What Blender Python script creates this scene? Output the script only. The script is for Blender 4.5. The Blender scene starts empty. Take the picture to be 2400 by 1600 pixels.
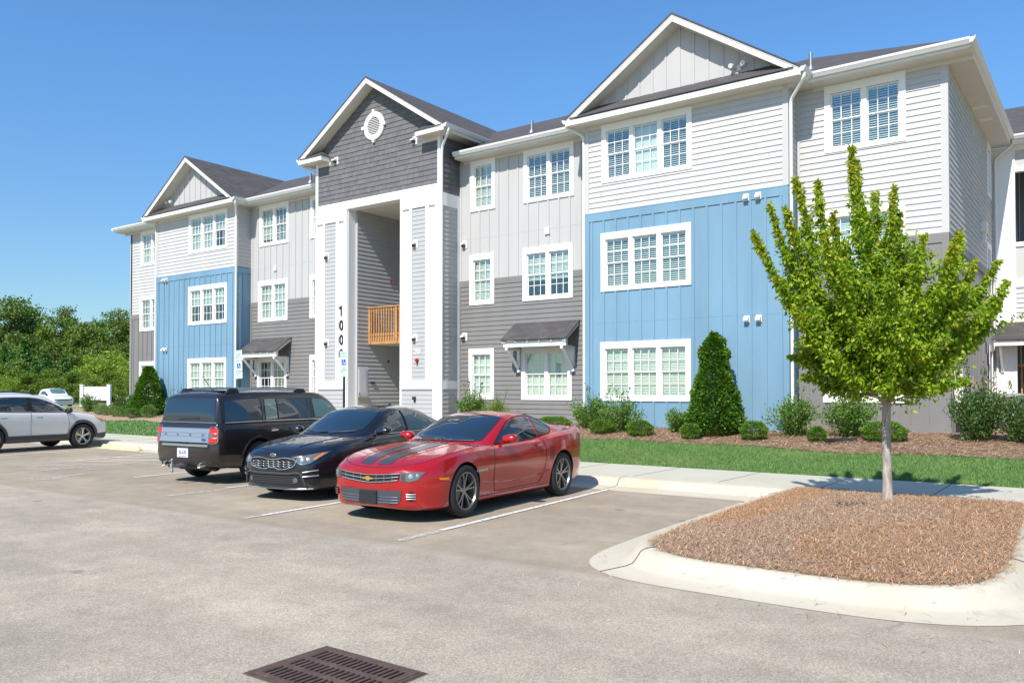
import bpy, bmesh, math, random
import numpy as np
from mathutils import Vector, Matrix
from mathutils.bvhtree import BVHTree
R = math.radians
random.seed(7); rng = np.random.default_rng(11)
scene = bpy.context.scene
col = scene.collection

# ---------------------------------------------------------------- camera
cam_data = bpy.data.cameras.new('camera')
cam = bpy.data.objects.new('camera', cam_data); col.objects.link(cam)
cam.location = (0, 0, 1.7)
cam.rotation_euler = (R(91.0), 0, R(36.2))
cam_data.sensor_width = 36.0
cam_data.lens = 28.875
cam_data.shift_y = 0.0339
cam_data.clip_end = 3000
scene.camera = cam

# ---------------------------------------------------------------- world, sun, exposure
SUN_DIR = Vector((-0.155, 1.0, -1.085)).normalized()
world = bpy.data.worlds.new('World'); scene.world = world; world.use_nodes = True
wn = world.node_tree; wn.nodes.clear()
sky = wn.nodes.new('ShaderNodeTexSky'); sky.sky_type = 'NISHITA'; sky.sun_disc = False
sky.sun_elevation = math.asin(-SUN_DIR.z)
sky.sun_rotation = math.atan2(-SUN_DIR.x, -SUN_DIR.y)
sky.altitude = 0; sky.air_density = 1.0; sky.dust_density = 0.35; sky.ozone_density = 2.2
bg = wn.nodes.new('ShaderNodeBackground'); bg.inputs['Strength'].default_value = 0.122
wo = wn.nodes.new('ShaderNodeOutputWorld')
tint = wn.nodes.new('ShaderNodeMixRGB'); tint.blend_type = 'MULTIPLY'; tint.inputs[0].default_value = 1.0; tint.inputs[2].default_value = (0.655, 1.02, 1.29, 1)
tcw = wn.nodes.new('ShaderNodeTexCoord'); sepw = wn.nodes.new('ShaderNodeSeparateXYZ'); rmp = wn.nodes.new('ShaderNodeValToRGB')
rmp.color_ramp.elements[0].position = 0.0; rmp.color_ramp.elements[0].color = (0.92, 0.70, 0.58, 1); rmp.color_ramp.elements[1].position = 0.36; rmp.color_ramp.elements[1].color = (1, 1, 1, 1)
wn.links.new(tcw.outputs['Generated'], sepw.inputs[0]); wn.links.new(sepw.outputs['Z'], rmp.inputs[0])
mulw = wn.nodes.new('ShaderNodeMixRGB'); mulw.blend_type = 'MULTIPLY'; mulw.inputs[0].default_value = 1.0
wn.links.new(sky.outputs[0], tint.inputs[1]); wn.links.new(tint.outputs[0], mulw.inputs[1]); wn.links.new(rmp.outputs[0], mulw.inputs[2]); wn.links.new(mulw.outputs[0], bg.inputs[0]); wn.links.new(bg.outputs[0], wo.inputs[0])
sun_data = bpy.data.lights.new('sun', 'SUN'); sun_data.energy = 5.0; sun_data.angle = R(0.53)
sun_data.color = (1.0, 0.935, 0.85)
sun = bpy.data.objects.new('sun', sun_data); col.objects.link(sun)
sun.rotation_euler = SUN_DIR.to_track_quat('-Z', 'Y').to_euler()
scene.view_settings.view_transform = 'Standard'
scene.view_settings.look = 'None'
scene.view_settings.exposure = 0.34
scene.view_settings.gamma = 1.0

# ---------------------------------------------------------------- object helpers
def tag(o, label=None, cat=None, group=None, kind=None):
    if label: o['label'] = label
    if cat: o['category'] = cat
    if group: o['group'] = group
    if kind: o['kind'] = kind
    return o
def empty(name, loc=(0, 0, 0), rz=0.0, parent=None):
    o = bpy.data.objects.new(name, None); col.objects.link(o)
    o.location = loc; o.rotation_euler = (0, 0, rz); o.empty_display_size = 0.2
    if parent: o.parent = parent
    return o
def link_mesh(name, me, mats, parent=None, smooth=None):
    if not isinstance(mats, (list, tuple)): mats = [mats]
    for m in mats: me.materials.append(m)
    o = bpy.data.objects.new(name, me); col.objects.link(o)
    if parent is not None: o.parent = parent
    if smooth is not None:
        me.polygons.foreach_set('use_smooth', [True] * len(me.polygons))
        if smooth < 180: me.set_sharp_from_angle(angle=R(smooth))
    return o
def tree_copy(o, parent=None):
    c = o.copy(); col.objects.link(c)
    if parent is not None: c.parent = parent
    for ch in list(o.children): tree_copy(ch, c)
    return c

class MB:
    """collects boxes, prisms, tubes; build() links them as one mesh object"""
    def __init__(s, T=None): s.v = []; s.f = []; s.mi = []; s.T = T; s.cur = 0
    def add(s, vs, fs):
        n = len(s.v)
        s.v += [tuple(s.T(*p)) if s.T else tuple(p) for p in vs]
        s.f += [tuple(i + n for i in f) for f in fs]; s.mi += [s.cur] * len(fs)
    def box(s, x0, x1, y0, y1, z0, z1):
        s.add([(x0,y0,z0),(x1,y0,z0),(x1,y1,z0),(x0,y1,z0),(x0,y0,z1),(x1,y0,z1),(x1,y1,z1),(x0,y1,z1)],
              [(0,3,2,1),(4,5,6,7),(0,1,5,4),(1,2,6,5),(2,3,7,6),(3,0,4,7)])
    def obox(s, c, ax, ay, az):
        c = Vector(c); ax, ay, az = Vector(ax), Vector(ay), Vector(az)
        s.add([c+i*ax+j*ay+k*az for k in (-1,1) for i, j in ((-1,-1),(1,-1),(1,1),(-1,1))],
              [(0,3,2,1),(4,5,6,7),(0,1,5,4),(1,2,6,5),(2,3,7,6),(3,0,4,7)])
    def beam(s, a, b, w, h, up=(0,0,1)):
        a, b = Vector(a), Vector(b); d = b-a; L = d.length; d.normalize()
        u = Vector(up); sx = d.cross(u)
        if sx.length < 1e-4: sx = d.cross(Vector((1,0,0)))
        sx.normalize(); u = sx.cross(d)
        s.obox((a+b)/2, d*L/2, sx*w/2, u*h/2)
    def prism(s, poly, axis, a, b):
        # poly: 2D points in the two other axes, extruded along axis from a to b
        n = len(poly)
        def P(p, t):
            return {'x': (t, p[0], p[1]), 'y': (p[0], t, p[1]), 'z': (p[0], p[1], t)}[axis]
        s.add([P(p, a) for p in poly]+[P(p, b) for p in poly],
              [tuple(range(n)), tuple(range(2*n-1, n-1, -1))]+[(i, (i+1) % n, n+(i+1) % n, n+i) for i in range(n)])
    def quad(s, a, b, c, d): s.add([a, b, c, d], [(0, 1, 2, 3)])
    def tube(s, pts, r, n=8, cap=True):
        pts = [Vector(p) for p in pts]; m = len(pts)
        if not isinstance(r, (list, tuple)): r = [r]*m
        vs = []; prev = None
        for i, p in enumerate(pts):
            d = (pts[min(i+1, m-1)]-pts[max(i-1, 0)])
            if d.length < 1e-9: d = Vector((0,0,1))
            d.normalize()
            if prev is None:
                a = d.cross(Vector((0,0,1)))
                if a.length < 1e-3: a = d.cross(Vector((1,0,0)))
            else: a = prev-d*prev.dot(d)
            a.normalize(); prev = a; b = d.cross(a)
            vs += [p+(a*math.cos(t)+b*math.sin(t))*r[i] for t in [2*math.pi*k/n for k in range(n)]]
        fs = [(i*n+k, i*n+(k+1) % n, (i+1)*n+(k+1) % n, (i+1)*n+k) for i in range(m-1) for k in range(n)]
        if cap: fs += [tuple(range(n-1, -1, -1)), tuple((m-1)*n+k for k in range(n))]
        s.add(vs, fs)
    def lathe(s, prof, c=(0,0,0), axis='z', n=24):
        # prof: (radius, height) list
        vs = []; c = Vector(c)
        for rr, h in prof:
            for k in range(n):
                t = 2*math.pi*k/n; a, b = rr*math.cos(t), rr*math.sin(t)
                vs.append(c+Vector({'z': (a,b,h), 'y': (a,h,b), 'x': (h,a,b)}[axis]))
        fs = [(i*n+k, i*n+(k+1) % n, (i+1)*n+(k+1) % n, (i+1)*n+k) for i in range(len(prof)-1) for k in range(n)]
        s.add(vs, fs)
    def mesh(s, name):
        me = bpy.data.meshes.new(name); me.from_pydata([tuple(v) for v in s.v], [], s.f)
        if any(s.mi): me.polygons.foreach_set('material_index', s.mi)
        bm = bmesh.new(); bm.from_mesh(me); bmesh.ops.recalc_face_normals(bm, faces=bm.faces); bm.to_mesh(me); bm.free()
        me.update(); return me
    def build(s, name, mats, parent=None, smooth=None, bevel=0):
        if not s.v: return None
        o = link_mesh(name, s.mesh(name), mats, parent, smooth)
        if bevel:
            m = o.modifiers.new('bevel', 'BEVEL'); m.width = bevel; m.segments = 2; m.limit_method = 'ANGLE'
        return o
def np_mesh(name, V, F, mats, parent=None, smooth=False, mi=None):
    V = np.asarray(V, np.float32); F = np.asarray(F, np.int32); k = F.shape[1]
    me = bpy.data.meshes.new(name)
    me.vertices.add(len(V)); me.vertices.foreach_set('co', V.ravel())
    me.loops.add(F.size); me.loops.foreach_set('vertex_index', F.ravel())
    me.polygons.add(len(F)); me.polygons.foreach_set('loop_start', np.arange(0, F.size, k, dtype=np.int32))
    if mi is not None: me.polygons.foreach_set('material_index', np.asarray(mi, np.int32))
    me.update(calc_edges=True)
    if smooth: me.polygons.foreach_set('use_smooth', np.ones(len(F), bool))
    if not isinstance(mats, (list, tuple)): mats = [mats]
    for m in mats: me.materials.append(m)
    o = bpy.data.objects.new(name, me); col.objects.link(o)
    if parent is not None: o.parent = parent
    return o

# ---------------------------------------------------------------- materials
class NT:
    def __init__(s, name):
        s.m = bpy.data.materials.new(name); s.m.use_nodes = True
        s.t = s.m.node_tree; s.n = s.t.nodes
        s.b = s.n['Principled BSDF']; s.out = s.n['Material Output']
    def N(s, t, **kw):
        n = s.n.new(t)
        for k, v in kw.items():
            if k.startswith('i_'): n.inputs[k[2:].replace('_', ' ')].default_value = v
            else: setattr(n, k, v)
        return n
    def L(s, a, b): s.t.links.new(a, b)
    def coord(s, scale=(1,1,1), kind='Object'):
        tc = s.N('ShaderNodeTexCoord'); mp = s.N('ShaderNodeMapping'); mp.inputs['Scale'].default_value = scale
        s.L(tc.outputs[kind], mp.inputs[0]); return mp.outputs[0]
    def noise(s, vec, scale, detail=4, rough=0.55):
        n = s.N('ShaderNodeTexNoise'); n.inputs['Scale'].default_value = scale
        n.inputs['Detail'].default_value = detail; n.inputs['Roughness'].default_value = rough
        s.L(vec, n.inputs['Vector']); return n.outputs['Fac']
    def ramp(s, fac, stops):
        r = s.N('ShaderNodeValToRGB'); e = r.color_ramp.elements
        while len(e) < len(stops): e.new(0.5)
        for i, (p, c) in enumerate(stops): e[i].position = p; e[i].color = (*c, 1) if len(c) == 3 else c
        s.L(fac, r.inputs[0]); return r.outputs[0]
    def mix(s, fac, a, b, mode='MIX'):
        m = s.N('ShaderNodeMixRGB', blend_type=mode)
        for k, v in (('Fac', fac), ('Color1', a), ('Color2', b)):
            if isinstance(v, (int, float)): m.inputs[k].default_value = v
            elif isinstance(v, (tuple, list)): m.inputs[k].default_value = (*v, 1) if len(v) == 3 else v
            else: s.L(v, m.inputs[k])
        return m.outputs[0]
    def bump(s, h, strength=0.3, dist=0.01):
        b = s.N('ShaderNodeBump'); b.inputs['Strength'].default_value = strength; b.inputs['Distance'].default_value = dist
        s.L(h, b.inputs['Height']); s.L(b.outputs[0], s.b.inputs['Normal'])
    def base(s, c):
        if isinstance(c, (tuple, list)): s.b.inputs['Base Color'].default_value = (*c, 1)
        else: s.L(c, s.b.inputs['Base Color'])
    def set(s, **kw):
        for k, v in kw.items(): s.b.inputs[k.replace('_', ' ')].default_value = v
        return s
M = {}
def paint(name, c, rough=0.55, var=0.07, scale=1.5, streak=True, bump=0.0, spec=0.3, **kw):
    t = NT(name)
    v = t.coord((1, 1, 0.18) if streak else (1, 1, 1))
    f = t.noise(v, scale, 5, 0.6)
    f2 = t.noise(t.coord(), 38, 2)
    a = tuple(x*(1-var) for x in c); b = tuple(min(1, x*(1+var)) for x in c)
    t.base(t.mix(0.12, t.ramp(f, [(0.3, a), (0.7, b)]), t.ramp(f2, [(0.35, a), (0.65, b)])))
    t.set(Roughness=rough); t.b.inputs['Specular IOR Level'].default_value = spec
    if bump: t.bump(t.noise(t.coord((1,1,1)), 90, 3), bump, 0.003)
    t.set(**kw); M[name] = t.m; return t.m
def plain(name, c, rough=0.5, metal=0.0, **kw):
    t = NT(name); t.base(c); t.set(Roughness=rough, Metallic=metal, **kw); M[name] = t.m; return t.m

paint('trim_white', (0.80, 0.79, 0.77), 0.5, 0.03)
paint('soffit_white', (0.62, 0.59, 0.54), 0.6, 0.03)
paint('siding_light', (0.50, 0.495, 0.485), 0.6, 0.05, bump=0.15)
paint('batten_light', (0.46, 0.455, 0.445), 0.6, 0.05, bump=0.15)
paint('siding_dark', (0.20, 0.194, 0.187), 0.6, 0.07, bump=0.15)
paint('batten_dark', (0.205, 0.198, 0.192), 0.6, 0.07, bump=0.15)
paint('batten_blue', (0.172, 0.30, 0.405), 0.5, 0.13, scale=1.1, bump=0.15)
paint('portal_siding', (0.42, 0.42, 0.42), 0.6, 0.05, bump=0.15)
paint('gutter_white', (0.72, 0.72, 0.70), 0.35, 0.03)
paint('door_white', (0.66, 0.66, 0.68), 0.45, 0.03)
paint('beige_panel', (0.45, 0.40, 0.30), 0.6, 0.08)
plain('dark_void', (0.008, 0.008, 0.009), 1.0); M['dark_void'].node_tree.nodes['Principled BSDF'].inputs['Specular IOR Level'].default_value = 0.0  # near-black without sheen: painted shade for the drain pit and window rooms
plain('black_plastic', (0.02, 0.02, 0.022), 0.45)
plain('number_black', (0.015, 0.015, 0.018), 0.4)
plain('fixture_white', (0.72, 0.71, 0.66), 0.35)
plain('fixture_dark', (0.03, 0.03, 0.03), 0.4)
plain('red_device', (0.35, 0.02, 0.015), 0.5)
plain('galvanised', (0.35, 0.36, 0.37), 0.45, 0.8)
plain('post_green', (0.035, 0.06, 0.04), 0.6, 0.2)
plain('sign_white', (0.72, 0.74, 0.74), 0.35)
plain('sign_green', (0.02, 0.30, 0.20), 0.4)
plain('sign_blue', (0.01, 0.10, 0.50), 0.35)
plain('sign_red', (0.60, 0.05, 0.05), 0.4)
plain('ac_grey', (0.30, 0.32, 0.31), 0.5, 0.2)

def wood():
    t = NT('wood'); v = t.coord((1, 1, 0.12)); f = t.noise(v, 26, 6, 0.65)
    t.base(t.ramp(f, [(0.25, (0.30, 0.13, 0.045)), (0.55, (0.50, 0.26, 0.10)), (0.8, (0.62, 0.36, 0.16))]))
    t.set(Roughness=0.6); t.bump(f, 0.3, 0.004); M['wood'] = t.m
wood()
def shingle_wall():
    t = NT('shingle_wall'); g = t.N('ShaderNodeNewGeometry')
    c = t.ramp(g.outputs['Random Per Island'], [(0.0, (0.115, 0.113, 0.118)), (1.0, (0.160, 0.158, 0.162))])
    f = t.noise(t.coord((6, 6, 0.7)), 12, 4)
    t.base(t.mix(0.25, c, t.ramp(f, [(0.3, (0.09, 0.09, 0.095)), (0.7, (0.17, 0.17, 0.175))])))
    t.set(Roughness=0.75); t.bump(f, 0.35, 0.004); M['shingle_wall'] = t.m
shingle_wall()
def roof_shingle():
    t = NT('roof_shingle'); tc = t.N('ShaderNodeTexCoord')
    br = t.N('ShaderNodeTexBrick'); br.offset = 0.37; br.squash = 1.0
    # uv = along-slope coordinates stored on the mesh
    uv = t.N('ShaderNodeUVMap'); t.L(uv.outputs[0], br.inputs['Vector'])
    br.inputs['Scale'].default_value = 1.0; br.inputs['Brick Width'].default_value = 0.31
    br.inputs['Row Height'].default_value = 0.14; br.inputs['Mortar Size'].default_value = 0.006
    br.inputs['Color1'].default_value = (0.055, 0.051, 0.052, 1); br.inputs['Color2'].default_value = (0.115, 0.104, 0.10, 1)
    br.inputs['Mortar'].default_value = (0.02, 0.02, 0.02, 1); br.inputs['Bias'].default_value = -0.1
    n = t.noise(tc.outputs['Object'], 60, 3)
    n2 = t.noise(tc.outputs['Object'], 1.3, 4)
    c = t.mix(0.35, br.outputs[0], t.ramp(n, [(0.3, (0.035, 0.033, 0.034)), (0.7, (0.10, 0.093, 0.092))]))
    t.base(t.mix(0.25, c, t.ramp(n2, [(0.3, (0.045, 0.041, 0.041)), (0.7, (0.09, 0.083, 0.082))])))
    t.set(Roughness=0.9); t.bump(br.outputs['Fac'], 0.4, 0.01); M['roof_shingle'] = t.m
roof_shingle()
def glass_window():
    t = NT('window_glass'); t.n.remove(t.b)
    tr = t.N('ShaderNodeBsdfTransparent'); tr.inputs[0].default_value = (0.93, 0.975, 0.945, 1)
    gl = t.N('ShaderNodeBsdfGlossy'); gl.inputs['Roughness'].default_value = 0.015; gl.inputs[0].default_value = (0.95, 1, 1, 1)
    fr = t.N('ShaderNodeFresnel'); fr.inputs[0].default_value = 1.55
    n = t.noise(t.coord((1,1,1)), 1.6, 2)
    bp = t.N('ShaderNodeBump'); bp.inputs['Strength'].default_value = 0.06; bp.inputs['Distance'].default_value = 0.05
    t.L(n, bp.inputs['Height']); t.L(bp.outputs[0], gl.inputs['Normal'])
    t.n.remove(fr); gg = t.N('ShaderNodeNewGeometry'); dp = t.N('ShaderNodeVectorMath', operation='DOT_PRODUCT'); t.L(gg.outputs['Normal'], dp.inputs[0]); t.L(gg.outputs['Incoming'], dp.inputs[1])
    ab = t.N('ShaderNodeMath', operation='ABSOLUTE'); t.L(dp.outputs['Value'], ab.inputs[0]); om = t.N('ShaderNodeMath', operation='SUBTRACT'); om.inputs[0].default_value = 1.0; t.L(ab.outputs[0], om.inputs[1])
    pw = t.N('ShaderNodeMath', operation='POWER'); pw.inputs[1].default_value = 4.5; t.L(om.outputs[0], pw.inputs[0])
    mt = t.N('ShaderNodeMath', operation='MULTIPLY_ADD'); mt.inputs[1].default_value = 0.85; mt.inputs[2].default_value = 0.11; t.L(pw.outputs[0], mt.inputs[0])
    mx = t.N('ShaderNodeMixShader'); t.L(mt.outputs[0], mx.inputs[0]); t.L(tr.outputs[0], mx.inputs[1]); t.L(gl.outputs[0], mx.inputs[2])
    t.L(mx.outputs[0], t.out.inputs[0]); M['window_glass'] = t.m
glass_window()
plain('blind_white', (0.66, 0.68, 0.64), 0.5)
plain('shade_cloth', (0.50, 0.58, 0.52), 0.7)

def leaf(name, c0, c1, c2, trans=0.35, rough=0.5):
    t = NT(name); g = t.N('ShaderNodeNewGeometry')
    c = t.ramp(g.outputs['Random Per Island'], [(0.0, c0), (0.55, c1), (1.0, c2)])
    t.base(c); t.set(Roughness=rough); t.b.inputs['Specular IOR Level'].default_value = 0.35
    tl = t.N('ShaderNodeBsdfTranslucent'); t.L(t.mix(1.0, c, (1.0, 0.95, 0.35), 'MULTIPLY'), tl.inputs[0])
    mx = t.N('ShaderNodeMixShader'); mx.inputs[0].default_value = trans
    t.L(t.b.outputs[0], mx.inputs[1]); t.L(tl.outputs[0], mx.inputs[2]); t.L(mx.outputs[0], t.out.inputs[0])
    M[name] = t.m
leaf('leaf_tree', (0.13, 0.27, 0.010), (0.25, 0.40, 0.014), (0.43, 0.52, 0.03), 0.42)
leaf('leaf_tree_tip', (0.34, 0.42, 0.02), (0.46, 0.48, 0.03), (0.50, 0.42, 0.05), 0.45)
leaf('leaf_holly', (0.04, 0.11, 0.010), (0.08, 0.20, 0.016), (0.17, 0.30, 0.03), 0.25, 0.35)
leaf('leaf_shrub', (0.06, 0.14, 0.025), (0.12, 0.24, 0.04), (0.24, 0.38, 0.08), 0.28)
leaf('leaf_dark', (0.04, 0.09, 0.02), (0.075, 0.15, 0.035), (0.14, 0.23, 0.06), 0.2, 0.35)
leaf('leaf_box', (0.06, 0.15, 0.015), (0.12, 0.25, 0.022), (0.20, 0.35, 0.04), 0.28)
leaf('leaf_lime', (0.12, 0.24, 0.03), (0.20, 0.34, 0.04), (0.30, 0.42, 0.07), 0.4)
leaf('leaf_forest', (0.06, 0.115, 0.022), (0.125, 0.20, 0.032), (0.25, 0.33, 0.06), 0.25)
leaf('leaf_forest_yellow', (0.08, 0.15, 0.018), (0.16, 0.26, 0.028), (0.27, 0.37, 0.05), 0.3)
leaf('leaf_pine', (0.05, 0.13, 0.028), (0.095, 0.21, 0.04), (0.16, 0.31, 0.06), 0.22)
leaf('leaf_slope', (0.15, 0.26, 0.02), (0.25, 0.37, 0.035), (0.36, 0.45, 0.07), 0.35)
leaf('flower_orange', (0.6, 0.22, 0.03), (0.65, 0.3, 0.05), (0.7, 0.4, 0.1), 0.3)
def bark(name, a, b, sc=(1,1,0.15), s=30):
    t = NT(name); f = t.noise(t.coord(sc), s, 5, 0.65)
    t.base(t.ramp(f, [(0.3, a), (0.7, b)])); t.set(Roughness=0.85); t.bump(f, 0.5, 0.01); M[name] = t.m
bark('bark_light', (0.17, 0.14, 0.115), (0.50, 0.44, 0.38), (1, 1, 0.22), 22)
bark('bark_dark', (0.07, 0.05, 0.04), (0.16, 0.12, 0.09))

def asphalt():
    t = NT('asphalt'); v = t.coord()
    f1 = t.noise(v, 130, 3, 0.7); f2 = t.noise(v, 0.42, 5, 0.6); f3 = t.noise(v, 2.6, 6, 0.65)
    vo = t.N('ShaderNodeTexVoronoi'); vo.inputs['Scale'].default_value = 120; t.L(v, vo.inputs['Vector'])
    def layer(ca, cb, sp, k, amt):
        st = t.ramp(vo.outputs['Color'], [(0.12, tuple(x*0.42 for x in ca)), (0.5, ca), (0.88, sp)])
        return t.mix(amt, t.ramp(f1, [(0.3, ca), (0.72, cb)]), st)
    lane = layer((0.36, 0.312, 0.245), (0.45, 0.395, 0.312), (0.68, 0.61, 0.50), 1, 0.48)
    stall = layer((0.335, 0.283, 0.212), (0.40, 0.34, 0.26), (0.45, 0.39, 0.31), 1, 0.30)
    # newer bay surfacing: beyond y=6.57 and left of the island, with a wavering edge
    sp = t.N('ShaderNodeSeparateXYZ'); t.L(v, sp.inputs[0])
    wob = t.N('ShaderNodeMath', operation='MULTIPLY_ADD'); wob.inputs[1].default_value = 0.25; t.L(f3, wob.inputs[0]); t.L(sp.outputs['Y'], wob.inputs[2])
    m = t.N('ShaderNodeMapRange'); m.inputs['From Min'].default_value = 6.60; m.inputs['From Max'].default_value = 6.76; t.L(wob.outputs[0], m.inputs['Value'])
    c = t.mix(m.outputs[0], lane, stall)
    # pale dusty seam along that edge
    se = t.N('ShaderNodeMapRange'); se.inputs['From Min'].default_value = 6.35; se.inputs['From Max'].default_value = 6.66; t.L(wob.outputs[0], se.inputs['Value'])
    inv = t.N('ShaderNodeMath', operation='SUBTRACT'); t.L(se.outputs[0], inv.inputs[0]); t.L(m.outputs[0], inv.inputs[1])
    sm = t.N('ShaderNodeMath', operation='MULTIPLY'); t.L(inv.outputs[0], sm.inputs[0]); t.L(f3, sm.inputs[1])
    c = t.mix(sm.outputs[0], c, (0.46, 0.40, 0.32))
    # broad wear, tyre polish, drips and fine cracks
    c = t.mix(0.30, c, t.mix(1.0, c, t.ramp(f2, [(0.34, (0.50, 0.50, 0.52)), (0.66, (1.30, 1.28, 1.24))]), 'MULTIPLY'))
    c = t.mix(0.25, c, t.mix(1.0, c, t.ramp(f3, [(0.36, (0.55, 0.54, 0.54)), (0.64, (1.22, 1.2, 1.16))]), 'MULTIPLY'))
    lanes = t.noise(t.coord((0.05, 0.9, 1)), 1.0, 3, 0.5)
    c = t.mix(0.30, c, t.mix(1.0, c, t.ramp(lanes, [(0.42, (0.72, 0.72, 0.73)), (0.60, (1.12, 1.11, 1.08))]), 'MULTIPLY'))
    vd = t.N('ShaderNodeTexVoronoi'); vd.inputs['Scale'].default_value = 0.75; t.L(v, vd.inputs['Vector'])
    spots = t.ramp(vd.outputs['Distance'], [(0.025, (0.6, 0.6, 0.6)), (0.075, (0, 0, 0))])
    c = t.mix(spots, c, (0.10, 0.09, 0.08))
    vc = t.N('ShaderNodeTexVoronoi', feature='DISTANCE_TO_EDGE'); vc.inputs['Scale'].default_value = 0.16
    wn_ = t.N('ShaderNodeTexNoise'); wn_.inputs['Scale'].default_value = 1.4; wn_.inputs['Detail'].default_value = 6; t.L(v, wn_.inputs['Vector'])
    vm = t.N('ShaderNodeVectorMath', operation='MULTIPLY_ADD'); vm.inputs[1].default_value = (1.1, 1.1, 0); t.L(wn_.outputs['Color'], vm.inputs[0]); t.L(v, vm.inputs[2]); t.L(vm.outputs[0], vc.inputs['Vector'])
    cr_ = t.ramp(vc.outputs['Distance'], [(0.0006, (0.55, 0.55, 0.55)), (0.0022, (0, 0, 0))])
    gate = t.ramp(f2, [(0.50, (0, 0, 0)), (0.56, (1, 1, 1))])
    c = t.mix(t.mix(1.0, cr_, gate, 'MULTIPLY'), c, (0.12, 0.11, 0.095))
    t.base(c); t.set(Roughness=0.92); t.b.inputs['Specular IOR Level'].default_value = 0.25; t.bump(f1, 0.4, 0.006); M['asphalt_lane'] = t.m
asphalt()
def concrete(name, a, b, stain, sscale=0.8):
    t = NT(name); v = t.coord(); f = t.noise(v, 0.9, 6, 0.65); g = t.noise(v, 45, 3, 0.6); h = t.noise(v, sscale, 4, 0.5)
    c = t.mix(0.3, t.ramp(f, [(0.3, a), (0.7, b)]), t.ramp(g, [(0.3, a), (0.7, b)]))
    c = t.mix(t.ramp(h, [(0.5, (0, 0, 0)), (0.72, (0.45, 0.45, 0.45))]), c, stain)
    k = t.noise(v, 5.5, 6, 0.72); k2 = t.noise(t.coord((1, 1, 1)), 1.7, 5, 0.7)
    c = t.mix(t.ramp(k, [(0.56, (0, 0, 0)), (0.74, (0.42, 0.42, 0.42))]), c, tuple(x*0.62 for x in a))
    c = t.mix(t.ramp(k2, [(0.60, (0, 0, 0)), (0.72, (0.35, 0.35, 0.35))]), c, (0.30, 0.26, 0.20))
    t.base(c); t.set(Roughness=0.85); t.bump(g, 0.25, 0.004); M[name] = t.m
concrete('concrete_walk', (0.44, 0.42, 0.34), (0.51, 0.49, 0.40), (0.45, 0.41, 0.30))
concrete('concrete_curb', (0.46, 0.415, 0.325), (0.56, 0.51, 0.405), (0.50, 0.39, 0.22))
concrete('concrete_stop', (0.55, 0.45, 0.27), (0.62, 0.52, 0.34), (0.5, 0.38, 0.2))
plain('joint_dark', (0.10, 0.085, 0.06), 0.9)
def mulch(name, a, b, c3):
    t = NT(name); v = t.coord((1, 1, 1)); f = t.noise(v, 42, 6, 0.75); g = t.noise(v, 0.9, 4)
    c = t.ramp(f, [(0.32, tuple(x*0.35 for x in a)), (0.5, a), (0.68, b)])
    t.base(t.mix(t.ramp(g, [(0.45, (0, 0, 0)), (0.62, (0.55, 0.55, 0.55))]), c, c3)); t.set(Roughness=0.95); t.bump(f, 0.9, 0.03); M[name] = t.m
mulch('mulch_island', (0.34, 0.235, 0.17), (0.50, 0.37, 0.275), (0.42, 0.23, 0.11))
mulch('mulch_bed', (0.36, 0.245, 0.165), (0.50, 0.37, 0.26), (0.40, 0.25, 0.15))
leaf('pine_straw', (0.20, 0.125, 0.08), (0.54, 0.37, 0.25), (0.78, 0.60, 0.44), 0.1, 0.8)
leaf('pine_straw_orange', (0.27, 0.13, 0.06), (0.58, 0.33, 0.17), (0.74, 0.48, 0.28), 0.1, 0.8)
leaf('grass_blade', (0.075, 0.165, 0.035), (0.125, 0.24, 0.055), (0.20, 0.33, 0.09), 0.3, 0.6)
def grass_patches():
    t = NT('grass_blade'); g = t.N('ShaderNodeNewGeometry'); c = t.ramp(g.outputs['Random Per Island'], [(0.0, (0.075, 0.165, 0.035)), (0.55, (0.125, 0.24, 0.055)), (1.0, (0.20, 0.33, 0.09))])
    n = t.noise(t.coord(), 0.9, 5, 0.65); m = t.noise(t.coord(), 7, 3, 0.6)
    c = t.mix(t.ramp(n, [(0.45, (0, 0, 0)), (0.68, (0.55, 0.55, 0.55))]), c, (0.24, 0.30, 0.09)); c = t.mix(t.ramp(m, [(0.52, (0, 0, 0)), (0.72, (0.5, 0.5, 0.5))]), c, (0.05, 0.13, 0.03))
    t.base(c); t.set(Roughness=0.7); M['grass_blade'] = t.m
grass_patches()
def grass():
    t = NT('grass_base'); v = t.coord(); f = t.noise(v, 30, 5, 0.7); g = t.noise(v, 0.7, 4)
    c = t.ramp(f, [(0.3, (0.025, 0.085, 0.018)), (0.7, (0.075, 0.20, 0.035))])
    t.base(t.mix(0.3, c, t.ramp(g, [(0.4, (0.04, 0.13, 0.03)), (0.65, (0.10, 0.22, 0.05))]))); t.set(Roughness=0.9); t.bump(f, 0.8, 0.03); M['grass_base'] = t.m
    t = NT('grass_far'); v = t.coord(); g = t.noise(v, 0.12, 5); f = t.noise(v, 3, 5)
    c = t.ramp(g, [(0.35, (0.13, 0.20, 0.04)), (0.65, (0.22, 0.28, 0.06))])
    t.base(t.mix(0.3, c, t.ramp(f, [(0.3, (0.08, 0.15, 0.03)), (0.7, (0.25, 0.3, 0.08))]))); t.set(Roughness=0.95); M['grass_far'] = t.m
grass()
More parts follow.
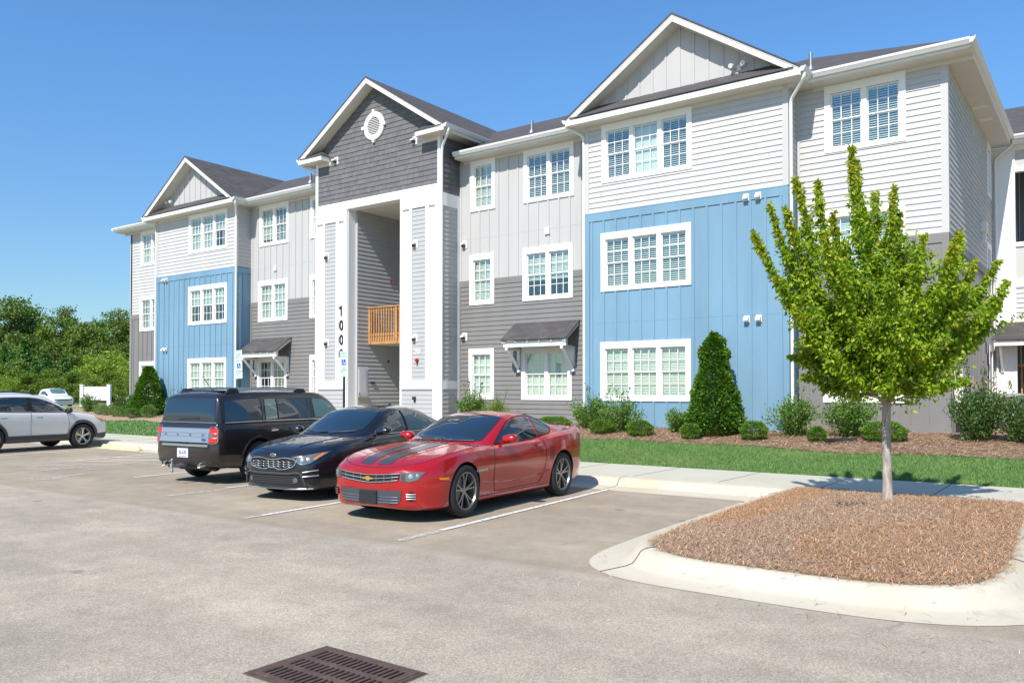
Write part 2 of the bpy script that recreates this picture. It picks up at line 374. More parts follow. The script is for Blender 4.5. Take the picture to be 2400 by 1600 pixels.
def worn_paint():
    t = NT('line_paint'); v = t.coord(); f = t.noise(v, 22, 5, 0.7)
    a = t.ramp(f, [(0.36, (0, 0, 0)), (0.50, (1, 1, 1))])
    t.base((0.72, 0.71, 0.68)); t.set(Roughness=0.8); t.L(a, t.b.inputs['Alpha']); M['line_paint'] = t.m
    t = NT('line_paint_faded'); v = t.coord(); f = t.noise(v, 16, 5, 0.75)
    a = t.ramp(f, [(0.42, (0, 0, 0)), (0.57, (0.85, 0.85, 0.85))])
    t.base((0.62, 0.61, 0.58)); t.set(Roughness=0.8); t.L(a, t.b.inputs['Alpha']); M['line_paint_faded'] = t.m
worn_paint()
def rust():
    t = NT('cast_iron'); v = t.coord(); f = t.noise(v, 9, 6, 0.7); g = t.noise(v, 60, 3)
    t.base(t.ramp(f, [(0.3, (0.075, 0.048, 0.042)), (0.6, (0.14, 0.088, 0.070)), (0.8, (0.30, 0.14, 0.06))]))
    t.set(Roughness=0.65, Metallic=0.35); t.bump(g, 0.3, 0.003); M['cast_iron'] = t.m
rust()
# vehicle materials
def car_paint(name, c, metal=0.35, rough=0.32, flake=0.0):
    t = NT(name); f = t.noise(t.coord((1,1,1)), 4, 3)
    t.base(t.mix(0.1, c, t.ramp(f, [(0.3, tuple(x*0.8 for x in c)), (0.7, tuple(min(1, x*1.25) for x in c))])))
    t.set(Roughness=rough, Metallic=metal); t.b.inputs['Coat Weight'].default_value = 1.0; t.b.inputs['Coat Roughness'].default_value = 0.03
    M[name] = t.m
car_paint('paint_red', (0.40, 0.003, 0.005), 0.2, 0.25)
car_paint('paint_black_blue', (0.010, 0.012, 0.018), 0.3, 0.3)
car_paint('paint_black_brown', (0.020, 0.015, 0.015), 0.3, 0.3)
car_paint('paint_silver', (0.68, 0.68, 0.67), 0.1, 0.4)
car_paint('paint_white', (0.74, 0.74, 0.72), 0.0, 0.35)
plain('stripe_black', (0.045, 0.047, 0.055), 0.22)
def car_glass(name, c, tint=0.0):
    t = NT(name); t.base(c); t.set(Roughness=0.03); t.b.inputs['Specular IOR Level'].default_value = 0.85
    t.b.inputs['Coat Weight'].default_value = 0.6; t.b.inputs['Coat Roughness'].default_value = 0.02; M[name] = t.m
car_glass('auto_glass', (0.010, 0.022, 0.036)); car_glass('auto_glass_clear', (0.10, 0.17, 0.15))
plain('tyre_rubber', (0.022, 0.022, 0.023), 0.8)
plain('rim_silver', (0.55, 0.54, 0.52), 0.25, 0.9)
plain('rim_grey', (0.32, 0.31, 0.30), 0.28, 0.85)
plain('chrome', (0.62, 0.62, 0.63), 0.22, 1.0)
plain('satin_metal', (0.50, 0.52, 0.54), 0.36, 0.8); plain('reflector', (0.45, 0.45, 0.45), 0.35, 0.6)
plain('lamp_clear', (0.16, 0.165, 0.17), 0.15, 0.3)
plain('lamp_dark', (0.10, 0.11, 0.12), 0.1, 0.5)
plain('lamp_amber', (0.75, 0.22, 0.02), 0.15)
plain('lamp_red', (0.55, 0.02, 0.015), 0.12)
plain('gold', (0.80, 0.55, 0.15), 0.25, 0.8)
plain('plastic_grey', (0.055, 0.055, 0.062), 0.55)
plain('seam_black', (0.006, 0.006, 0.007), 0.7)
plain('plate_white', (0.72, 0.74, 0.78), 0.4)
plain('plate_blue', (0.02, 0.08, 0.35), 0.4)

_font_cache = {}
def text_mesh(s, size, ext=0.004, align='CENTER', bold=0.0):
    cu = bpy.data.curves.new('t', 'FONT'); cu.body = s; cu.size = size; cu.extrude = ext; cu.align_x = align; cu.align_y = 'CENTER'
    cu.offset = bold; cu.resolution_u = 3
    o = bpy.data.objects.new('t', cu); col.objects.link(o)
    dg = bpy.context.evaluated_depsgraph_get(); dg.update()
    me = bpy.data.meshes.new_from_object(o.evaluated_get(dg)); me.materials.clear()
    bpy.data.objects.remove(o); bpy.data.curves.remove(cu)
    return me
def text(name, s, size, mat, parent, mtx, ext=0.004, bold=0.0):
    me = text_mesh(s, size, ext, bold=bold); o = link_mesh(name, me, mat, parent)
    o.matrix_basis = mtx; return o
def face_mtx(o, right, up):
    r = Vector(right).normalized(); u = Vector(up).normalized(); n = r.cross(u)
    m = Matrix((r, u, n)).transposed().to_4x4(); m.translation = Vector(o); return m
# ================================================================ SETTING
GY0, GY1 = 15.38, 20.4
def gz(x, y):
    if y <= 12.4: return 0.0
    if y < GY0: return 0.15
    if y < GY1: return 0.15 + 0.11*(y-GY0)
    return 0.702
def strip(name, x0, x1, nx, yf, ny, mat, zf, kind='structure', smooth=True):
    V = []; F = []
    for i in range(nx+1):
        x = x0+(x1-x0)*i/nx; a, b = yf(x)
        for j in range(ny+1):
            y = a+(b-a)*j/ny; V.append((x, y, zf(x, y)))
    for i in range(nx):
        for j in range(ny):
            k = i*(ny+1)+j; F.append((k, k+ny+1, k+ny+2, k+1))
    return tag(np_mesh(name, V, F, M[mat], smooth=smooth), kind=kind)
def sheet(name, x0, x1, y0, y1, z, mat):
    m = MB(); m.quad((x0,y0,z),(x1,y0,z),(x1,y1,z),(x0,y1,z)); return tag(m.build(name, M[mat]), kind='structure')
DG = (-3.79-0.410, -3.79+0.410, 3.38-0.286, 3.38+0.286)   # pit under the drain grate
def holed(name, x0, x1, y0, y1, z, mat):
    a, b, c_, d = DG; m = MB()
    for q in ((x0, x1, y0, c_), (x0, x1, d, y1), (x0, a, c_, d), (b, x1, c_, d)): m.quad((q[0], q[2], z), (q[1], q[2], z), (q[1], q[3], z), (q[0], q[3], z))
    return tag(m.build(name, M[mat]), kind='structure')
holed('ground', -900, 900, -400, 1200, -0.03, 'grass_far')
holed('parking_lot', -110, 60, -60, 13.0, 0.0, 'asphalt_lane')
sheet('far_parking_lot', -125, -70, 13.0, 75, -0.01, 'asphalt_lane')
def yb(x): return 17.95+0.22*math.sin(x*0.55+0.4)+0.1*math.sin(x*1.7)
strip('lawn_slope', -52, 14, 264, lambda x: (GY0, yb(x)+0.05), 5, 'grass_base', lambda x, y: gz(x, y)-0.004)
strip('planting_bed', -46, 14, 240, lambda x: (yb(x), 22.2), 10, 'mulch_bed',
      lambda x, y: gz(x, y)+0.012+0.02*math.sin(x*3.1+y*2)*math.sin(y*5.3) if y > yb(x)+0.03 else gz(x, y)-0.02)
strip('grass_bank', -110, -37.0, 60, lambda x: (22.0, 60), 16, 'grass_far', lambda x, y: 0.70 if y < 26 else max(-0.02, 0.70-(y-26)*0.05))
strip('side_yard', -3.2, 20, 10, lambda x: (22.1, 29.6), 4, 'mulch_bed', lambda x, y: 0.70)
strip('grass_verge', -110, -45.9, 30, lambda x: (GY0, 22.2), 6, 'grass_far', lambda x, y: gz(x, y)-0.006)
# sidewalk with joints, rolled kerb in front of it
sw = MB(); sw.box(-60, 14, 13.25, GY0, -0.2, 0.15); sw.build('sidewalk', M['concrete_walk'])['kind'] = 'structure'
jm = MB()
x = 12.4
while x > -60:
    jm.box(x-0.007, x+0.007, 13.27, GY0-0.01, 0.10, 0.153); x -= 1.62
tag(jm.build('sidewalk_joints', M['joint_dark']), kind='structure')
prof = [(12.36, 0.004), (12.80, 0.018), (12.86, 0.05), (12.92, 0.125), (12.97, 0.150), (13.03, 0.157), (13.27, 0.158), (13.27, -0.2), (12.36, -0.2)]
kb = MB(); kb.prism(prof, 'x', -60, -3.9); tag(kb.build('kerb', M['concrete_curb']), kind='structure')
kj = MB()
for x in (-7.1, -10.1, -13.1, -16.1, -19.1, -22.1, -25.1, -28.1):
    kj.prism([(p, q+0.002) for p, q in prof], 'x', x-0.007, x+0.007)
tag(kj.build('kerb_joints', M['joint_dark']), kind='structure')
# island: kerb ring with mulch mound
def cr(pts, n):
    P_ = [Vector(p) for p in pts]; out = []
    for i in range(len(P_)-1):
        a = P_[max(i-1, 0)]; b = P_[i]; c = P_[i+1]; d = P_[min(i+2, len(P_)-1)]
        for k in range(8):
            t = k/8; out.append(0.5*((2*b)+(c-a)*t+(2*a-5*b+4*c-d)*t*t+(3*b-a-3*c+d)*t**3))
    out.append(P_[-1])
    L = [0]
    for i in range(1, len(out)): L.append(L[-1]+(out[i]-out[i-1]).length)
    res = []
    for k in range(n):
        s = L[-1]*k/(n-1); j = max(i for i in range(len(L)) if L[i] <= s+1e-9); j = min(j, len(L)-2)
        res.append(out[j].lerp(out[j+1], (s-L[j])/max(1e-9, L[j+1]-L[j])))
    return res
outer = [(-4.60,13.27),(-4.56,11.5),(-4.50,9.5),(-4.45,8.25),(-4.37,7.50),(-4.20,7.03),(-3.88,6.72),(-3.40,6.56),(-2.6,6.53),(-1.8,6.53),(-1.25,6.60),(-0.75,6.83),(-0.35,7.3),(-0.18,8.0),(-0.15,9.2),(-0.25,11.0),(-0.36,13.27)]
inner = [(-4.08,13.27),(-4.03,11.5),(-3.97,9.5),(-3.90,8.2),(-3.83,7.72),(-3.66,7.42),(-3.38,7.20),(-2.98,7.09),(-2.45,7.08),(-1.9,7.07),(-1.50,7.12),(-1.15,7.30),(-0.90,7.58),(-0.81,8.1),(-0.80,9.2),(-0.88,11.0),(-0.95,13.27)]
NI = 90; LO = cr(outer, NI); LI = cr(inner, NI)
prof2 = [(0, 0.004), (0.45, 0.02), (0.56, 0.035), (0.64, 0.085), (0.70, 0.135), (0.77, 0.156), (0.88, 0.162), (1.0, 0.160), (1.03, 0.08)]
V = []; F = []
for t, z in prof2:
    for a, b in zip(LO, LI): p = a.lerp(b, t); V.append((p.x, p.y, z))
for i in range(len(prof2)-1):
    for k in range(NI-1): F.append((i*NI+k, i*NI+k+1, (i+1)*NI+k+1, (i+1)*NI+k))
tag(np_mesh('island_kerb', V, F, M['concrete_curb'], smooth=True), kind='structure')
ij = MB()
for k in (6, 36, 62, 82):
    a = LO[k]; b = LI[k]; pts = [(*(a.lerp(b, t)), z+0.001) for t, z in prof2[:-1]]
    ij.tube(pts, 0.007, 5)
tag(ij.build('island_kerb_joints', M['joint_dark']), kind='structure')
cen = Vector((-2.45, 10.4))
def mound(t): return 0.150+0.085*(1-(1-t)**2)   # t: 0 edge, 1 centre
LIa = np.array([(p.x, p.y) for p in LI])
def island_z(x, y):
    d = min(np.min(np.hypot(LIa[:, 0]-x, LIa[:, 1]-y)), 13.27-y); return mound(min(1, max(0, d)/1.4))
V = []; F = []; NR = 14
for i in range(NR+1):
    t = i/NR
    for a in LI:
        p = a.lerp(Vector((min(max(a.x, -3.0), -1.9), min(max(a.y, 8.6), 13.27))), t); V.append((p.x, p.y, island_z(p.x, p.y)))
for i in range(NR):
    for k in range(NI-1): F.append((i*NI+k, i*NI+k+1, (i+1)*NI+k+1, (i+1)*NI+k))
tag(np_mesh('mulch_island', V, F, M['mulch_island'], smooth=True), kind='structure')
def in_poly(x, y, P_):
    n = len(P_); c = np.zeros(len(x), bool)
    for i in range(n):
        x0, y0 = P_[i]; x1, y1 = P_[(i+1) % n]
        m = (y0 > y) != (y1 > y)
        with np.errstate(divide='ignore', invalid='ignore'): c ^= m & (x < (x1-x0)*(y-y0)/(y1-y0+1e-12)+x0)
    return c
def straw(name, xs, ys, zs, length, width, mats, mi, lift=0.03, dirbias=None):
    n = len(xs); a = rng.uniform(0, 2*np.pi, n)
    if dirbias is not None: a = rng.normal(dirbias, 0.75, n)
    L = rng.uniform(0.6, 1.3, n)*length; dx, dy = np.cos(a), np.sin(a); px, py = -dy, dx
    bend = rng.normal(0, 0.22, n)*L; w = width*rng.uniform(0.7, 1.3, n)/2
    z0 = zs+rng.uniform(0.0, lift, n); z1 = z0+rng.normal(0, 0.012, n); zm = np.maximum(z0, z1)+rng.uniform(0, 0.015, n)
    C = np.stack([xs, ys], 1); D = np.stack([dx, dy], 1); Pp = np.stack([px, py], 1)
    A = C-D*L[:, None]/2; B = C+D*L[:, None]/2; Mi = C+Pp*bend[:, None]
    def v3(p, z): return np.column_stack([p, z])
    W = Pp*w[:, None]
    V = np.stack([v3(A-W, z0), v3(A+W, z0), v3(Mi-W, zm), v3(Mi+W, zm), v3(B-W*0.5, z1), v3(B+W*0.5, z1)], 1).reshape(-1, 3)
    b = np.arange(n)*6
    F = np.stack([np.stack([b, b+1, b+3, b+2], 1), np.stack([b+2, b+3, b+5, b+4], 1)], 1).reshape(-1, 4)
    return tag(np_mesh(name, V, F, [M[m] for m in mats], mi=np.repeat(mi, 2)), kind='stuff')
n = 150000
xs = rng.uniform(-4.1, -0.75, n); ys = 7.0+6.3*rng.uniform(0, 1, n)**1.5
ok = in_poly(xs, ys, LIa); xs, ys = xs[ok], ys[ok]
g = np.array([island_z(a, b) for a, b in zip(xs, ys)])
orange = ((xs > -2.1+0.5*np.sin(ys*1.3)) & (rng.random(len(xs)) < 0.42)) | ((xs < -3.35) & (ys > 9) & (rng.random(len(xs)) < 0.7)) | (rng.random(len(xs)) < 0.12)
bare = np.hypot(xs+2.75, (ys-11.1)*0.8) < 0.22
keep = ~(bare & (rng.random(len(xs)) < 0.75)); xs, ys, g, orange = xs[keep], ys[keep], g[keep], orange[keep]
o = straw('pine_straw', xs, ys, g, 0.085, 0.0042, ['pine_straw', 'pine_straw_orange'], orange.astype(int), 0.013)
o['label'] = 'dry pine straw spread over the kerbed island'
n = 1500; k = rng.integers(10, NI-10, n); xs = LIa[k, 0]+rng.normal(0, 0.05, n); ys = LIa[k, 1]+rng.normal(0, 0.05, n)
o = straw('pine_straw', xs, ys, np.full(n, 0.160), 0.09, 0.005, ['pine_straw', 'pine_straw_orange'], (rng.random(n) < 0.4).astype(int), 0.02)
o['label'] = 'loose pine straw strewn on the island kerb edge'
n = 60; xs = rng.uniform(-4.4, -0.4, n); ys = rng.uniform(5.9, 7.1, n)
o = straw('pine_straw', xs, ys, np.where(ys > 6.6, 0.06, 0.004), 0.09, 0.005, ['pine_straw', 'pine_straw_orange'], (rng.random(n) < 0.4).astype(int), 0.006)
o['label'] = 'a few stray pine needles blown over the kerb and asphalt'
n = 45000; xs = rng.uniform(-16, 1.5, n); ys = rng.uniform(17.5, 20.9, n); ybv = 17.95+0.22*np.sin(xs*0.55+0.4)+0.1*np.sin(xs*1.7)
ok = ys > ybv-0.05; xs, ys = xs[ok], ys[ok]; zs = np.where(ys < GY1, 0.15+0.11*(ys-GY0), 0.702)+0.014
o = straw('pine_straw', xs, ys, zs, 0.16, 0.011, ['pine_straw', 'pine_straw_orange'], (rng.random(len(xs)) < 0.12).astype(int), 0.03, 0.0)
o['label'] = 'pale pine straw mulch along the building bed'
# grass blades
def blades(n, x0, x1, h, w):
    xs = rng.uniform(x0, x1, n); ybv = 17.95+0.22*np.sin(xs*0.55+0.4)+0.1*np.sin(xs*1.7)
    ys = GY0+0.02+(ybv+0.04-GY0)*rng.uniform(0, 1, n); zs = 0.15+0.11*(ys-GY0)-0.01
    a = rng.uniform(0, 2*np.pi, n); H = h*rng.uniform(0.5, 1.25, n); dx, dy = np.cos(a)*w/2, np.sin(a)*w/2
    lx, ly = rng.normal(0, 0.45, n)*H, rng.normal(0, 0.45, n)*H
    V = np.stack([np.column_stack([xs-dx, ys-dy, zs]), np.column_stack([xs+dx, ys+dy, zs]), np.column_stack([xs+lx, ys+ly, zs+H])], 1).reshape(-1, 3)
    return V, np.arange(3*n).reshape(-1, 3)
V1, F1 = blades(110000, -11.5, 1.5, 0.055, 0.011); V2, F2 = blades(30000, -45, -11.5, 0.055, 0.03)
o = np_mesh('grass', np.vstack([V1, V2]), np.vstack([F1, F2+len(V1)]), M['grass_blade']); tag(o, 'mown green grass strip along the sidewalk', kind='stuff')
# markings
def line(mb, a, b, w, z=0.0095):
    a, b = Vector(a), Vector(b); d = (b-a).normalized(); p = Vector((-d.y, d.x))*w/2
    mb.add([(*(a-p), z), (*(b-p), z), (*(b+p), z), (*(a+p), z)], [(0, 1, 2, 3)])
lm = MB(); lf = MB()
for xx, ya in ((-6.55, 7.55), (-9.35, 7.02), (-12.33, 8.6), (-15.3, 8.6), (-23.2, 8.6), (-26.3, 7.2)):
    line(lm, (xx-0.085*(ya-7), ya), (xx-0.085*5.4, 12.36), 0.088)
line(lf, (-6.53, 6.75), (-6.58, 7.5), 0.10); line(lf, (-9.33, 6.7), (-9.35, 7.0), 0.10); line(lf, (-12.3, 7.4), (-12.33, 8.5), 0.1)
line(lf, (-20.1, 9.1), (-20.23, 9.8), 0.10); line(lm, (-20.23, 9.80), (-20.74, 12.36), 0.10); line(lf, (-18.30, 7.9), (-18.72, 12.3), 0.10)
for k, (a, b) in enumerate((((-20.43, 10.81), (-19.1, 12.3)), ((-19.98, 9.62), (-18.68, 11.1)), ((-19.6, 8.62), (-18.55, 9.72)), ((-18.9, 8.1), (-18.4, 8.6)))):
    line(lm if k < 2 else lf, a, b, 0.09, 0.0125)
sym = [(-16.95, 7.30), (-16.78, 7.30), (-16.60, 7.36), (-16.42, 7.46), (-16.30, 7.62)]
for a, b in zip(sym, sym[1:]): line(lf, a, b, 0.09)
line(lf, (-16.78, 7.62), (-16.60, 7.86), 0.10); line(lf, (-16.72, 7.8), (-16.90, 8.35), 0.11); line(lf, (-16.52, 7.55), (-16.45, 7.75), 0.08)
tag(lm.build('parking_lines', M['line_paint']), kind='structure'); tag(lf.build('faded_parking_lines', M['line_paint_faded']), kind='structure')
# wheel stop
def wheel_stop(x0, x1, y, label):
    m = MB(); m.prism([(y-0.08, 0.005), (y-0.075, 0.06), (y-0.035, 0.125), (y+0.035, 0.125), (y+0.075, 0.06), (y+0.08, 0.005)], 'x', x0+0.10, x1-0.10)
    for s, xe in ((-1, x0+0.10), (1, x1-0.10)):
        a = [(y-0.08, 0.005), (y-0.075, 0.06), (y-0.035, 0.125), (y+0.035, 0.125), (y+0.075, 0.06), (y+0.08, 0.005)]
        n_ = len(a); m.add([(xe, p, q) for p, q in a]+[(xe+s*0.10, y+(p-y)*0.85, q*0.35) for p, q in a],
              [tuple(range(n_)), tuple(range(2*n_-1, n_-1, -1))]+[(i, (i+1) % n_, n_+(i+1) % n_, n_+i) for i in range(n_)])
    o = m.build('wheel_stop', M['concrete_stop']); tag(o, label, 'wheel stop')
wheel_stop(-24.2, -22.1, 12.50, 'cream concrete wheel stop lying between the white and the black suv')
# drain grate
dr = empty('drain_grate', (-3.79, 3.38, 0)); tag(dr, 'rusty cast iron drain grate set in the asphalt in the foreground', 'drain grate')
gw, gh = 0.412, 0.288
m = MB()
zt = 0.012; cell = (2*gw-0.10)/16
m.box(-gw, gw, gh-0.035, gh, -0.05, zt); m.box(-gw, gw, -gh, -gh+0.035, -0.05, zt); m.box(-gw, -gw+0.05, -gh+0.035, gh-0.035, -0.05, zt); m.box(gw-0.05, gw, -gh+0.035, gh-0.035, -0.05, zt)
rows = 3; rh = (2*gh-0.07)/rows
for r_ in range(1, rows): yy = -gh+0.035+r_*rh; m.box(-gw+0.05, gw-0.05, yy-0.022, yy+0.022, -0.045, zt-0.001)
for k in range(17):
    xx = -gw+0.05+k*cell; m.box(xx-0.011 if k else xx, xx+0.011 if k < 16 else xx, -gh+0.035, gh-0.035, -0.04, zt-0.002)
m.build('bars', M['cast_iron'], dr, bevel=0.003)
m = MB(); m.box(-gw-0.03, gw+0.03, gh+0.002, gh+0.03, -0.03, 0.009); m.box(-gw-0.03, gw+0.03, -gh-0.03, -gh-0.002, -0.03, 0.009)
m.box(-gw-0.03, -gw-0.002, -gh-0.002, gh+0.002, -0.03, 0.009); m.box(gw+0.002, gw+0.03, -gh-0.002, gh+0.002, -0.03, 0.009); m.build('frame', M['cast_iron'], dr)
m = MB()
for q in ((-gw-0.042, gw+0.042, gh+0.03, gh+0.042), (-gw-0.042, gw+0.042, -gh-0.042, -gh-0.03), (-gw-0.042, -gw-0.03, -gh-0.03, gh+0.03), (gw+0.03, gw+0.042, -gh-0.03, gh+0.03)): m.box(*q, -0.02, 0.003)
m.build('seal', M['joint_dark'], dr)
m = MB(); m.box(-gw+0.003, gw-0.003, -gh+0.003, gh-0.003, -0.5, -0.45)
for q in ((-gw+0.001, -gw+0.003, -gh, gh), (gw-0.003, gw-0.001, -gh, gh)): m.box(*q, -0.45, -0.052)
for q in ((-gh+0.001, -gh+0.003), (gh-0.003, gh-0.001)): m.box(-gw+0.003, gw-0.003, *q, -0.45, -0.052)
m.build('pit', M['dark_void'], dr)  # pit walls and floor coloured near-black to darken the grate slots

# ================================================================ BUILDING
B = empty('apartment_building', (-20.43, 20.4, 0.7)); tag(B, 'three storey grey and blue apartment building with white trim and the number 1000', 'building')
BI = Matrix.Translation((20.43, -20.4, -0.7))
def bp(o):
    """parent a world-space built mesh to the building"""
    if o is None: return None
    o.parent = B; o.matrix_parent_inverse = BI; return o
def front(Y): return lambda u, d, z: (u, Y-d, z)
def side(X): return lambda u, d, z: (X+d, u, z)
def cells(u0, u1, z0, z1, holes):
    hs = [h for h in holes if h[0] < u1 and h[1] > u0 and h[2] < z1 and h[3] > z0]
    us = sorted({u0, u1, *[min(max(v, u0), u1) for h in hs for v in h[:2]]}); zs = sorted({z0, z1, *[min(max(v, z0), z1) for h in hs for v in h[2:]]})
    for za, zb in zip(zs, zs[1:]):
        run = None
        for ua, ub in zip(us, us[1:]):
            um, zm = (ua+ub)/2, (za+zb)/2
            if any(h[0] < um < h[1] and h[2] < zm < h[3] for h in hs):
                if run: yield (*run, za, zb)
                run = None
            else: run = (run[0], ub) if run else (ua, ub)
        if run: yield (*run, za, zb)
def lap(mb, u0, u1, z0, z1, holes=(), e=0.147, dtop=0.010, dbot=0.030):
    for a, b, c, d in cells(u0, u1, z0, z1, holes): mb.box(a, b, -0.12, 0.004, c, d)
    z = z0
    while z < z1-1e-6:
        zt = min(z+e, z1)
        for a, b, c, d in cells(u0, u1, z, zt, holes):
            da = dbot+(dtop-dbot)*(c-z)/e; db = dbot+(dtop-dbot)*(d-z)/e
            mb.add([(a, da, c), (b, da, c), (b, db, d), (a, db, d)], [(0, 1, 2, 3)])
            if c-z < 1e-6: mb.add([(a, 0.004, c), (b, 0.004, c), (b, da, c), (a, da, c)], [(0, 1, 2, 3)])
            mb.add([(a, 0.004, c), (a, da, c), (a, db, d), (a, 0.004, d)], [(0, 1, 2, 3)]); mb.add([(b, 0.004, c), (b, da, c), (b, db, d), (b, 0.004, d)], [(0, 1, 2, 3)])
        z += e
def batten(mb, u0, u1, z0, z1, holes=(), trims=(), sp=0.385, start=None, seam=None, rail=0.22, brail=0.18):
    for a, b, c, d in cells(u0, u1, z0, z1, holes): mb.box(a, b, -0.12, 0.010, c, d)
    if rail:
        for a, b, c, d in cells(u0, u1, z1-rail, z1, trims): mb.box(a, b, 0.010, 0.034, c, d)
    if brail:
        for a, b, c, d in cells(u0, u1, z0, z0+brail, trims): mb.box(a, b, 0.010, 0.034, c, d)
    u = (u0+0.22) if start is None else start
    while u < u1-0.05:
        if u > u0+0.03:
            for a, b, c, d in cells(u-0.03, u+0.03, z0+brail, z1-rail, trims):
                if b-a > 0.04: mb.box(a, b, 0.010, 0.031, c, d)
        u += sp
    if seam:
        for a, b, c, d in cells(u0, u1, seam-0.006, seam+0.006, trims): mb.box(a, b, 0.010, 0.014, c, d)
def hole_of(w): return (w[0]+0.10, w[1]-0.10, w[2]+0.08, w[3]-0.13)
def window(T, w, n, styles, label=None):
    """trim outer rectangle w=(u0,u1,z0,z1); n sashes side by side"""
    u0, u1, z0, z1 = w; st, tt, bt, mu = 0.148, 0.19, 0.13, 0.12
    m = MB(T)
    m.box(u0, u1, 0.004, 0.046, z1-tt, z1); m.box(u0, u1, 0.004, 0.045, z0, z0+bt)
    m.box(u0, u0+st, 0.004, 0.043, z0+bt, z1-tt); m.box(u1-st, u1, 0.004, 0.043, z0+bt, z1-tt)
    m.box(u0+0.02, u0+0.06, 0.004, 0.036, z0, z0+bt-0.02) if False else None
    gw_ = (u1-u0-2*st-(n-1)*mu)/n; ga, gb = z0+bt, z1-tt; zm = (ga+gb)/2
    for k in range(1, n): a = u0+st+k*(gw_+mu)-mu; m.box(a, a+mu, -0.02, 0.036, ga, gb)
    f = bp(m.build('window', M['trim_white']))
    if label: f['label'] = label
    s = MB(T); p = MB(T); bl = MB(T); dk = MB(T)
    for k in range(n):
        a = u0+st+k*(gw_+mu); b = a+gw_; e = 0.022
        # frame liners, two sashes
        for (zz0, zz1, dd) in ((zm-0.005, gb, -0.012), (ga, zm+0.02, -0.034)):
            s.box(a, a+e+0.012, dd-0.02, dd, zz0, zz1); s.box(b-e-0.012, b, dd-0.02, dd, zz0, zz1)
            s.box(a+e+0.012, b-e-0.012, dd-0.02, dd, zz1-0.035, zz1); s.box(a+e+0.012, b-e-0.012, dd-0.02, dd, zz0, zz0+0.032)
            for q in (1, 2): uu = a+(b-a)*q/3; s.box(uu-0.010, uu+0.010, dd-0.017, dd-0.005, zz0+0.032, zz1-0.035)
            zc = (zz0+zz1)/2; s.box(a+e+0.012, b-e-0.012, dd-0.016, dd-0.006, zc-0.009, zc+0.009)
        s.box(a-0.001, a+0.012, -0.10, 0.004, ga, gb); s.box(b-0.012, b+0.001, -0.10, 0.004, ga, gb)
        p.box(a, b, -0.025, -0.022, zm, gb); p.box(a, b, -0.047, -0.044, ga, zm)
        dk.box(a-0.05, b+0.05, -0.46, -0.44, ga-0.1, gb+0.1)  # near-black sheet behind the glass: painted darkness of the room
        sty = styles[k % len(styles)]; kind = sty[0]; low = sty[1] if len(sty) > 1 else 0.0
        zl = ga+low*(gb-ga)
        if kind == 'shade': bl.box(a+0.012, b-0.012, -0.105, -0.100, zl, gb); continue
        if kind == 'none': continue
        ang = {'closed': R(63), 'half': R(40), 'open': R(16)}[kind]; zz = gb-0.07
        bl.box(a+0.012, b-0.012, -0.12, -0.07, gb-0.065, gb)
        hw = 0.025; cy, sy = math.cos(ang)*hw, math.sin(ang)*hw; step = 0.043 if kind == 'closed' else 0.056
        while zz > zl+0.02:
            bl.add([(a+0.014, -0.09+cy, zz-sy), (b-0.014, -0.09+cy, zz-sy), (b-0.014, -0.09-cy, zz+sy), (a+0.014, -0.09-cy, zz+sy),
                    (a+0.014, -0.09+cy, zz-sy+0.003), (b-0.014, -0.09+cy, zz-sy+0.003), (b-0.014, -0.09-cy, zz+sy+0.003), (a+0.014, -0.09-cy, zz+sy+0.003)],
                   [(0, 1, 2, 3), (4, 5, 6, 7), (0, 1, 5, 4), (2, 3, 7, 6)])
            zz -= step
        bl.box(a+0.014, b-0.014, -0.105, -0.075, zl+0.002, zl+0.02)
    for mm, nm, mt in ((s, 'sash', 'trim_white'), (p, 'pane', 'window_glass'), (bl, 'blind', 'blind_white'), (dk, 'dark_backing', 'dark_void')):
        if mm.v: o = mm.build(nm, M[mt]); o.parent = f
    return f
CX = -20.43
def mir(x): return 2*CX-x
# window rectangles
Z3, Z2, Z1 = (7.54, 9.19), (4.48, 6.13), (1.41, 3.06)
WR = {  # wall key: list of (u0,u1,zpair,n,styles)
 'bumpR': [(-11.62, -8.89, Z3, 3, [('half',), ('shade',), ('half',)]), (-11.65, -8.92, Z2, 3, [('half',)]), (-11.67, -8.94, Z1, 3, [('closed',)])],
 'bumpL': [(-31.95, -29.21, Z3, 3, [('closed',), ('closed',), ('closed', 0.5)]), (-31.96, -29.22, Z2, 3, [('closed', 0.5), ('closed', 0.5), ('closed', 0.5)]), (-31.97, -29.23, Z1, 3, [('closed',)])],
 'recR': [(-14.83, -12.98, Z3, 2, [('half',)]), (-16.96, -15.94, Z3, 1, [('closed',)]), (-14.86, -13.02, Z2, 2, [('closed', 0.38)]), (-17.0, -15.98, Z2, 1, [('closed',)]),
          (-14.91, -13.06, Z1, 2, [('shade',)]), (-17.03, -15.99, Z1, 1, [('shade',)])],
 'recL': [(-28.05, -26.2, Z3, 2, [('closed', 0.1), ('half',)]), (mir(-15.94), mir(-16.96), Z3, 1, [('closed',)]), (-28.10, -26.24, Z2, 2, [('closed',)]), (mir(-15.94), mir(-16.96), Z2, 1, [('closed',)]),
          (-28.14, -26.28, Z1, 2, [('none',), ('open', 0.3)]), (mir(-15.94), mir(-16.96), Z1, 1, [('closed',)])],
 'wingR': [(-5.70, -3.85, Z3, 2, [('half', 0.0), ('half', 0.06)]), (-5.73, -3.88, Z2, 2, [('closed',)]), (-5.77, -3.92, Z1, 2, [('closed',)])],
 'wingL': [(-37.0, -35.15, Z3, 2, [('closed',)]), (-37.05, -35.2, Z2, 2, [('half',)]), (-37.07, -35.22, Z1, 2, [('closed',)])],
}
floorname = {Z3: 'third floor', Z2: 'second floor', Z1: 'ground floor'}
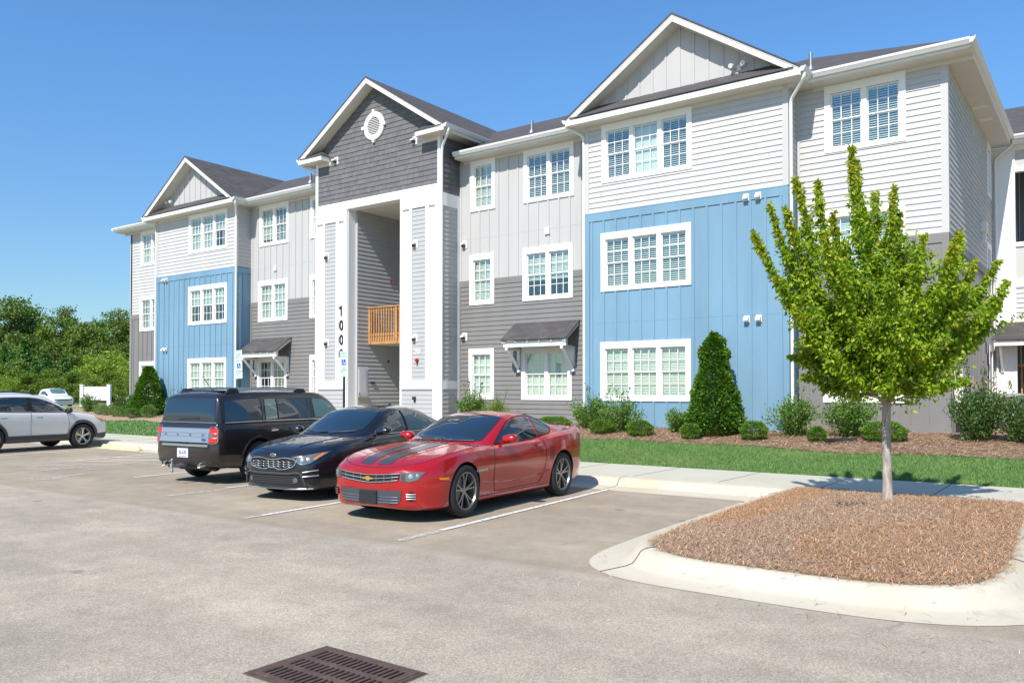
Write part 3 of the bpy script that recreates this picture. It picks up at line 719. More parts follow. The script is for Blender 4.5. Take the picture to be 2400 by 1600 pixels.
wallname = {'bumpR': 'blue bay right of the entrance', 'bumpL': 'blue bay left of the entrance', 'recR': 'grey wall right of the entrance', 'recL': 'grey wall left of the entrance', 'wingR': 'right end of the front', 'wingL': 'left end of the front'}
def trims_of(k): return [(a, b, z[0], z[1]) for a, b, z, n, s in WR[k]]
def holes_of(k): return [hole_of(t) for t in trims_of(k)]
YB, YR, YP = 20.2, 20.9, 19.95
for k in WR:
    T = front(YB if k.startswith('bump') else YR)
    for a, b, z, n, sty in WR[k]:
        window(T, (a, b, *z), n, sty, f'{["", "single", "double", "triple"][n]} white sash window, {floorname[z]}, {wallname[k]}')
bR0, bR1 = -12.15, -6.40; bL0, bL1 = -34.45, -28.64
ZG, ZT = 0.55, 9.25; ZB, ZD = 6.72, 5.30
# --- bays
for u0, u1, k in ((bR0, bR1, 'bumpR'), (bL0, bL1, 'bumpL')):
    H, Tm = holes_of(k), trims_of(k)
    m = MB(front(YB)); lap(m, u0, u1, ZB+0.02, ZT, H)
    m.T = side(u1); lap(m, YB, YR, ZB+0.02, ZT)
    m.T = lambda u, d, z, X=u0: (X-d, u, z); lap(m, YB, YR, ZB+0.02, ZT)
    m.T = front(YB); m.box(u0-0.02, u0+0.11, 0.0, 0.036, ZB+0.02, ZT); m.box(u1-0.11, u1+0.036, 0.0, 0.036, ZB+0.02, ZT)
    m.T = side(u1); m.box(YB+0.0, YB+0.11, 0.0, 0.036, ZB+0.02, ZT)
    o = bp(m.build('lap_siding', M['siding_light'])); o['label'] = 'light grey lap siding on the upper storey of the bay'
    m = MB(front(YB)); batten(m, u0, u1, ZG, ZB, H, Tm, start=u0+0.2, seam=3.61)
    m.box(u0, u1, 0.030, 0.040, ZB, ZB+0.02)
    m.box(u0-0.02, u0+0.12, 0.010, 0.036, ZG, ZB); m.box(u1-0.12, u1+0.034, 0.010, 0.036, ZG, ZB)
    m.T = side(u1); batten(m, YB, YR, ZG, ZB, sp=0.4, start=YB+0.33)
    m.T = lambda u, d, z, X=u0: (X-d, u, z); batten(m, YB, YR, ZG, ZB, sp=0.4, start=YB+0.33)
    o = bp(m.build('board_and_batten', M['batten_blue'])); o['label'] = 'blue board and batten siding on the two lower storeys of the bay'
# --- recessed walls
for u0, u1, k in ((-17.5, bR0, 'recR'), (bL1, -23.35, 'recL')):
    H, Tm = holes_of(k), trims_of(k)
    m = MB(front(YR)); batten(m, u0, u1, ZD, ZT, H, Tm, start=u0+0.13, rail=0.0, brail=0.0, seam=6.66)
    bp(m.build('board_and_batten', M['batten_light']))
    m = MB(front(YR)); lap(m, u0, u1, ZG, ZD, H); m.box(u0, u0+0.12, 0.0, 0.034, ZG, ZD); m.box(u1-0.09, u1, 0.0, 0.034, ZG, ZD); [m.box(a_, b_, 0.01, 0.032, c_, d_) for a_, b_, c_, d_ in cells(u0+0.12, u1-0.09, ZD-0.20, ZD, Tm)]
    bp(m.build('lap_siding', M['siding_dark']))
# --- end walls
for u0, u1, k in ((bR1, -3.0, 'wingR'), (-37.86, bL0, 'wingL')):
    H, Tm = holes_of(k), trims_of(k)
    m = MB(front(YR)); lap(m, u0, u1, ZD, ZT, H); m.box(u0, u0+0.10, 0.0, 0.034, ZD, ZT)
    e = (u1-0.12, u1+0.03) if k == 'wingR' else (u0-0.03, u0+0.12)
    m.box(*e, 0.0, 0.034, ZD, ZT)
    if k == 'wingR':
        m.T = side(-3.0); lap(m, YR, 29.4, ZD, ZT, [(28.2, 28.95, 7.6, 9.1), (27.9, 28.8, 5.25, 6.05)]); m.box(YR-0.03, YR+0.12, 0.0, 0.034, ZD, ZT)
    bp(m.build('lap_siding', M['siding_light']))
    m = MB(front(YR)); batten(m, u0, u1, ZG, ZD, H, Tm, start=u0+0.26, seam=3.4); m.box(*e, 0.01, 0.036, ZG, ZD)
    m.box(u0, u1+(0.05 if k == 'wingR' else 0), 0.0, 0.055, ZG, 0.86)
    if k == 'wingR':
        m.T = side(-3.0); batten(m, YR, 29.4, ZG, ZD, [(28.2, 28.95, 2.0, 3.0)], [], sp=0.30, start=YR+0.33); m.box(YR, YR+0.12, 0.01, 0.036, ZG, ZD)
    bp(m.build('board_and_batten', M['batten_dark']))
window(side(-3.0), (28.1, 29.05, 7.56, 9.2), 1, [('closed',)]); window(side(-3.0), (27.8, 28.9, 4.5, 6.13), 1, [('none',)]); window(side(-3.0), (28.1, 29.05, 1.45, 3.06), 1, [('closed',)])
# back and far side shell, floors
m = MB(); m.box(-37.86, -21.9, 29.4, 29.5, ZG, ZT); m.box(-19.1, -3.0, 29.4, 29.5, ZG, ZT); m.box(-37.98, -37.86, 20.9, 29.5, ZG, ZT)
for zf in (3.45, 6.5): m.box(-37.7, -21.95, 21.6, 29.4, zf, zf+0.2); m.box(-19.05, -3.15, 21.6, 29.4, zf, zf+0.2)
m.box(-19.14, -19.02, 20.4, 29.4, ZG, ZT)
bp(m.build('rear_wall', M['siding_light']))
# --- entrance portal
pL, pR, oL, oR = -23.42, -17.46, -21.79, -19.21
ZH = 8.11
m = MB(front(YP))
m.box(pL, pR, -0.10, 0.0, 7.70, 8.39) if False else None
# base sheet of the two piers
for a, b in ((pL, oL), (oR, pR)): m.box(a, b, -0.35, 0.0, ZG, 8.39)
m.box(oL, oR, -0.35, 0.0, ZH, 8.39)
# frieze and frames, proud boards
for a, b in ((pL-0.03, oL), (oR, pR+0.03)): m.box(a, b, 0.0, 0.055, 7.72, 8.39)
m.box(oL, oR, 0.0, 0.055, ZH, 8.39)
for a, b in ((pL-0.03, oL), (oR, pR+0.03)): m.box(a, b, 0.0, 0.055, 1.75, 2.02)
for a, b in ((pL-0.03, pL+0.045), (-23.07, -22.95), (-22.37, -22.22), (-21.96, oL), (oR, -19.09), (-18.79, -18.67), (-18.07, -17.93), (-17.66, pR+0.03)): m.box(a, b, 0.0, 0.050, 2.02, 7.72)
for a, b in ((pL-0.03, pL+0.12), (-21.95, oL), (oR, -19.13), (-17.75, pR+0.03)): m.box(a, b, 0.0, 0.050, ZG, 1.75)
for a, b in ((-23.375, -23.07), (-22.22, -21.96), (-19.09, -18.79), (-17.93, -17.66)): m.box(a, b, 0.0, 0.004, 4.90, 4.905)
# upper corner boards, right return
for a, b in ((pL-0.03, pL+0.09), (pR-0.09, pR+0.03)): m.box(a, b, 0.0, 0.050, 8.39, 9.98)
m.T = side(pR); m.box(YP+0.0, YR, 0.0, 0.030, 7.70, 8.12); m.box(YP+0.0, YR, 0.0, 0.030, 1.75, 2.02); m.box(YP, YP+0.09, 0.0, 0.030, 2.02, 7.70); m.box(YP, YP+0.09, 0.0, 0.030, 8.12, 9.98)
m.box(YR-0.13, YR-0.01, 0.0, 0.030, ZG, 1.75); m.box(YR-0.13, YR-0.01, 0.0, 0.030, 2.02, 7.70)
# jamb liners of the opening
m.T = side(oL); m.box(YP, YP+0.35, -0.0, 0.02, ZG, ZH)
bp(m.build('portal_trim', M['trim_white']))
m = MB(front(YP))
lap(m, -22.95, -22.37, 2.02, 7.72, dtop=0.006, dbot=0.020, e=0.143); lap(m, -18.67, -18.07, 2.02, 7.72, dtop=0.006, dbot=0.020, e=0.143)
lap(m, pL+0.12, -21.95, ZG, 1.75, e=0.143, dtop=0.006, dbot=0.020); lap(m, -19.13, -17.75, ZG, 1.75, e=0.143, dtop=0.006, dbot=0.020)
m.T = side(pR); lap(m, YP+0.012, YR, ZG, 7.70, e=0.147, dtop=0.004, dbot=0.018)
m.T = side(-21.70); lap(m, YP+0.35, 29.4, ZG, ZH, [(YP+0.36, 20.84, ZG, 2.56)], e=0.147, dtop=0.006, dbot=0.024)
bp(m.build('portal_siding', M['portal_siding']))
# shingled gable
PK, PS = 12.40, (12.40-10.12)/3.50
m = MB(front(YP)); z = 8.39; prng = random.Random(3); row = 0
while z < 12.3:
    h = 0.17; u = pL+0.0-prng.uniform(0, 0.15)
    while u < pR:
        w = prng.uniform(0.10, 0.24); a, b = max(u, pL), min(u+w, pR); j = prng.uniform(-0.003, 0.003)
        if b-a > 0.01: m.add([(a+0.0015, 0.010, z), (b-0.0015, 0.010, z), (b-0.0015, 0.030+j, z), (a+0.0015, 0.030+j, z), (a+0.0015, 0.010, z+h), (b-0.0015, 0.010, z+h), (b-0.0015, 0.012+j*0.3, z+h), (a+0.0015, 0.012+j*0.3, z+h)], [(0, 1, 2, 3), (3, 2, 6, 7), (0, 3, 7, 4), (1, 2, 6, 5)])
        u += w
    z += h
m.box(pL, pR, -0.10, 0.0101, 8.39, 12.3)
m.T = side(pR); z = 8.12
while z < 10.05:
    u = YP
    while u < YR+1.2:
        w = prng.uniform(0.10, 0.24); j = prng.uniform(-0.003, 0.003)
        m.add([(u, 0.0, z), (u+w-0.002, 0.0, z), (u+w-0.002, 0.024+j, z), (u, 0.024+j, z), (u, 0.0, z+0.17), (u+w-0.002, 0.0, z+0.17), (u+w-0.002, 0.006, z+0.17), (u, 0.006, z+0.17)], [(0, 1, 2, 3), (3, 2, 6, 7), (0, 3, 7, 4), (1, 2, 6, 5)]); u += w
    z += 0.17
m.box(YP+0.01, YR+1.3, -0.1, 0.0, 8.12, 10.1)
m.T = lambda u, d, z: (pL-d, u, z); m.box(YP+0.01, YR+1.3, -0.1, 0.02, 8.12, 10.1); 
def clip(me, planes):
    bm = bmesh.new(); bm.from_mesh(me)
    for co, no in planes:
        bmesh.ops.bisect_plane(bm, geom=bm.verts[:]+bm.edges[:]+bm.faces[:], plane_co=co, plane_no=no, clear_outer=True, dist=1e-5)
    bm.to_mesh(me); bm.free()
me = m.mesh('shingle_gable'); clip(me, [((CX, 0, PK-0.06), (PS, 0, 1)), ((CX, 0, PK-0.06), (-PS, 0, 1))])
bp(link_mesh('shingle_gable', me, M['shingle_wall']))
m = MB(lambda u, d, z: (pL-d, u, z)); lap(m, YP+0.012, YR, ZG, 8.12); bp(m.build('portal_side_siding', M['portal_siding']))
# breezeway: ceiling, landing, floor slab
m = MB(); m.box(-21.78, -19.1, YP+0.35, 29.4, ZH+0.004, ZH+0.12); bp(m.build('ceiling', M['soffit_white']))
m = MB(); m.box(-21.68, -19.1, YP-0.3, 29.6, 0.3, 0.72); bp(m.build('floor_slab', M['concrete_walk']))
m = MB(); m.box(-21.68, -19.14, 20.95, 29.3, 3.36, 3.46); bp(m.build('landing', M['soffit_white']))
rl = MB(); rl.box(-21.68, -19.14, 20.86, 20.945, 3.36, 3.62)
for xx in (-21.63, -20.3, -19.2): rl.box(xx-0.045, xx+0.045, 20.83, 20.92, 3.36, 4.66)
rl.box(-21.68, -19.14, 20.80, 20.94, 4.66, 4.70); rl.box(-21.585, -19.245, 20.86, 20.90, 4.56, 4.655); rl.box(-21.585, -19.245, 20.855, 20.895, 3.66, 3.75)
xx = -21.50
while xx < -19.25:
    rl.box(xx-0.018, xx+0.018, 20.815, 20.853, 3.50, 4.64); xx += 0.125
rl_o = bp(rl.build('railing', M['wood'])); rl_o['label'] = 'wooden balcony railing of the second floor landing'
# small door and panel on the breezeway wall
m = MB(side(-21.70)); m.box(YP+0.37, 20.84, -0.05, 0.015, ZG, 2.56); bp(m.build('door_surround', M['door_white']))
m = MB(side(-21.70)); m.box(20.36, 20.78, 0.015, 0.03, 1.52, 2.50); m.box(20.42, 20.72, 0.03, 0.036, 1.60, 2.42); dd = bp(m.build('door', M['door_white']))
m = MB(side(-21.70)); m.box(20.385, 20.40, 0.03, 0.06, 1.56, 1.62); o = m.build('handle', M['fixture_dark']); o.parent = dd
m = MB(side(-21.70)); m.box(20.32, 20.84, 0.0155, 0.04, ZG, 1.44); m.box(20.30, 20.86, 0.0155, 0.07, 1.44, 1.47); bp(m.build('lower_panel', M['beige_panel']))
m = MB(side(-21.70)); m.box(20.95, 21.15, 0.01, 0.06, 1.96, 2.02); bp(m.build('sign_holder', M['fixture_dark']))
# round gable vent
m = MB(); c = (-20.46, YP-0.03, 10.80)
m.lathe([(0.31, 0.02), (0.31, -0.045), (0.33, -0.05), (0.47, -0.05), (0.49, -0.03), (0.49, 0.02)], c, 'y', 40)
for a in range(4):
    t = a*math.pi/2; ux, uz = math.cos(t), math.sin(t)
    m.obox((c[0]+ux*0.455, c[1]-0.035, c[2]+uz*0.455), (ux*0.115, 0, uz*0.115), (0, 0.035, 0), (-uz*0.055, 0, ux*0.055))
vt = bp(m.build('round_vent', M['trim_white'], smooth=30)); vt['label'] = 'round white louvred gable vent with four keystones'
m = MB(); z = c[2]-0.28
while z < c[2]+0.29:
    hw = math.sqrt(max(0.0, 0.315**2-(z-c[2])**2)); m.add([(c[0]-hw, c[1]-0.03, z-0.02), (c[0]+hw, c[1]-0.03, z-0.02), (c[0]+hw, c[1]+0.02, z+0.03), (c[0]-hw, c[1]+0.02, z+0.03)], [(0, 1, 2, 3)]); z += 0.058
o = m.build('louvre', M['trim_white']); o.parent = vt
# house number
for k, ch in enumerate('1000'):
    me = text_mesh(ch, 0.50, 0.012, bold=0.007); 
    if ch == '1':
        bm = bmesh.new(); bm.from_mesh(me); x0_ = min(v.co.x for v in bm.verts); y1_ = max(v.co.y for v in bm.verts)
        vs = [bm.verts.new((a_, b_, c_)) for c_ in (-0.012, 0.012) for a_, b_ in ((x0_+0.005, y1_), (x0_+0.005, y1_-0.065), (x0_-0.075, y1_-0.115), (x0_-0.075, y1_-0.06))]
        for f_ in ((0, 1, 2, 3), (7, 6, 5, 4), (0, 4, 5, 1), (1, 5, 6, 2), (2, 6, 7, 3), (3, 7, 4, 0)): bm.faces.new([vs[i_] for i_ in f_])
        bm.to_mesh(me); bm.free()
    o = link_mesh('house_number', me, M['number_black']); bp(o)
    o.matrix_basis = face_mtx((-22.10 if k else -22.11, YP-0.018, 4.51-0.513*k), (1, 0, 0), (0, 0, 1)) @ Matrix.Diagonal((0.84, 1.02, 1, 1))
    o['label'] = f'black digit {ch} on the white entrance pier'
# ---------------------------------------------------------------- roofs
class RoofMB(MB):
    def plane(s, pts, th=0.045, up=(0, 0, 1)):
        pts = [Vector(p) for p in pts]; n = (pts[1]-pts[0]).cross(pts[2]-pts[0]).normalized()
        if n.z < 0: pts = pts[::-1]; n = -n
        q = [p-Vector((0, 0, th)) for p in pts]; k = len(pts)
        s.add(pts+q, [tuple(range(k)), tuple(range(2*k-1, k-1, -1))]+[(i, k+i, k+(i+1) % k, (i+1) % k) for i in range(k)])
    def finish(s, name):
        me = bpy.data.meshes.new(name); me.from_pydata([tuple(v) for v in s.v], [], s.f)
        bm = bmesh.new(); bm.from_mesh(me); bmesh.ops.recalc_face_normals(bm, faces=bm.faces); uvl = bm.loops.layers.uv.new('uv')
        for f in bm.faces:
            n = f.normal; h = Vector((0, 0, 1)).cross(n)
            if h.length < 0.05: h = Vector((1, 0, 0))
            h.normalize(); v = n.cross(h)
            for l in f.loops: l[uvl].uv = (l.vert.co.dot(h), l.vert.co.dot(v))
        bm.to_mesh(me); bm.free(); return bp(link_mesh(name, me, M['roof_shingle']))
EZ, RY, RZ = 9.43, 25.0, 11.63
r = RoofMB()
xl, xr, yf, ybk = -38.45, -2.45, 20.36, 29.64
r.plane([(xl, yf, EZ), (xr, yf, EZ), (xr-4.64, RY, RZ), (xl+4.64, RY, RZ)])
r.plane([(xr, ybk, EZ), (xl, ybk, EZ), (xl+4.64, RY, RZ), (xr-4.64, RY, RZ)])
r.plane([(xr, yf, EZ), (xr, ybk, EZ), (xr-4.64, RY, RZ)]); r.plane([(xl, ybk, EZ), (xl, yf, EZ), (xl+4.64, RY, RZ)])
r.finish('main_roof')
gut = MB(); sof = MB(); fas = MB()
def gutter(a, b, out):
    """K gutter from a to b, out = outward unit vector"""
    a, b, o_ = Vector(a), Vector(b), Vector(out); prof_ = [(0, -0.13), (0.06, -0.13), (0.085, -0.09), (0.115, -0.05), (0.12, 0.0), (0.105, 0.0), (0.10, -0.02), (0, -0.02)]
    n_ = len(prof_); gut = MB(); gut.add([a+o_*p+Vector((0, 0, q)) for p, q in prof_]+[b+o_*p+Vector((0, 0, q)) for p, q in prof_],
        [tuple(range(n_)), tuple(range(2*n_-1, n_-1, -1))]+[(i, (i+1) % n_, n_+(i+1) % n_, n_+i) for i in range(n_)]); bp(gut.build('gutter', M['gutter_white'], smooth=25))
def gable(c, half, ez, pk, y0, yw, yback, name, skirt=True):
    s_ = (pk-ez)/half; r = RoofMB()
    r.plane([(c-half, y0-0.03, ez), (c, y0-0.03, pk), (c, yback, pk), (c-half, yback, ez)]); r.plane([(c+half, y0-0.03, ez), (c, y0-0.03, pk), (c, yback, pk), (c+half, yback, ez)])
    if skirt: r.plane([(c-half+0.15, y0-0.03, ez+0.0), (c+half-0.15, y0-0.03, ez+0.0), (c+half-0.75, yw, ez+0.36), (c-half+0.75, yw, ez+0.36)], 0.03)
    r.finish(name)
    for sg in (-1, 1):
        # rake board and rake soffit
        fas.prism([(c, pk-0.05), (c+sg*half, ez-0.05), (c+sg*(half+0.0), ez-0.225), (c, pk-0.225)], 'y', y0, y0+0.03)
        fas.prism([(c, pk-0.055), (c+sg*half, ez-0.055), (c+sg*half, ez-0.075), (c, pk-0.075)], 'y', y0-0.015, y0)
        sof.prism([(c, pk-0.19), (c+sg*(half-0.02), ez-0.19), (c+sg*(half-0.02), ez-0.205), (c, pk-0.205)], 'y', y0+0.03, yw+0.01)
E8 = EZ
gable(-9.24, 3.31, EZ, 11.60, 19.72, YB, RY, 'bay_roof'); gable(-31.55, 3.31, EZ, 11.60, 19.72, YB, RY, 'bay_roof')
for c, u0, u1 in ((-9.24, bR0, bR1), (-31.55, bL0, bL1)):
    fas.box(c-3.31, c+3.31, 19.722, 19.752, EZ-0.20, EZ-0.045)
    sof.box(c-3.28, c+3.28, 19.75, YR+0.0, EZ-0.205, EZ-0.19) if False else sof.box(c-3.28, c+3.28, 19.752, YB+0.02, EZ-0.208, EZ-0.19)
    sof.box(u1, c+3.28, YB+0.02, YR, EZ-0.206, EZ-0.19); sof.box(c-3.28, u0, YB+0.02, YR, EZ-0.206, EZ-0.19)
    sof.box(c-3.0, c+3.0, YB-0.035, YB+0.01, EZ-0.30, EZ-0.208)
    for sg in (-1, 1):
        gutter((c+sg*3.31, 19.72, EZ+0.0), (c+sg*3.31, 20.40, EZ+0.0), (sg, 0, 0))
        fas.box(min(c+sg*3.29, c+sg*3.31), max(c+sg*3.29, c+sg*3.31), 19.755, 20.40, EZ-0.205, EZ-0.046)
    # gable wall
    m = MB(front(YB)); batten(m, c-2.7, c+2.7, EZ+0.32, 11.4, sp=0.40, start=c-2.4, rail=0, brail=0)
    me = m.mesh('gable_wall'); s_ = (11.60-EZ)/3.31; clip(me, [((c, 0, 11.60-0.20), (s_, 0, 1)), ((c, 0, 11.60-0.20), (-s_, 0, 1))]); bp(link_mesh('gable_wall', me, M['batten_light']))
# portal roof
gable(CX-0.02, 3.50, 10.14, PK, 19.50, YP, 26.8, 'portal_roof', skirt=False)
c = CX-0.02
for sg in (-1, 1):
    gutter((c+sg*3.50, 19.50, 10.14), (c+sg*3.50, 22.3, 10.14), (sg, 0, 0))
    a, b = sorted((c+sg*3.49, c+sg*3.47)); fas.box(a, b, 19.53, 22.2, 9.93, 10.09)
    a, b = sorted((c+sg*3.47, (pR if sg > 0 else pL))); sof.box(a, b, 19.53, 22.2, 9.93, 9.945)
    # cornice return with its own little roof
    a, b = sorted((c+sg*3.50, c+sg*2.30)); fas.box(a, b, 19.505, 19.535, 9.93, 10.085); sof.box(a, b, 19.535, YP, 9.925, 9.94)
    a2, b2 = sorted((c+sg*2.30, c+sg*2.27)); fas.box(a2, b2, 19.505, YP-0.035, 9.925, 10.085)
    r = RoofMB(); x0, x1 = c+sg*3.40, c+sg*2.26
    r.plane([(x0, 19.48, 10.115), (x1, 19.48, 10.115), (x1+sg*0.35, YP-0.03, 10.40), (x0-sg*0.25, YP-0.03, 10.40)], 0.03); r.plane([(x1, 19.48, 10.115), (x1, YP-0.03, 10.115), (x1+sg*0.35, YP-0.03, 10.40)], 0.03); r.finish('cornice_roof')
    a, b = sorted((pL+0.09, pL+0.75)) if sg < 0 else sorted((pR-0.75, pR-0.09)); sof.box(a, b, YP-0.045, YP, 9.80, 9.925)
# main eaves
for x0, x1 in ((xl, -31.55-3.31-0.12), (-31.55+3.31+0.12, -23.4), (-17.25, -9.24-3.31-0.12), (-9.24+3.31+0.12, xr+0.0)):
    gutter((x0, 20.38, EZ), (x1, 20.38, EZ), (0, -1, 0)); x0, x1 = (x0 if x0 == xl or x0 == -17.25 else x0-0.16), (x1 if x1 == xr or x1 == -23.4 else x1+0.16); fas.box(x0, x1, 20.403, 20.42, EZ-0.19, EZ+0.02); sof.box(x0, x1, 20.40, YR+0.02, EZ-0.207, EZ-0.19); sof.box(x0+0.05 if x0 < -30 else x0, x1 if x1 > -4 else x1, YR-0.04, YR+0.01, EZ-0.30, EZ-0.207)
gutter((xr-0.005, 20.26, EZ), (xr-0.005, 29.2, EZ), (1, 0, 0)); fas.box(xr-0.03, xr-0.006, 20.40, 29.2, EZ-0.204, EZ-0.046); sof.box(-3.0, xr-0.03, YR+0.02, 29.42, EZ-0.206, EZ-0.191); sof.box(-3.05, xr+0.5, 28.98, 29.42, EZ-0.1895, EZ-0.175)
gutter((xl+0.005, 20.26, EZ), (xl+0.005, 29.7, EZ), (-1, 0, 0)); sof.box(xl+0.0, -37.86, YR+0.02, 29.7, EZ-0.206, EZ-0.191)
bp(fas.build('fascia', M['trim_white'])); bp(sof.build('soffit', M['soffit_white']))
# soffit vents
for q_ in ((-2.92, -2.62, 25.9, 26.2), (-2.95, -2.60, 24.7, 24.95)): m = MB(); m.box(*q_, EZ-0.217, EZ-0.206); bp(m.build('soffit_vent', M['fixture_white']))
# downspouts
def downspout(pts):
    m = MB(); pts = [Vector(p) for p in pts]; out = []
    P2 = [pts[0]]
    for i in range(1, len(pts)-1):
        a, b, d = pts[i-1], pts[i], pts[i+1]; la, lb = (a-b).length, (d-b).length; k = min(0.10, la*0.45, lb*0.45)
        p, q = b+(a-b).normalized()*k, b+(d-b).normalized()*k
        for t in (0, 0.25, 0.5, 0.75, 1): P2.append((1-t)**2*p+2*t*(1-t)*b+t*t*q)
    P2.append(pts[-1]); m.tube(P2, 0.042, 8); return bp(m.build('downspout', M['gutter_white'], smooth=50))
gb = EZ-0.13
downspout([(-5.87, 19.82, gb), (-5.87, 19.82, gb-0.12), (-6.29, 20.14, gb-0.50), (-6.29, 20.14, gb-0.8), (-6.29, 20.14, 0.75), (-6.29, 19.95, 0.62)])
downspout([(-12.62, 19.85, gb), (-12.60, 19.88, gb-0.06), (-12.22, 20.15, gb-0.30), (-12.20, 20.16, gb-0.6), (-12.20, 20.16, 0.75), (-12.2, 19.98, 0.62)])
downspout([(-28.18, 19.82, gb), (-28.18, 19.82, gb-0.12), (-28.54, 20.12, gb-0.50), (-28.54, 20.12, gb-0.8), (-28.54, 20.12, 0.7)])
downspout([(-34.93, 19.85, gb), (-34.90, 19.88, gb-0.06), (-34.52, 20.15, gb-0.30), (-34.50, 20.16, gb-0.6), (-34.50, 20.16, 0.7)])
downspout([(-16.87, 19.65, 10.0), (-16.87, 19.65, 9.90), (-17.30, 19.86, 9.55), (-17.33, 19.86, 9.3), (-17.33, 19.86, 0.7)])
downspout([(-24.03, 19.75, 10.0), (-24.0, 19.75, 9.9), (-23.55, 19.98, 9.7), (-23.52, 20.0, 9.4), (-23.52, 20.0, 0.7)])
downspout([(-2.38, 29.1, gb), (-2.40, 29.1, gb-0.12), (-2.88, 29.28, gb-0.45), (-2.88, 29.30, gb-0.8), (-2.88, 29.30, 0.75)])
# vent pipes on the roof
for x_, y_, z_, h_, r_ in ((-14.95, 21.5, 10.0, 0.34, 0.05), (-6.2, 21.5, 10.0, 0.40, 0.045), (-25.66, 21.5, 10.0, 0.34, 0.05)):
    m = MB(); m.tube([(x_, y_, z_-0.2), (x_, y_, z_+h_)], r_, 10); m.tube([(x_, y_, z_-0.15), (x_, y_, z_+0.03)], [0.15, 0.07], 10); bp(m.build('vent_pipe', M['galvanised'], smooth=40))
# ---------------------------------------------------------------- awnings
def awning(x0, x1, xb0, xb1, label):
    ya, yf_ = YR, 20.12; r = RoofMB(); r.plane([(x0, ya-0.01, 3.82), (x1, ya-0.01, 3.82), (x1, yf_-0.03, 3.25), (x0, yf_-0.03, 3.25)], 0.035)
    me_o = r.finish('awning'); me_o['label'] = label
    m = MB(); m.box(x0+0.06, x1-0.06, yf_+0.06, yf_+0.15, 3.02, 3.20)
    for xe in (x0+0.04, x1-0.04-0.03): m.prism([(ya-0.01, 3.775), (yf_, 3.21), (yf_, 3.14), (ya-0.01, 3.66)], 'x', xe, xe+0.03)
    k = int((x1-x0)/0.4)
    for i in range(k+1): xx = x0+0.12+i*(x1-x0-0.24)/k; m.prism([(ya-0.04, 3.755), (yf_+0.01, 3.205), (yf_+0.01, 3.15), (ya-0.04, 3.69)], 'x', xx-0.02, xx+0.02)
    o = m.build('beam', M['trim_white']); o.parent = me_o
    for xx in (xb0, xb1):
        m = MB(); m.box(xx-0.04, xx+0.04, ya-0.13, ya-0.03, 2.27, 3.02); m.box(xx-0.04, xx+0.04, yf_+0.03, ya-0.131, 2.93, 3.019)
        m.beam((xx, yf_+0.10, 2.95), (xx, ya-0.09, 2.36), 0.07, 0.08, up=(0, -0.7, 0.7)); o = m.build('bracket', M['trim_white']); o.parent = me_o
awning(-15.16, -12.77, -14.97, -12.97, 'small shingled awning on white brackets right of the entrance')
awning(-28.36, -25.98, -28.15, -26.17, 'small shingled awning on white brackets left of the entrance')
# ---------------------------------------------------------------- fixtures
def hood_vent(x, Y, z, tilt=0):
    m = MB(front(Y)); m.box(x-0.075, x+0.075, 0.03, 0.045, z-0.09, z+0.09)
    m.add([(x-0.06, 0.045, z+0.08), (x+0.06, 0.045, z+0.08), (x+0.06, 0.045, z-0.05), (x-0.06, 0.045, z-0.05), (x-0.06, 0.15, z-0.01), (x+0.06, 0.15, z-0.01), (x+0.06, 0.15, z-0.05), (x-0.06, 0.15, z-0.05)],
          [(0, 1, 5, 4), (4, 5, 6, 7), (0, 4, 7, 3), (1, 2, 6, 5), (3, 7, 6, 2)])
    return bp(m.build('exhaust_vent', M['fixture_white']))
for x_ in (-7.43, -7.12, -33.85, -33.62):
    for z_ in (6.57, 3.50): hood_vent(x_, YB, z_)
for x_ in (-13.93, -27.01): 
    m = MB(front(YR)); m.box(x_-0.09, x_+0.09, 0.01, 0.07, 6.48, 6.68); m.box(x_-0.07, x_+0.07, 0.07, 0.078, 6.50, 6.66); bp(m.build('wall_vent', M['fixture_white']))
def wall_lamp(x, Y, z):
    m = MB(front(Y)); m.box(x-0.09, x+0.12, 0.018, 0.030, z-0.12, z+0.14)
    m.add([(x-0.085, 0.03, z+0.10), (x+0.055, 0.03, z+0.10), (x+0.055, 0.03, z), (x-0.085, 0.03, z), (x-0.085, 0.17, z+0.03), (x+0.055, 0.17, z+0.03), (x+0.055, 0.17, z-0.01), (x-0.085, 0.17, z-0.01)],
          [(0, 1, 5, 4), (4, 5, 6, 7), (0, 4, 7, 3), (1, 2, 6, 5), (3, 7, 6, 2)])
    o = bp(m.build('wall_lamp', M['fixture_white']))
    m = MB(front(Y)); m.box(x-0.06, x+0.03, 0.031, 0.12, z-0.09, z-0.002); q = m.build('lens', M['fixture_dark']); q.parent = o  # dark box put in as the shadow beneath the hood, no real lens
for x_, Y_, z_ in ((-17.22, YR, 6.50), (-17.22, YR, 3.46), (-22.86, YP, 6.52), (-22.86, YP, 3.42), (-18.55, YP, 6.52), (-18.55, YP, 3.42), (-22.40, YP, 9.92), (-18.58, YP, 9.96)): wall_lamp(x_, Y_, z_)
def twin_lamp(x, Y, z):
    m = MB(); m.box(x-0.05, x+0.05, Y-0.05, Y-0.01, z-0.10, z+0.04); m.box(x-0.12, x+0.12, Y-0.07, Y-0.05, z-0.02, z+0.01)
    for s in (-1, 1): m.tube([(x+s*0.12, Y-0.07, z), (x+s*0.14, Y-0.12, z+0.03), (x+s*0.16, Y-0.22, z+0.0)], [0.035, 0.055, 0.065], 8)
    bp(m.build('flood_lamp', M['fixture_white'], smooth=35))
twin_lamp(-7.60, YB, 9.93); twin_lamp(-33.30, YB, 9.93); wall_lamp(-27.3, YR, 3.46)
m = MB(front(YP)); m.box(-18.58, -18.30, 0.022, 0.030, 2.90, 3.05); fd = bp(m.build('fire_sign', M['sign_white'])); fd['label'] = 'small white sign reading FDC in red'
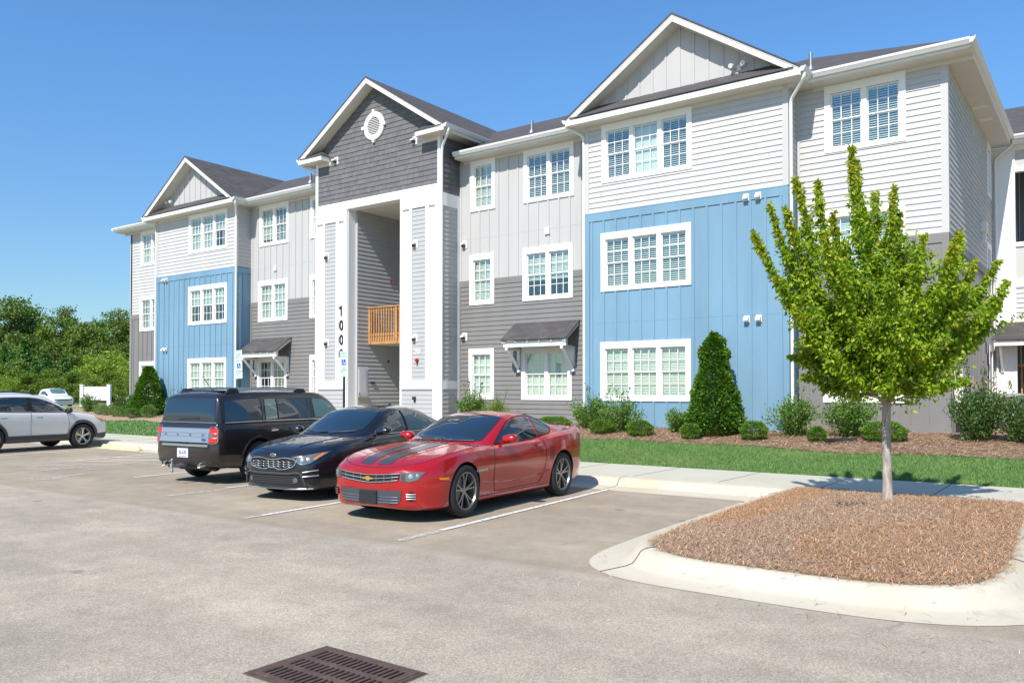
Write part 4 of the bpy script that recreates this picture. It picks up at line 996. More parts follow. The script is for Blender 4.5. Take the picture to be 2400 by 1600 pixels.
me = text_mesh('FDC', 0.14, 0.002); o = link_mesh('lettering', me, M['sign_red'], fd); o.matrix_basis = face_mtx((-18.44, YP-0.033, 2.975), (1, 0, 0), (0, 0, 1))
m = MB(); m.lathe([(0.0, -0.10), (0.04, -0.095), (0.06, -0.05), (0.06, 0.0)], (-18.44, YP-0.02, 2.70), 'y', 16); m.tube([(-18.44, YP-0.02, 2.70), (-18.44, YP-0.08, 2.58)], 0.03, 8); bp(m.build('alarm_bell', M['red_device'], smooth=40))
m = MB(front(YP)); m.box(-18.60, -18.50, 0.02, 0.10, 1.40, 1.50); m.box(-18.57, -18.53, 0.02, 0.06, 1.32, 1.40); bp(m.build('hose_bib', M['fixture_dark']))
for y_, z_ in ((21.95, 5.75), (21.85, 2.78)):
    m = MB(side(-21.70)); m.box(y_-0.035, y_+0.035, 0.02, 0.06, z_-0.05, z_+0.05); bp(m.build('fire_alarm', M['red_device']))
m = MB(); m.lathe([(0.0, 3.30), (0.05, 3.31), (0.06, 3.36)], (-20.5, 21.4, 0), 'z', 12); bp(m.build('ceiling_lamp', M['fixture_white'], smooth=60))
m = MB(side(-3.0)); m.box(26.6, 26.95, 0.02, 0.16, 6.2, 6.5); m.box(26.75, 26.95, 0.02, 0.12, 5.9, 6.2); bp(m.build('side_exhaust', M['fixture_white']))
m = MB(side(-3.0)); m.box(21.35, 21.85, 0.035, 0.22, 1.10, 2.20); bp(m.build('meter_box', M['fixture_white'], bevel=0.01)); m = MB(side(-3.0)); m.box(21.95, 22.45, 0.035, 0.20, 1.05, 2.15); bp(m.build('meter_box', M['fixture_white'], bevel=0.01)); m = MB(side(-3.0)); m.box(22.6, 23.4, 0.035, 0.18, 1.0, 2.05); bp(m.build('meter_box', M['fixture_white'], bevel=0.01))
wm = MB(side(-3.0)); wm.box(26.9, 27.1, 0.035, 0.2, 3.42, 3.56); bp(wm.build('side_lamp', M['fixture_white']))
# ---------------------------------------------------------------- wing on the right with balconies
m = MB(front(29.4)); m.box(-3.0, -2.42, -0.1, 0.03, ZG, 9.2)
for a, c_ in ((8.40, 8.54), (6.10, 6.24), (4.86, 5.10)): m.box(-2.42, 3.0, -0.15, 0.05, a, c_)
m.box(-2.42, 3.0, -0.1, 0.03, 9.06, 9.22)
for uu in (-2.42, 1.2): m.box(uu-0.0, uu+0.05, -0.12, 0.04, 3.8, 9.2)
m.box(-2.42, -2.36, -0.12, 0.04, ZG, 3.2); m.box(1.2, 3.0, -0.1, 0.03, ZG, 3.2)
bp(m.build('balcony_frame', M['trim_white']))
m = MB(front(29.4)); m.box(-2.42, 3.0, -0.10, 0.01, 8.54, 9.06); m.box(-2.42, 3.0, -0.10, 0.01, 5.10, 6.10); lap(m, -2.42, 3.0, 3.79, 4.86); bp(m.build('balcony_panel', M['siding_light']))
m = MB(front(29.4)); m.box(-2.42, 3.0, -2.2, -2.1, ZG, 9.2); m.box(-2.50, -2.43, -2.2, -0.1, ZG, 9.2); m.box(1.3, 1.4, -2.1, -0.16, ZG, 9.2); bp(m.build('balcony_back', M['siding_dark']))
rl = MB(front(29.4)); rl.box(-2.36, 1.2, -0.5, -0.42, 2.45, 2.52)
for k in range(22): rl.box(-2.3+k*0.16, -2.26+k*0.16, -0.48, -0.44, 1.5, 2.45)
bp(rl.build('stair_rail', M['wood']))
r = RoofMB(); r.plane([(-2.45, 28.93, EZ), (4.0, 28.93, EZ), (4.0, 33.6, RZ), (-4.0, 33.6, RZ)]); r.finish('wing_roof'); r = RoofMB(); r.plane([(-2.95, 28.6, 3.25), (3.0, 28.6, 3.25), (3.0, 29.39, 3.80), (-2.80, 29.39, 3.80)], 0.04); r.finish('wing_awning')
gutter((-2.36, 28.95, EZ), (4.0, 28.95, EZ), (0, -1, 0))
m = MB(); m.box(-2.4, 4.0, 28.97, 29.4, EZ-0.205, EZ-0.19); m.box(-2.4, 4.0, 28.955, 28.975, EZ-0.2, EZ-0.046); bp(m.build('wing_trim', M['trim_white'])); m = MB(); m.box(-2.9, 3.0, 28.66, 28.74, 3.05, 3.2)
m.box(-2.78, -2.70, 29.3, 29.37, 2.27, 3.04); m.beam((-2.74, 28.75, 3.02), (-2.74, 29.3, 2.35), 0.07, 0.08); bp(m.build('awning_bracket', M['trim_white']))

# ---------------------------------------------------------------- air conditioner
def aircon(x, y, label):
    t = empty('air_conditioner', (x, y, 0.70)); tag(t, label, 'air conditioner')
    m = MB(); m.box(-0.42, 0.42, -0.42, 0.42, 0.02, 0.10)
    for sx in (-1, 1):
        for sy in (-1, 1): m.box(sx*0.41-0.03, sx*0.41+0.03, sy*0.41-0.03, sy*0.41+0.03, 0.10, 0.86)
    m.box(-0.44, 0.44, -0.44, 0.44, 0.86, 0.90); m.build('cabinet', M['ac_grey'], t, bevel=0.008)
    m = MB()
    for k in range(13):
        z = 0.12+k*0.057
        for s in (-1, 1):
            m.obox((0, s*0.41, z+0.02), (0.37, 0, 0), (0, s*0.018, -0.018), (0, 0.002, 0.002)); m.obox((s*0.41, 0, z+0.02), (0, 0.37, 0), (s*0.018, 0, -0.018), (0.002, 0, 0.002))
    m.build('louvre', M['ac_grey'], t)
    m = MB(); m.box(-0.36, 0.36, -0.36, 0.36, 0.10, 0.84); m.build('coil', M['plastic_grey'], t)
    m = MB(); m.lathe([(0.34, 0.901), (0.34, 0.925), (0.31, 0.93)], (0, 0, 0), 'z', 24); m.build('fan_guard', M['ac_grey'], t)
aircon(-2.28, 26.0, 'grey air conditioner behind the shrub at the right edge')
# ================================================================ VEGETATION
def leaf_arrays(P, L, W, up=0.0, dirs=None, droop=0.0):
    """folded leaves at P (n,3): 4 verts, 2 triangles each"""
    n = len(P); d = rng.normal(0, 1, (n, 3)) if dirs is None else dirs+rng.normal(0, 0.45, (n, 3))
    d[:, 2] -= droop; d /= np.linalg.norm(d, axis=1)[:, None]+1e-9
    r = rng.normal(0, 1, (n, 3)); r[:, 2] += up; s = np.cross(d, r); s /= np.linalg.norm(s, axis=1)[:, None]+1e-9
    nn = np.cross(s, d); l = L*rng.uniform(0.65, 1.25, n)[:, None]; w = W*rng.uniform(0.7, 1.2, n)[:, None]
    a = P; c = P+d*l; m = P+d*l*0.45
    b1 = m+s*w*0.5+nn*w*0.18; b2 = m-s*w*0.5+nn*w*0.18
    V = np.stack([a, b1, c, b2], 1).reshape(-1, 3); k = np.arange(n)*4
    F = np.stack([np.stack([k, k+1, k+2], 1), np.stack([k, k+2, k+3], 1)], 1).reshape(-1, 3)
    return V, F
def cloud(P, L, W, name, mats, parent, mi=None, **kw):
    V, F = leaf_arrays(np.asarray(P, float), L, W, **kw)
    return np_mesh(name, V, F, [M[m] for m in mats], parent, mi=None if mi is None else np.repeat(mi, 2))
def unit(n):
    v = rng.normal(0, 1, (n, 3)); return v/np.linalg.norm(v, axis=1)[:, None]
def ball(n, r, shell=0.55):
    return unit(n)*(rng.uniform(shell**3, 1, n)**(1/3))[:, None]*np.asarray(r)
def stems_mesh(segs, name, mat, parent):
    m = MB()
    for pts, r0, r1 in segs: m.tube(pts, [r0+(r1-r0)*i/(len(pts)-1) for i in range(len(pts))], 5)
    return m.build(name, M[mat], parent, smooth=60)
# round clipped shrub
def round_shrub(x, y, w, h, label, mat='leaf_box', n=None, group=None):
    z = gz(x, y); t = empty('round_shrub', (x, y, z)); tag(t, label, 'shrub', group)
    n = n or int(5200*w*h/0.25)+900
    u = unit(n); rr = rng.uniform(0.62, 1.0, n)**0.5
    bump = 1+0.10*np.sin(u[:, 0]*5+x*3)*np.sin(u[:, 1]*5+y)+0.06*np.sin(u[:, 2]*9)+rng.normal(0, 0.03, n)
    P = u*(rr*bump)[:, None]*np.array([w/2, w/2, h/2]); P[:, 2] = np.maximum(P[:, 2], -h*0.45); P[:, 2] += h*0.5+0.02
    cloud(P, 0.034, 0.022, 'foliage', [mat], t, dirs=u*1.2)
    stems_mesh([([(0, 0, -0.03), (dx*0.5, dy*0.5, h*0.4), (dx, dy, h*0.7)], 0.012, 0.005) for dx, dy in [(random.uniform(-w/3, w/3), random.uniform(-w/3, w/3)) for _ in range(6)]], 'stem', 'bark_dark', t)
    return t
# upright open shrub with arching stems
def open_shrub(x, y, w, h, label, mat='leaf_shrub', ns=44, per=125, L=0.074, W=0.036, long=0, group=None, cat='shrub', zz=None, spread=1.0):
    z = gz(x, y) if zz is None else zz; t = empty('leafy_shrub', (x, y, z)); tag(t, label, cat, group)
    segs = []; P = []; D = []
    for i in range(ns):
        a = random.uniform(0, 2*math.pi); k = random.uniform(0.15, 1.0)*spread; hh = h*random.uniform(0.55, 1.0)*(1.05-0.35*k)
        ex, ey = math.cos(a)*w/2*k, math.sin(a)*w/2*k
        if i < long: hh = h*random.uniform(1.15, 1.4); ex *= 0.9; ey *= 0.9
        pts = [(ex*0.1, ey*0.1, -0.02), (ex*0.35, ey*0.35, hh*0.35), (ex*0.75, ey*0.75, hh*0.72), (ex, ey, hh)]
        segs.append((pts, 0.009, 0.003)); q = [np.array(p) for p in pts]
        m_ = per if i >= long else per//3
        for _ in range(m_):
            s = random.uniform(0.18, 1.0)*3; j = min(2, int(s)); p = q[j]+(q[j+1]-q[j])*(s-j); dd = (q[j+1]-q[j]); dd = dd/np.linalg.norm(dd)
            rad = 0.05*h+0.02 if i >= long else 0.02
            P.append(p+rng.normal(0, rad, 3)); D.append(dd*0.9)
    P = np.array(P); P[:, 2] = np.maximum(P[:, 2], 0.02); cloud(P, L, W, 'foliage', [mat], t, dirs=np.array(D)); stems_mesh(segs, 'stem', 'bark_dark', t)
    return t
# pyramidal holly
def holly(x, y, w, h, label, n=22000, L=0.078, zz=None, ex=0.80):
    z = gz(x, y) if zz is None else zz; t = empty('holly_tree', (x, y, z)); tag(t, label, 'holly')
    lobes = [(random.uniform(0, 2*math.pi), random.uniform(0.12, 0.92), random.uniform(0.13, 0.24)) for _ in range(46)]
    P = []; D = []
    def rad(s): return w/2*(0.30+0.70*min(1, (s+0.12)/0.22))*(1-s)**ex*1.12+0.03 if s < 0.97 else 0.05
    s = rng.uniform(0, 1, n)**1.15; a = rng.uniform(0, 2*np.pi, n)
    for i in range(n):
        r = rad(s[i]); b = 0
        for la, ls, lr in lobes:
            da = (a[i]-la+math.pi) % (2*math.pi)-math.pi; q = (da*r/0.20)**2+((s[i]-ls)*h/0.20)**2
            if q < 1: b = max(b, (1-q)*lr*0.75)
        rr = (r+b)*random.uniform(0.30, 1.0)**0.42
        P.append((rr*math.cos(a[i]), rr*math.sin(a[i]), 0.06+s[i]*h*0.97+random.gauss(0, 0.02))); D.append((math.cos(a[i]), math.sin(a[i]), 0.35))
    cloud(P, L, L*0.55, 'foliage', ['leaf_holly'], t, dirs=np.array(D))
    stems_mesh([([(0, 0, -0.05), (0, 0, h*0.5), (0, 0, h*0.93)], 0.04, 0.006)], 'trunk', 'bark_dark', t); return t
# foundation planting, right part
RS = 'clipped round shrubs along the mulch bed'
for x_, y_, w_, h_, lab in ((-10.95, 18.95, 0.62, 0.36, 'round green shrub in front of the twin open shrubs, next to the red car tail'), (-9.75, 18.85, 0.66, 0.38, 'wide round shrub below the ground floor triple window'),
        (-8.28, 18.65, 0.50, 0.36, 'small round shrub left of the pyramidal holly'), (-6.80, 18.85, 0.62, 0.42, 'round shrub right of the pyramidal holly'),
        (-5.38, 18.95, 0.38, 0.32, 'smallest round shrub, beside the black drain pipe'), (-4.05, 19.35, 0.95, 0.40, 'broad low shrub behind the street tree trunk'), (-12.75, 19.4, 1.0, 0.34, 'low green shrub just above the red car tail')):
    round_shrub(x_, y_, w_, h_, lab, group=RS)
holly(-8.0, 19.42, 1.24, 2.52, 'tall pyramidal holly against the blue wall right of the ground floor window')
open_shrub(-11.75, 19.85, 1.35, 0.92, 'large open shrub at the corner of the grey wall and the blue wall', ns=44, per=100, long=4)
open_shrub(-10.55, 19.35, 1.15, 0.92, 'open shrub with long arching shoots under the triple window', ns=36, per=90, long=6)
open_shrub(-9.10, 19.55, 0.80, 0.62, 'small upright shrub between the triple window and the holly', ns=30, per=70)
open_shrub(-6.12, 19.60, 1.25, 0.98, 'wide bushy shrub in front of the downspout beside the blue wall', ns=46, per=100, long=3)
open_shrub(-4.86, 19.75, 1.25, 1.00, 'wide bushy shrub under the ground floor window behind the street tree', ns=46, per=100, long=2)
f = open_shrub(-2.30, 19.75, 1.15, 1.25, 'dark glossy bush with orange flowers at the right building corner', 'leaf_dark', ns=60, per=120, L=0.075, W=0.036, long=8)
cloud(ball(46, (0.5, 0.5, 0.5), 0.7)+np.array([0.05, -0.05, 0.85]), 0.06, 0.05, 'blossom', ['flower_orange'], f)
open_shrub(-1.50, 19.65, 1.05, 0.95, 'dark glossy bush in front of the air conditioner at the right edge', 'leaf_dark', ns=44, per=105, L=0.075, W=0.036, long=3)
open_shrub(-16.15, 19.95, 0.95, 1.05, 'tall leafy bush with twiggy top under the narrow ground floor window', 'leaf_shrub', ns=40, per=85, long=6)
open_shrub(-15.25, 20.0, 0.95, 0.85, 'bright lime green bush left of the awning window', 'leaf_lime', ns=44, per=80, L=0.08, W=0.014, long=4)
# drain pipe
m = MB(); m.tube([(0.45, 0.35, 0.05), (0.25, 0.18, 0.06), (0.0, -0.05, 0.055), (-0.03, -0.20, 0.05)], 0.065, 12, cap=False); m.tube([(-0.03, -0.20, 0.05), (0.0, -0.05, 0.055), (0.25, 0.18, 0.06)], 0.055, 12)
o = m.build('drain_pipe', M['black_plastic'], smooth=50); o.location = (-5.05, 18.85, gz(-5, 18.85)); tag(o, 'black corrugated drain pipe end lying on the mulch', 'pipe')
# left planting by the far corner
LG = 'round shrubs in the bed at the left end'
holly(-33.95, 19.55, 1.55, 2.12, 'tall pyramidal holly at the left end of the building', n=16000, L=0.085, ex=0.95)
for i, (x_, y_, w_, h_) in enumerate(((-33.75, 18.72, 0.62, 0.42), (-32.85, 18.95, 0.66, 0.52), (-34.9, 18.95, 0.70, 0.46), (-35.75, 19.1, 0.66, 0.42), (-36.75, 19.2, 0.70, 0.44), (-37.7, 19.4, 0.7, 0.42))):
    round_shrub(x_, y_, w_, h_, ['round shrub in front of the left holly, nearest it', 'round shrub between the left holly and the blue wall', 'round shrub just left of the left holly', 'round shrub third from the left holly going left', 'round shrub second from the white suv nose', 'round shrub nearest the white suv nose'][i], mat='leaf_shrub', n=2400, group=LG)
open_shrub(-32.2, 19.75, 0.8, 0.95, 'leafy bush at the blue wall behind the black wagon', ns=34, per=70, L=0.08, W=0.035, long=4)
open_shrub(-35.5, 20.0, 1.5, 0.92, 'broad dark bush left of the left holly', 'leaf_dark', ns=50, per=90, L=0.085, W=0.045)
open_shrub(-37.0, 20.2, 1.5, 0.85, 'spreading dark bush below the white sedan', 'leaf_dark', ns=50, per=90, L=0.085, W=0.045)
open_shrub(-40.0, 20.0, 1.0, 0.95, 'spiky bush in front of the pale suv', 'leaf_shrub', ns=34, per=70, L=0.08, W=0.035)

# ---------------------------------------------------------------- street tree
def street_tree():
    bx, by = -2.46, 11.88; zb = 0.24; t = empty('street_tree', (bx, by, zb)); tag(t, 'young street tree with pale trunk and bright green vase shaped crown on the island', 'tree')
    rt = Vector((math.cos(R(36.2)), math.sin(R(36.2)), 0)); fw = Vector((-math.sin(R(36.2)), math.cos(R(36.2)), 0))
    r_ = random.Random(21); m = MB()
    zf = 1.30
    m.tube([(0, 0, -0.1), (0, 0, 0.03), (0.005, 0, 0.15), (0, 0.0, 0.5), (-0.005, 0, 0.9), (0, 0, zf), (0.0, 0, zf+0.5), (-0.02, 0, zf+1.2)], [0.085, 0.076, 0.064, 0.058, 0.055, 0.058, 0.040, 0.02], 12)
    m.build('trunk', M['bark_light'], t, smooth=60)
    # shoots as (lateral, height above base, lateral bend) read as a vase; depth chosen round the trunk
    tips = [(-1.92, 3.74), (-1.68, 4.15), (-1.50, 4.05), (-1.20, 4.62), (-0.84, 4.60), (-0.64, 4.86), (-0.34, 4.82), (0.0, 4.42), (0.20, 4.46), (0.38, 4.12), (0.60, 3.75), (0.87, 3.70), (1.22, 3.70), (1.48, 3.32), (1.36, 3.0), (1.45, 2.75),
            (-1.62, 3.1), (-1.46, 2.65), (1.40, 2.5), (-1.0, 3.3), (0.9, 3.0), (0.1, 3.7), (-0.5, 3.7), (0.4, 3.4), (-1.2, 3.6), (-0.2, 4.0), (0.75, 3.2), (1.15, 2.9), (-0.85, 4.0), (-1.35, 3.5)]
    low = [(-1.02, 1.65), (-0.80, 1.50), (1.62, 2.16), (0.95, 1.52), (1.15, 1.75), (-1.2, 1.95), (0.3, 1.50), (-0.3, 1.48), (0.7, 1.60), (-0.55, 1.62), (1.3, 2.0), (-1.3, 2.15), (1.0, 2.1), (0.55, 1.9), (-0.6, 2.0), (0.0, 1.8), (-0.9, 2.25)]
    tips = [(u*0.93, h*0.955) for u, h in tips]; low = [(u*0.93, h) for u, h in low]
    segs = []; P = []; D = []; MI = []
    def limb(tip, r0, dens, wid, tipy=True, low_=False):
        tip = Vector(tip); st = Vector((r_.uniform(-0.02, 0.02), r_.uniform(-0.02, 0.02), zf+r_.uniform(-0.05, 0.55 if not low_ else 0.25)))
        out = Vector((tip.x, tip.y, 0)); c1 = st+out*0.42+Vector((0, 0, (tip.z-st.z)*(0.22 if not low_ else 0.5))); c2 = st+out*0.86+Vector((0, 0, (tip.z-st.z)*(0.60 if not low_ else 0.9)))
        pts = []
        for k in range(9):
            s = k/8; pts.append((1-s)**3*st+3*s*(1-s)**2*c1+3*s*s*(1-s)*c2+s**3*tip+Vector((r_.gauss(0, 0.012), r_.gauss(0, 0.012), 0)))
        segs.append((pts, r0, 0.003)); L = sum((pts[i+1]-pts[i]).length for i in range(8))
        n = int(dens*L)
        for _ in range(n):
            s = r_.uniform(0.16, 1.0)**0.8*8; j = min(7, int(s)); p = pts[j].lerp(pts[j+1], s-j); f = s/8
            w = wid*(1.25-1.08*f**1.2)*(0.55+0.45*math.sin(f*9+tip.x*7)**2)
            P.append(p+Vector((r_.gauss(0, w), r_.gauss(0, w), r_.gauss(0, w)))); dd = (pts[j+1]-pts[j]).normalized(); D.append(dd*0.35); MI.append(1 if (f > 0.80 and tipy and r_.random() < (f-0.72)*2.4) else 0)
        # side twigs
        for _ in range(6):
            s = r_.uniform(0.3, 0.85)*8; j = int(s); p = pts[j].lerp(pts[j+1], s-j); q = p+Vector((r_.gauss(0, 0.17), r_.gauss(0, 0.17), abs(r_.gauss(0.20, 0.12)))); segs.append(([p, p.lerp(q, 0.5)+Vector((0, 0, -0.02)), q], 0.006, 0.002))
            for _ in range(int(dens*0.16)):
                f2 = r_.random(); P.append(p.lerp(q, f2)+Vector((r_.gauss(0, wid*0.4), r_.gauss(0, wid*0.4), r_.gauss(0, wid*0.4)))); D.append((q-p).normalized()*0.3); MI.append(0)
    for i, (u, h) in enumerate(tips):
        zt = h; edge = abs(u)/1.66; dep = r_.choice((-1, 1))*r_.uniform(0.1, 1.0)*math.sqrt(max(0.03, 1-min(1, edge)**2))*(1.15 if h < 3.5 else 0.55)
        limb(rt*u+fw*dep+Vector((0, 0, zt)), 0.020, 430, 0.085)
    for u, h in low:
        dep = r_.uniform(-1, 1)*math.sqrt(max(0.05, 1-(abs(u)/1.66)**2))*1.1; thin = (u > 1.5)
        limb(rt*u+fw*dep+Vector((0, 0, h)), 0.014, 330 if not thin else 300, 0.10 if not thin else 0.055, tipy=thin, low_=True)
    # back and front filler limbs
    for k in range(40):
        a = r_.uniform(0, 2*math.pi); rr = r_.uniform(0.4, 1.15); limb((math.cos(a)*rr, math.sin(a)*rr, r_.uniform(2.0, 3.75-0.6*rr)), 0.016, 320, 0.12, tipy=False)
    cloud(P, 0.072, 0.038, 'crown', ['leaf_tree', 'leaf_tree_tip'], t, mi=np.array(MI), dirs=np.array(D), droop=0.55)
    stems_mesh(segs, 'branches', 'bark_light', t)
street_tree()

# ---------------------------------------------------------------- woods behind
def make_tree(kind, seed, mat, h=16.0, w=8.0, n=5200, crown0=0.25, L=0.55, label='', group=None):
    r_ = np.random.default_rng(seed); t = empty('pine_tree' if kind in ('pine', 'young_pine') else 'broadleaf_tree', (0, 0, 0)); tag(t, label, 'tree', group); P = []
    if kind == 'pine':
        for k in range(24):
            z = h*(crown0+(1-crown0)*(k/24)**0.9)*r_.uniform(0.95, 1.04); a = r_.uniform(0, 6.28); rr = w/2*(1-((z/h-crown0)/(1-crown0))**2*0.7)*r_.uniform(0.35, 0.95)
            c = np.array([math.cos(a)*rr, math.sin(a)*rr, min(z, h)]); P.append(c+r_.normal(0, 1, (n//24, 3))*np.array([w*0.13, w*0.13, h*0.028]))
    elif kind == 'young_pine':
        s = r_.uniform(0, 1, n); a = r_.uniform(0, 6.28, n); rr = w/2*(1-s)**0.8*(0.55+0.45*np.sin(s*26+a*2)**2)*r_.uniform(0.5, 1, n); P.append(np.column_stack([np.cos(a)*rr, np.sin(a)*rr, 0.3+s*h+rr*0.35]))
    else:
        for k in range(30):
            z = h*r_.uniform(crown0, 0.93); prof_ = math.sin(math.pi*min(1, (z/h-crown0+0.12)/(1.08-crown0)))**0.6; a = r_.uniform(0, 6.28); rr = w/2*prof_*r_.uniform(0.2, 0.85)
            c = np.array([math.cos(a)*rr, math.sin(a)*rr, z]); q = r_.normal(0, 1, (n//30, 3)); q /= np.linalg.norm(q, axis=1)[:, None]; P.append(c+q*r_.uniform(0.5, 1, (n//30, 1))*np.array([w*0.17, w*0.17, h*0.085]))
    P = np.vstack(P); P[:, 2] = np.maximum(P[:, 2], 0.2); cloud(P, L, L*0.55, 'crown', [mat], t)
    m = MB(); m.tube([(0, 0, -0.3), (w*0.01, 0, h*0.4), (0, w*0.01, h*0.85)], [h*0.016, h*0.011, h*0.004], 7)
    for k in range(7):
        a = r_.uniform(0, 6.28); z = h*r_.uniform(0.35, 0.75); m.tube([(0, 0, z), (math.cos(a)*w*0.18, math.sin(a)*w*0.18, z+h*0.05), (math.cos(a)*w*0.33, math.sin(a)*w*0.33, z+h*0.11)], [h*0.005, h*0.004, h*0.002], 5)
    m.build('trunk', M['bark_dark'], t, smooth=60); return t
def from_cam(px, depth):
    """ground point that the photograph shows at column px (of 2400) at the given depth"""
    lat = (px-1200)/1925*depth; a = R(36.2)
    return (math.cos(a)*lat-math.sin(a)*depth, math.sin(a)*lat+math.cos(a)*depth)
protos = {}
for kind, seed, mat, h, w, n, c0, L, lab, nm in (
    ('pine', 1, 'leaf_forest', 16, 8.5, 5200, 0.35, 0.50, 'tall dark pine in the wood at the left', 'pineA'), ('pine', 2, 'leaf_pine', 16, 7.5, 4800, 0.30, 0.50, 'tall blue green pine in the wood at the left', 'pineB'),
    ('leafy', 3, 'leaf_forest_yellow', 13, 8, 5200, 0.12, 0.45, 'tall yellow green broadleaf tree in the wood at the left', 'leafA'), ('leafy', 4, 'leaf_forest', 13, 9, 5600, 0.10, 0.45, 'tall dark broadleaf tree in the wood at the left', 'leafB'),
    ('young_pine', 5, 'leaf_pine', 6, 4.2, 3600, 0.0, 0.28, 'young green pine in front of the wood', 'youngA'), ('leafy', 6, 'leaf_slope', 5, 6, 3600, 0.0, 0.26, 'lime green thicket on the slope left of the building', 'bushA'), ('leafy', 7, 'leaf_forest_yellow', 6, 4.5, 3400, 0.03, 0.28, 'young yellow green tree in front of the wood', 'youngB')):
    protos[nm] = make_tree(kind, seed, mat, h, w, n, c0, L, lab, None); protos[nm]['group'] = {'pineA': 'tall pines in the wood', 'pineB': 'blue green pines in the wood', 'leafA': 'yellow green trees in the wood', 'leafB': 'dark broadleaf trees in the wood', 'youngA': 'young pines before the wood', 'bushA': 'lime green thickets on the slope', 'youngB': 'young trees before the wood'}[nm]
placed = {}; tree_log = []
def put(nm, px, depth, top_y, sc=1.0):
    """top_y: image row (of 1600) that the tree top reaches"""
    o = protos[nm] if nm not in placed else tree_copy(protos[nm]); placed[nm] = placed.get(nm, 0)+1
    x_, y_ = from_cam(px, depth); base = 0.0; hh = {'pineA': 16, 'pineB': 16, 'leafA': 13, 'leafB': 13, 'youngA': 6, 'bushA': 5, 'youngB': 6}[nm]
    where = next(w for lim, w in ((0, 'just outside the left picture edge'), (45, 'at the left picture edge'), (90, 'above the doors of the white suv'), (140, 'above the bonnet of the white suv'), (180, 'above the pale far suv'), (215, 'left of the white board'), (250, 'straight above the white board'), (285, 'right of the white board'), (999, 'beside the building')) if px <= lim)
    row = 'back row' if depth > 152 else ('middle row' if depth > 125 else 'front row'); o['label'] = {'pineA': 'tall dark pine', 'pineB': 'tall blue green pine', 'leafA': 'tall yellow green tree', 'leafB': 'tall dark broadleaf tree', 'youngA': 'young green pine', 'bushA': 'lime green thicket', 'youngB': 'young yellow green tree'}[nm]+', '+row+', '+where
    s = (1.7+(915-top_y)/1925*depth)/hh; o.location = (x_, y_, base); tree_log.append((o['label'], top_y, o)); o.scale = (s*sc, s*sc, s); o.rotation_euler = (0, 0, random.uniform(0, 6.28)); return o
for nm, px, dp, ty, sc in (('pineA', -60, 150, 715, 1.0), ('pineA', 22, 150, 706, 1.0), ('pineB', 62, 156, 716, 1.0), ('leafB', 98, 165, 765, 1.1), ('leafA', 122, 150, 738, 1.0), ('pineA', 148, 158, 728, 0.7), ('leafA', 180, 155, 742, 0.9),
        ('leafB', 205, 150, 752, 1.0), ('pineB', 232, 158, 752, 0.8), ('leafA', 252, 150, 768, 1.0), ('pineA', 276, 165, 734, 0.9), ('leafB', 296, 150, 745, 1.0), ('leafA', 325, 150, 742, 1.0), ('leafB', -30, 145, 760, 1.1), ('leafB', 45, 140, 775, 1.2), ('leafB', 130, 140, 790, 1.3),
        ('leafA', 165, 136, 812, 1.0), ('leafB', 230, 138, 800, 1.2), ('leafB', 290, 136, 800, 1.0), ('leafA', 75, 132, 812, 0.9), ('leafB', 10, 132, 800, 1.2), ('leafB', 190, 165, 765, 1.2), ('leafB', 80, 168, 760, 1.3)):
    put(nm, px, dp, ty, sc)
for nm, px, dp, ty, sc in (('youngA', 8, 112, 818, 1.0), ('youngA', 55, 112, 806, 1.1), ('youngA', 28, 106, 832, 1.0), ('youngA', 105, 110, 828, 1.1), ('youngA', 150, 110, 838, 1.1), ('youngA', 82, 104, 845, 1.0), ('youngB', 40, 100, 838, 0.8), ('youngB', 118, 104, 862, 1.0), ('youngB', -10, 100, 850, 1.2),
        ('bushA', 225, 118, 838, 1.5), ('bushA', 258, 122, 822, 1.6), ('bushA', 290, 120, 838, 1.5), ('bushA', 195, 112, 866, 1.3), ('bushA', 320, 118, 845, 1.3), ('youngB', 172, 102, 868, 1.1), ('youngB', 210, 100, 884, 1.4), ('youngB', 70, 98, 872, 1.4), ('youngB', 130, 97, 884, 1.5), ('bushA', 10, 95, 878, 1.2), ('bushA', 300, 112, 872, 1.2), ('youngB', 262, 108, 868, 1.2)):
    put(nm, px, dp, ty, sc)

for lab_ in {l for l, _, _ in tree_log}:
    q_ = sorted([(ty_, i_) for i_, (l, ty_, _) in enumerate(tree_log) if l == lab_])
    if len(q_) > 1:
        for k_, (_, i_) in enumerate(q_): tree_log[i_][2]['label'] = lab_+', '+({0: 'taller', len(q_)-1: 'lower'}.get(k_, 'middling'))
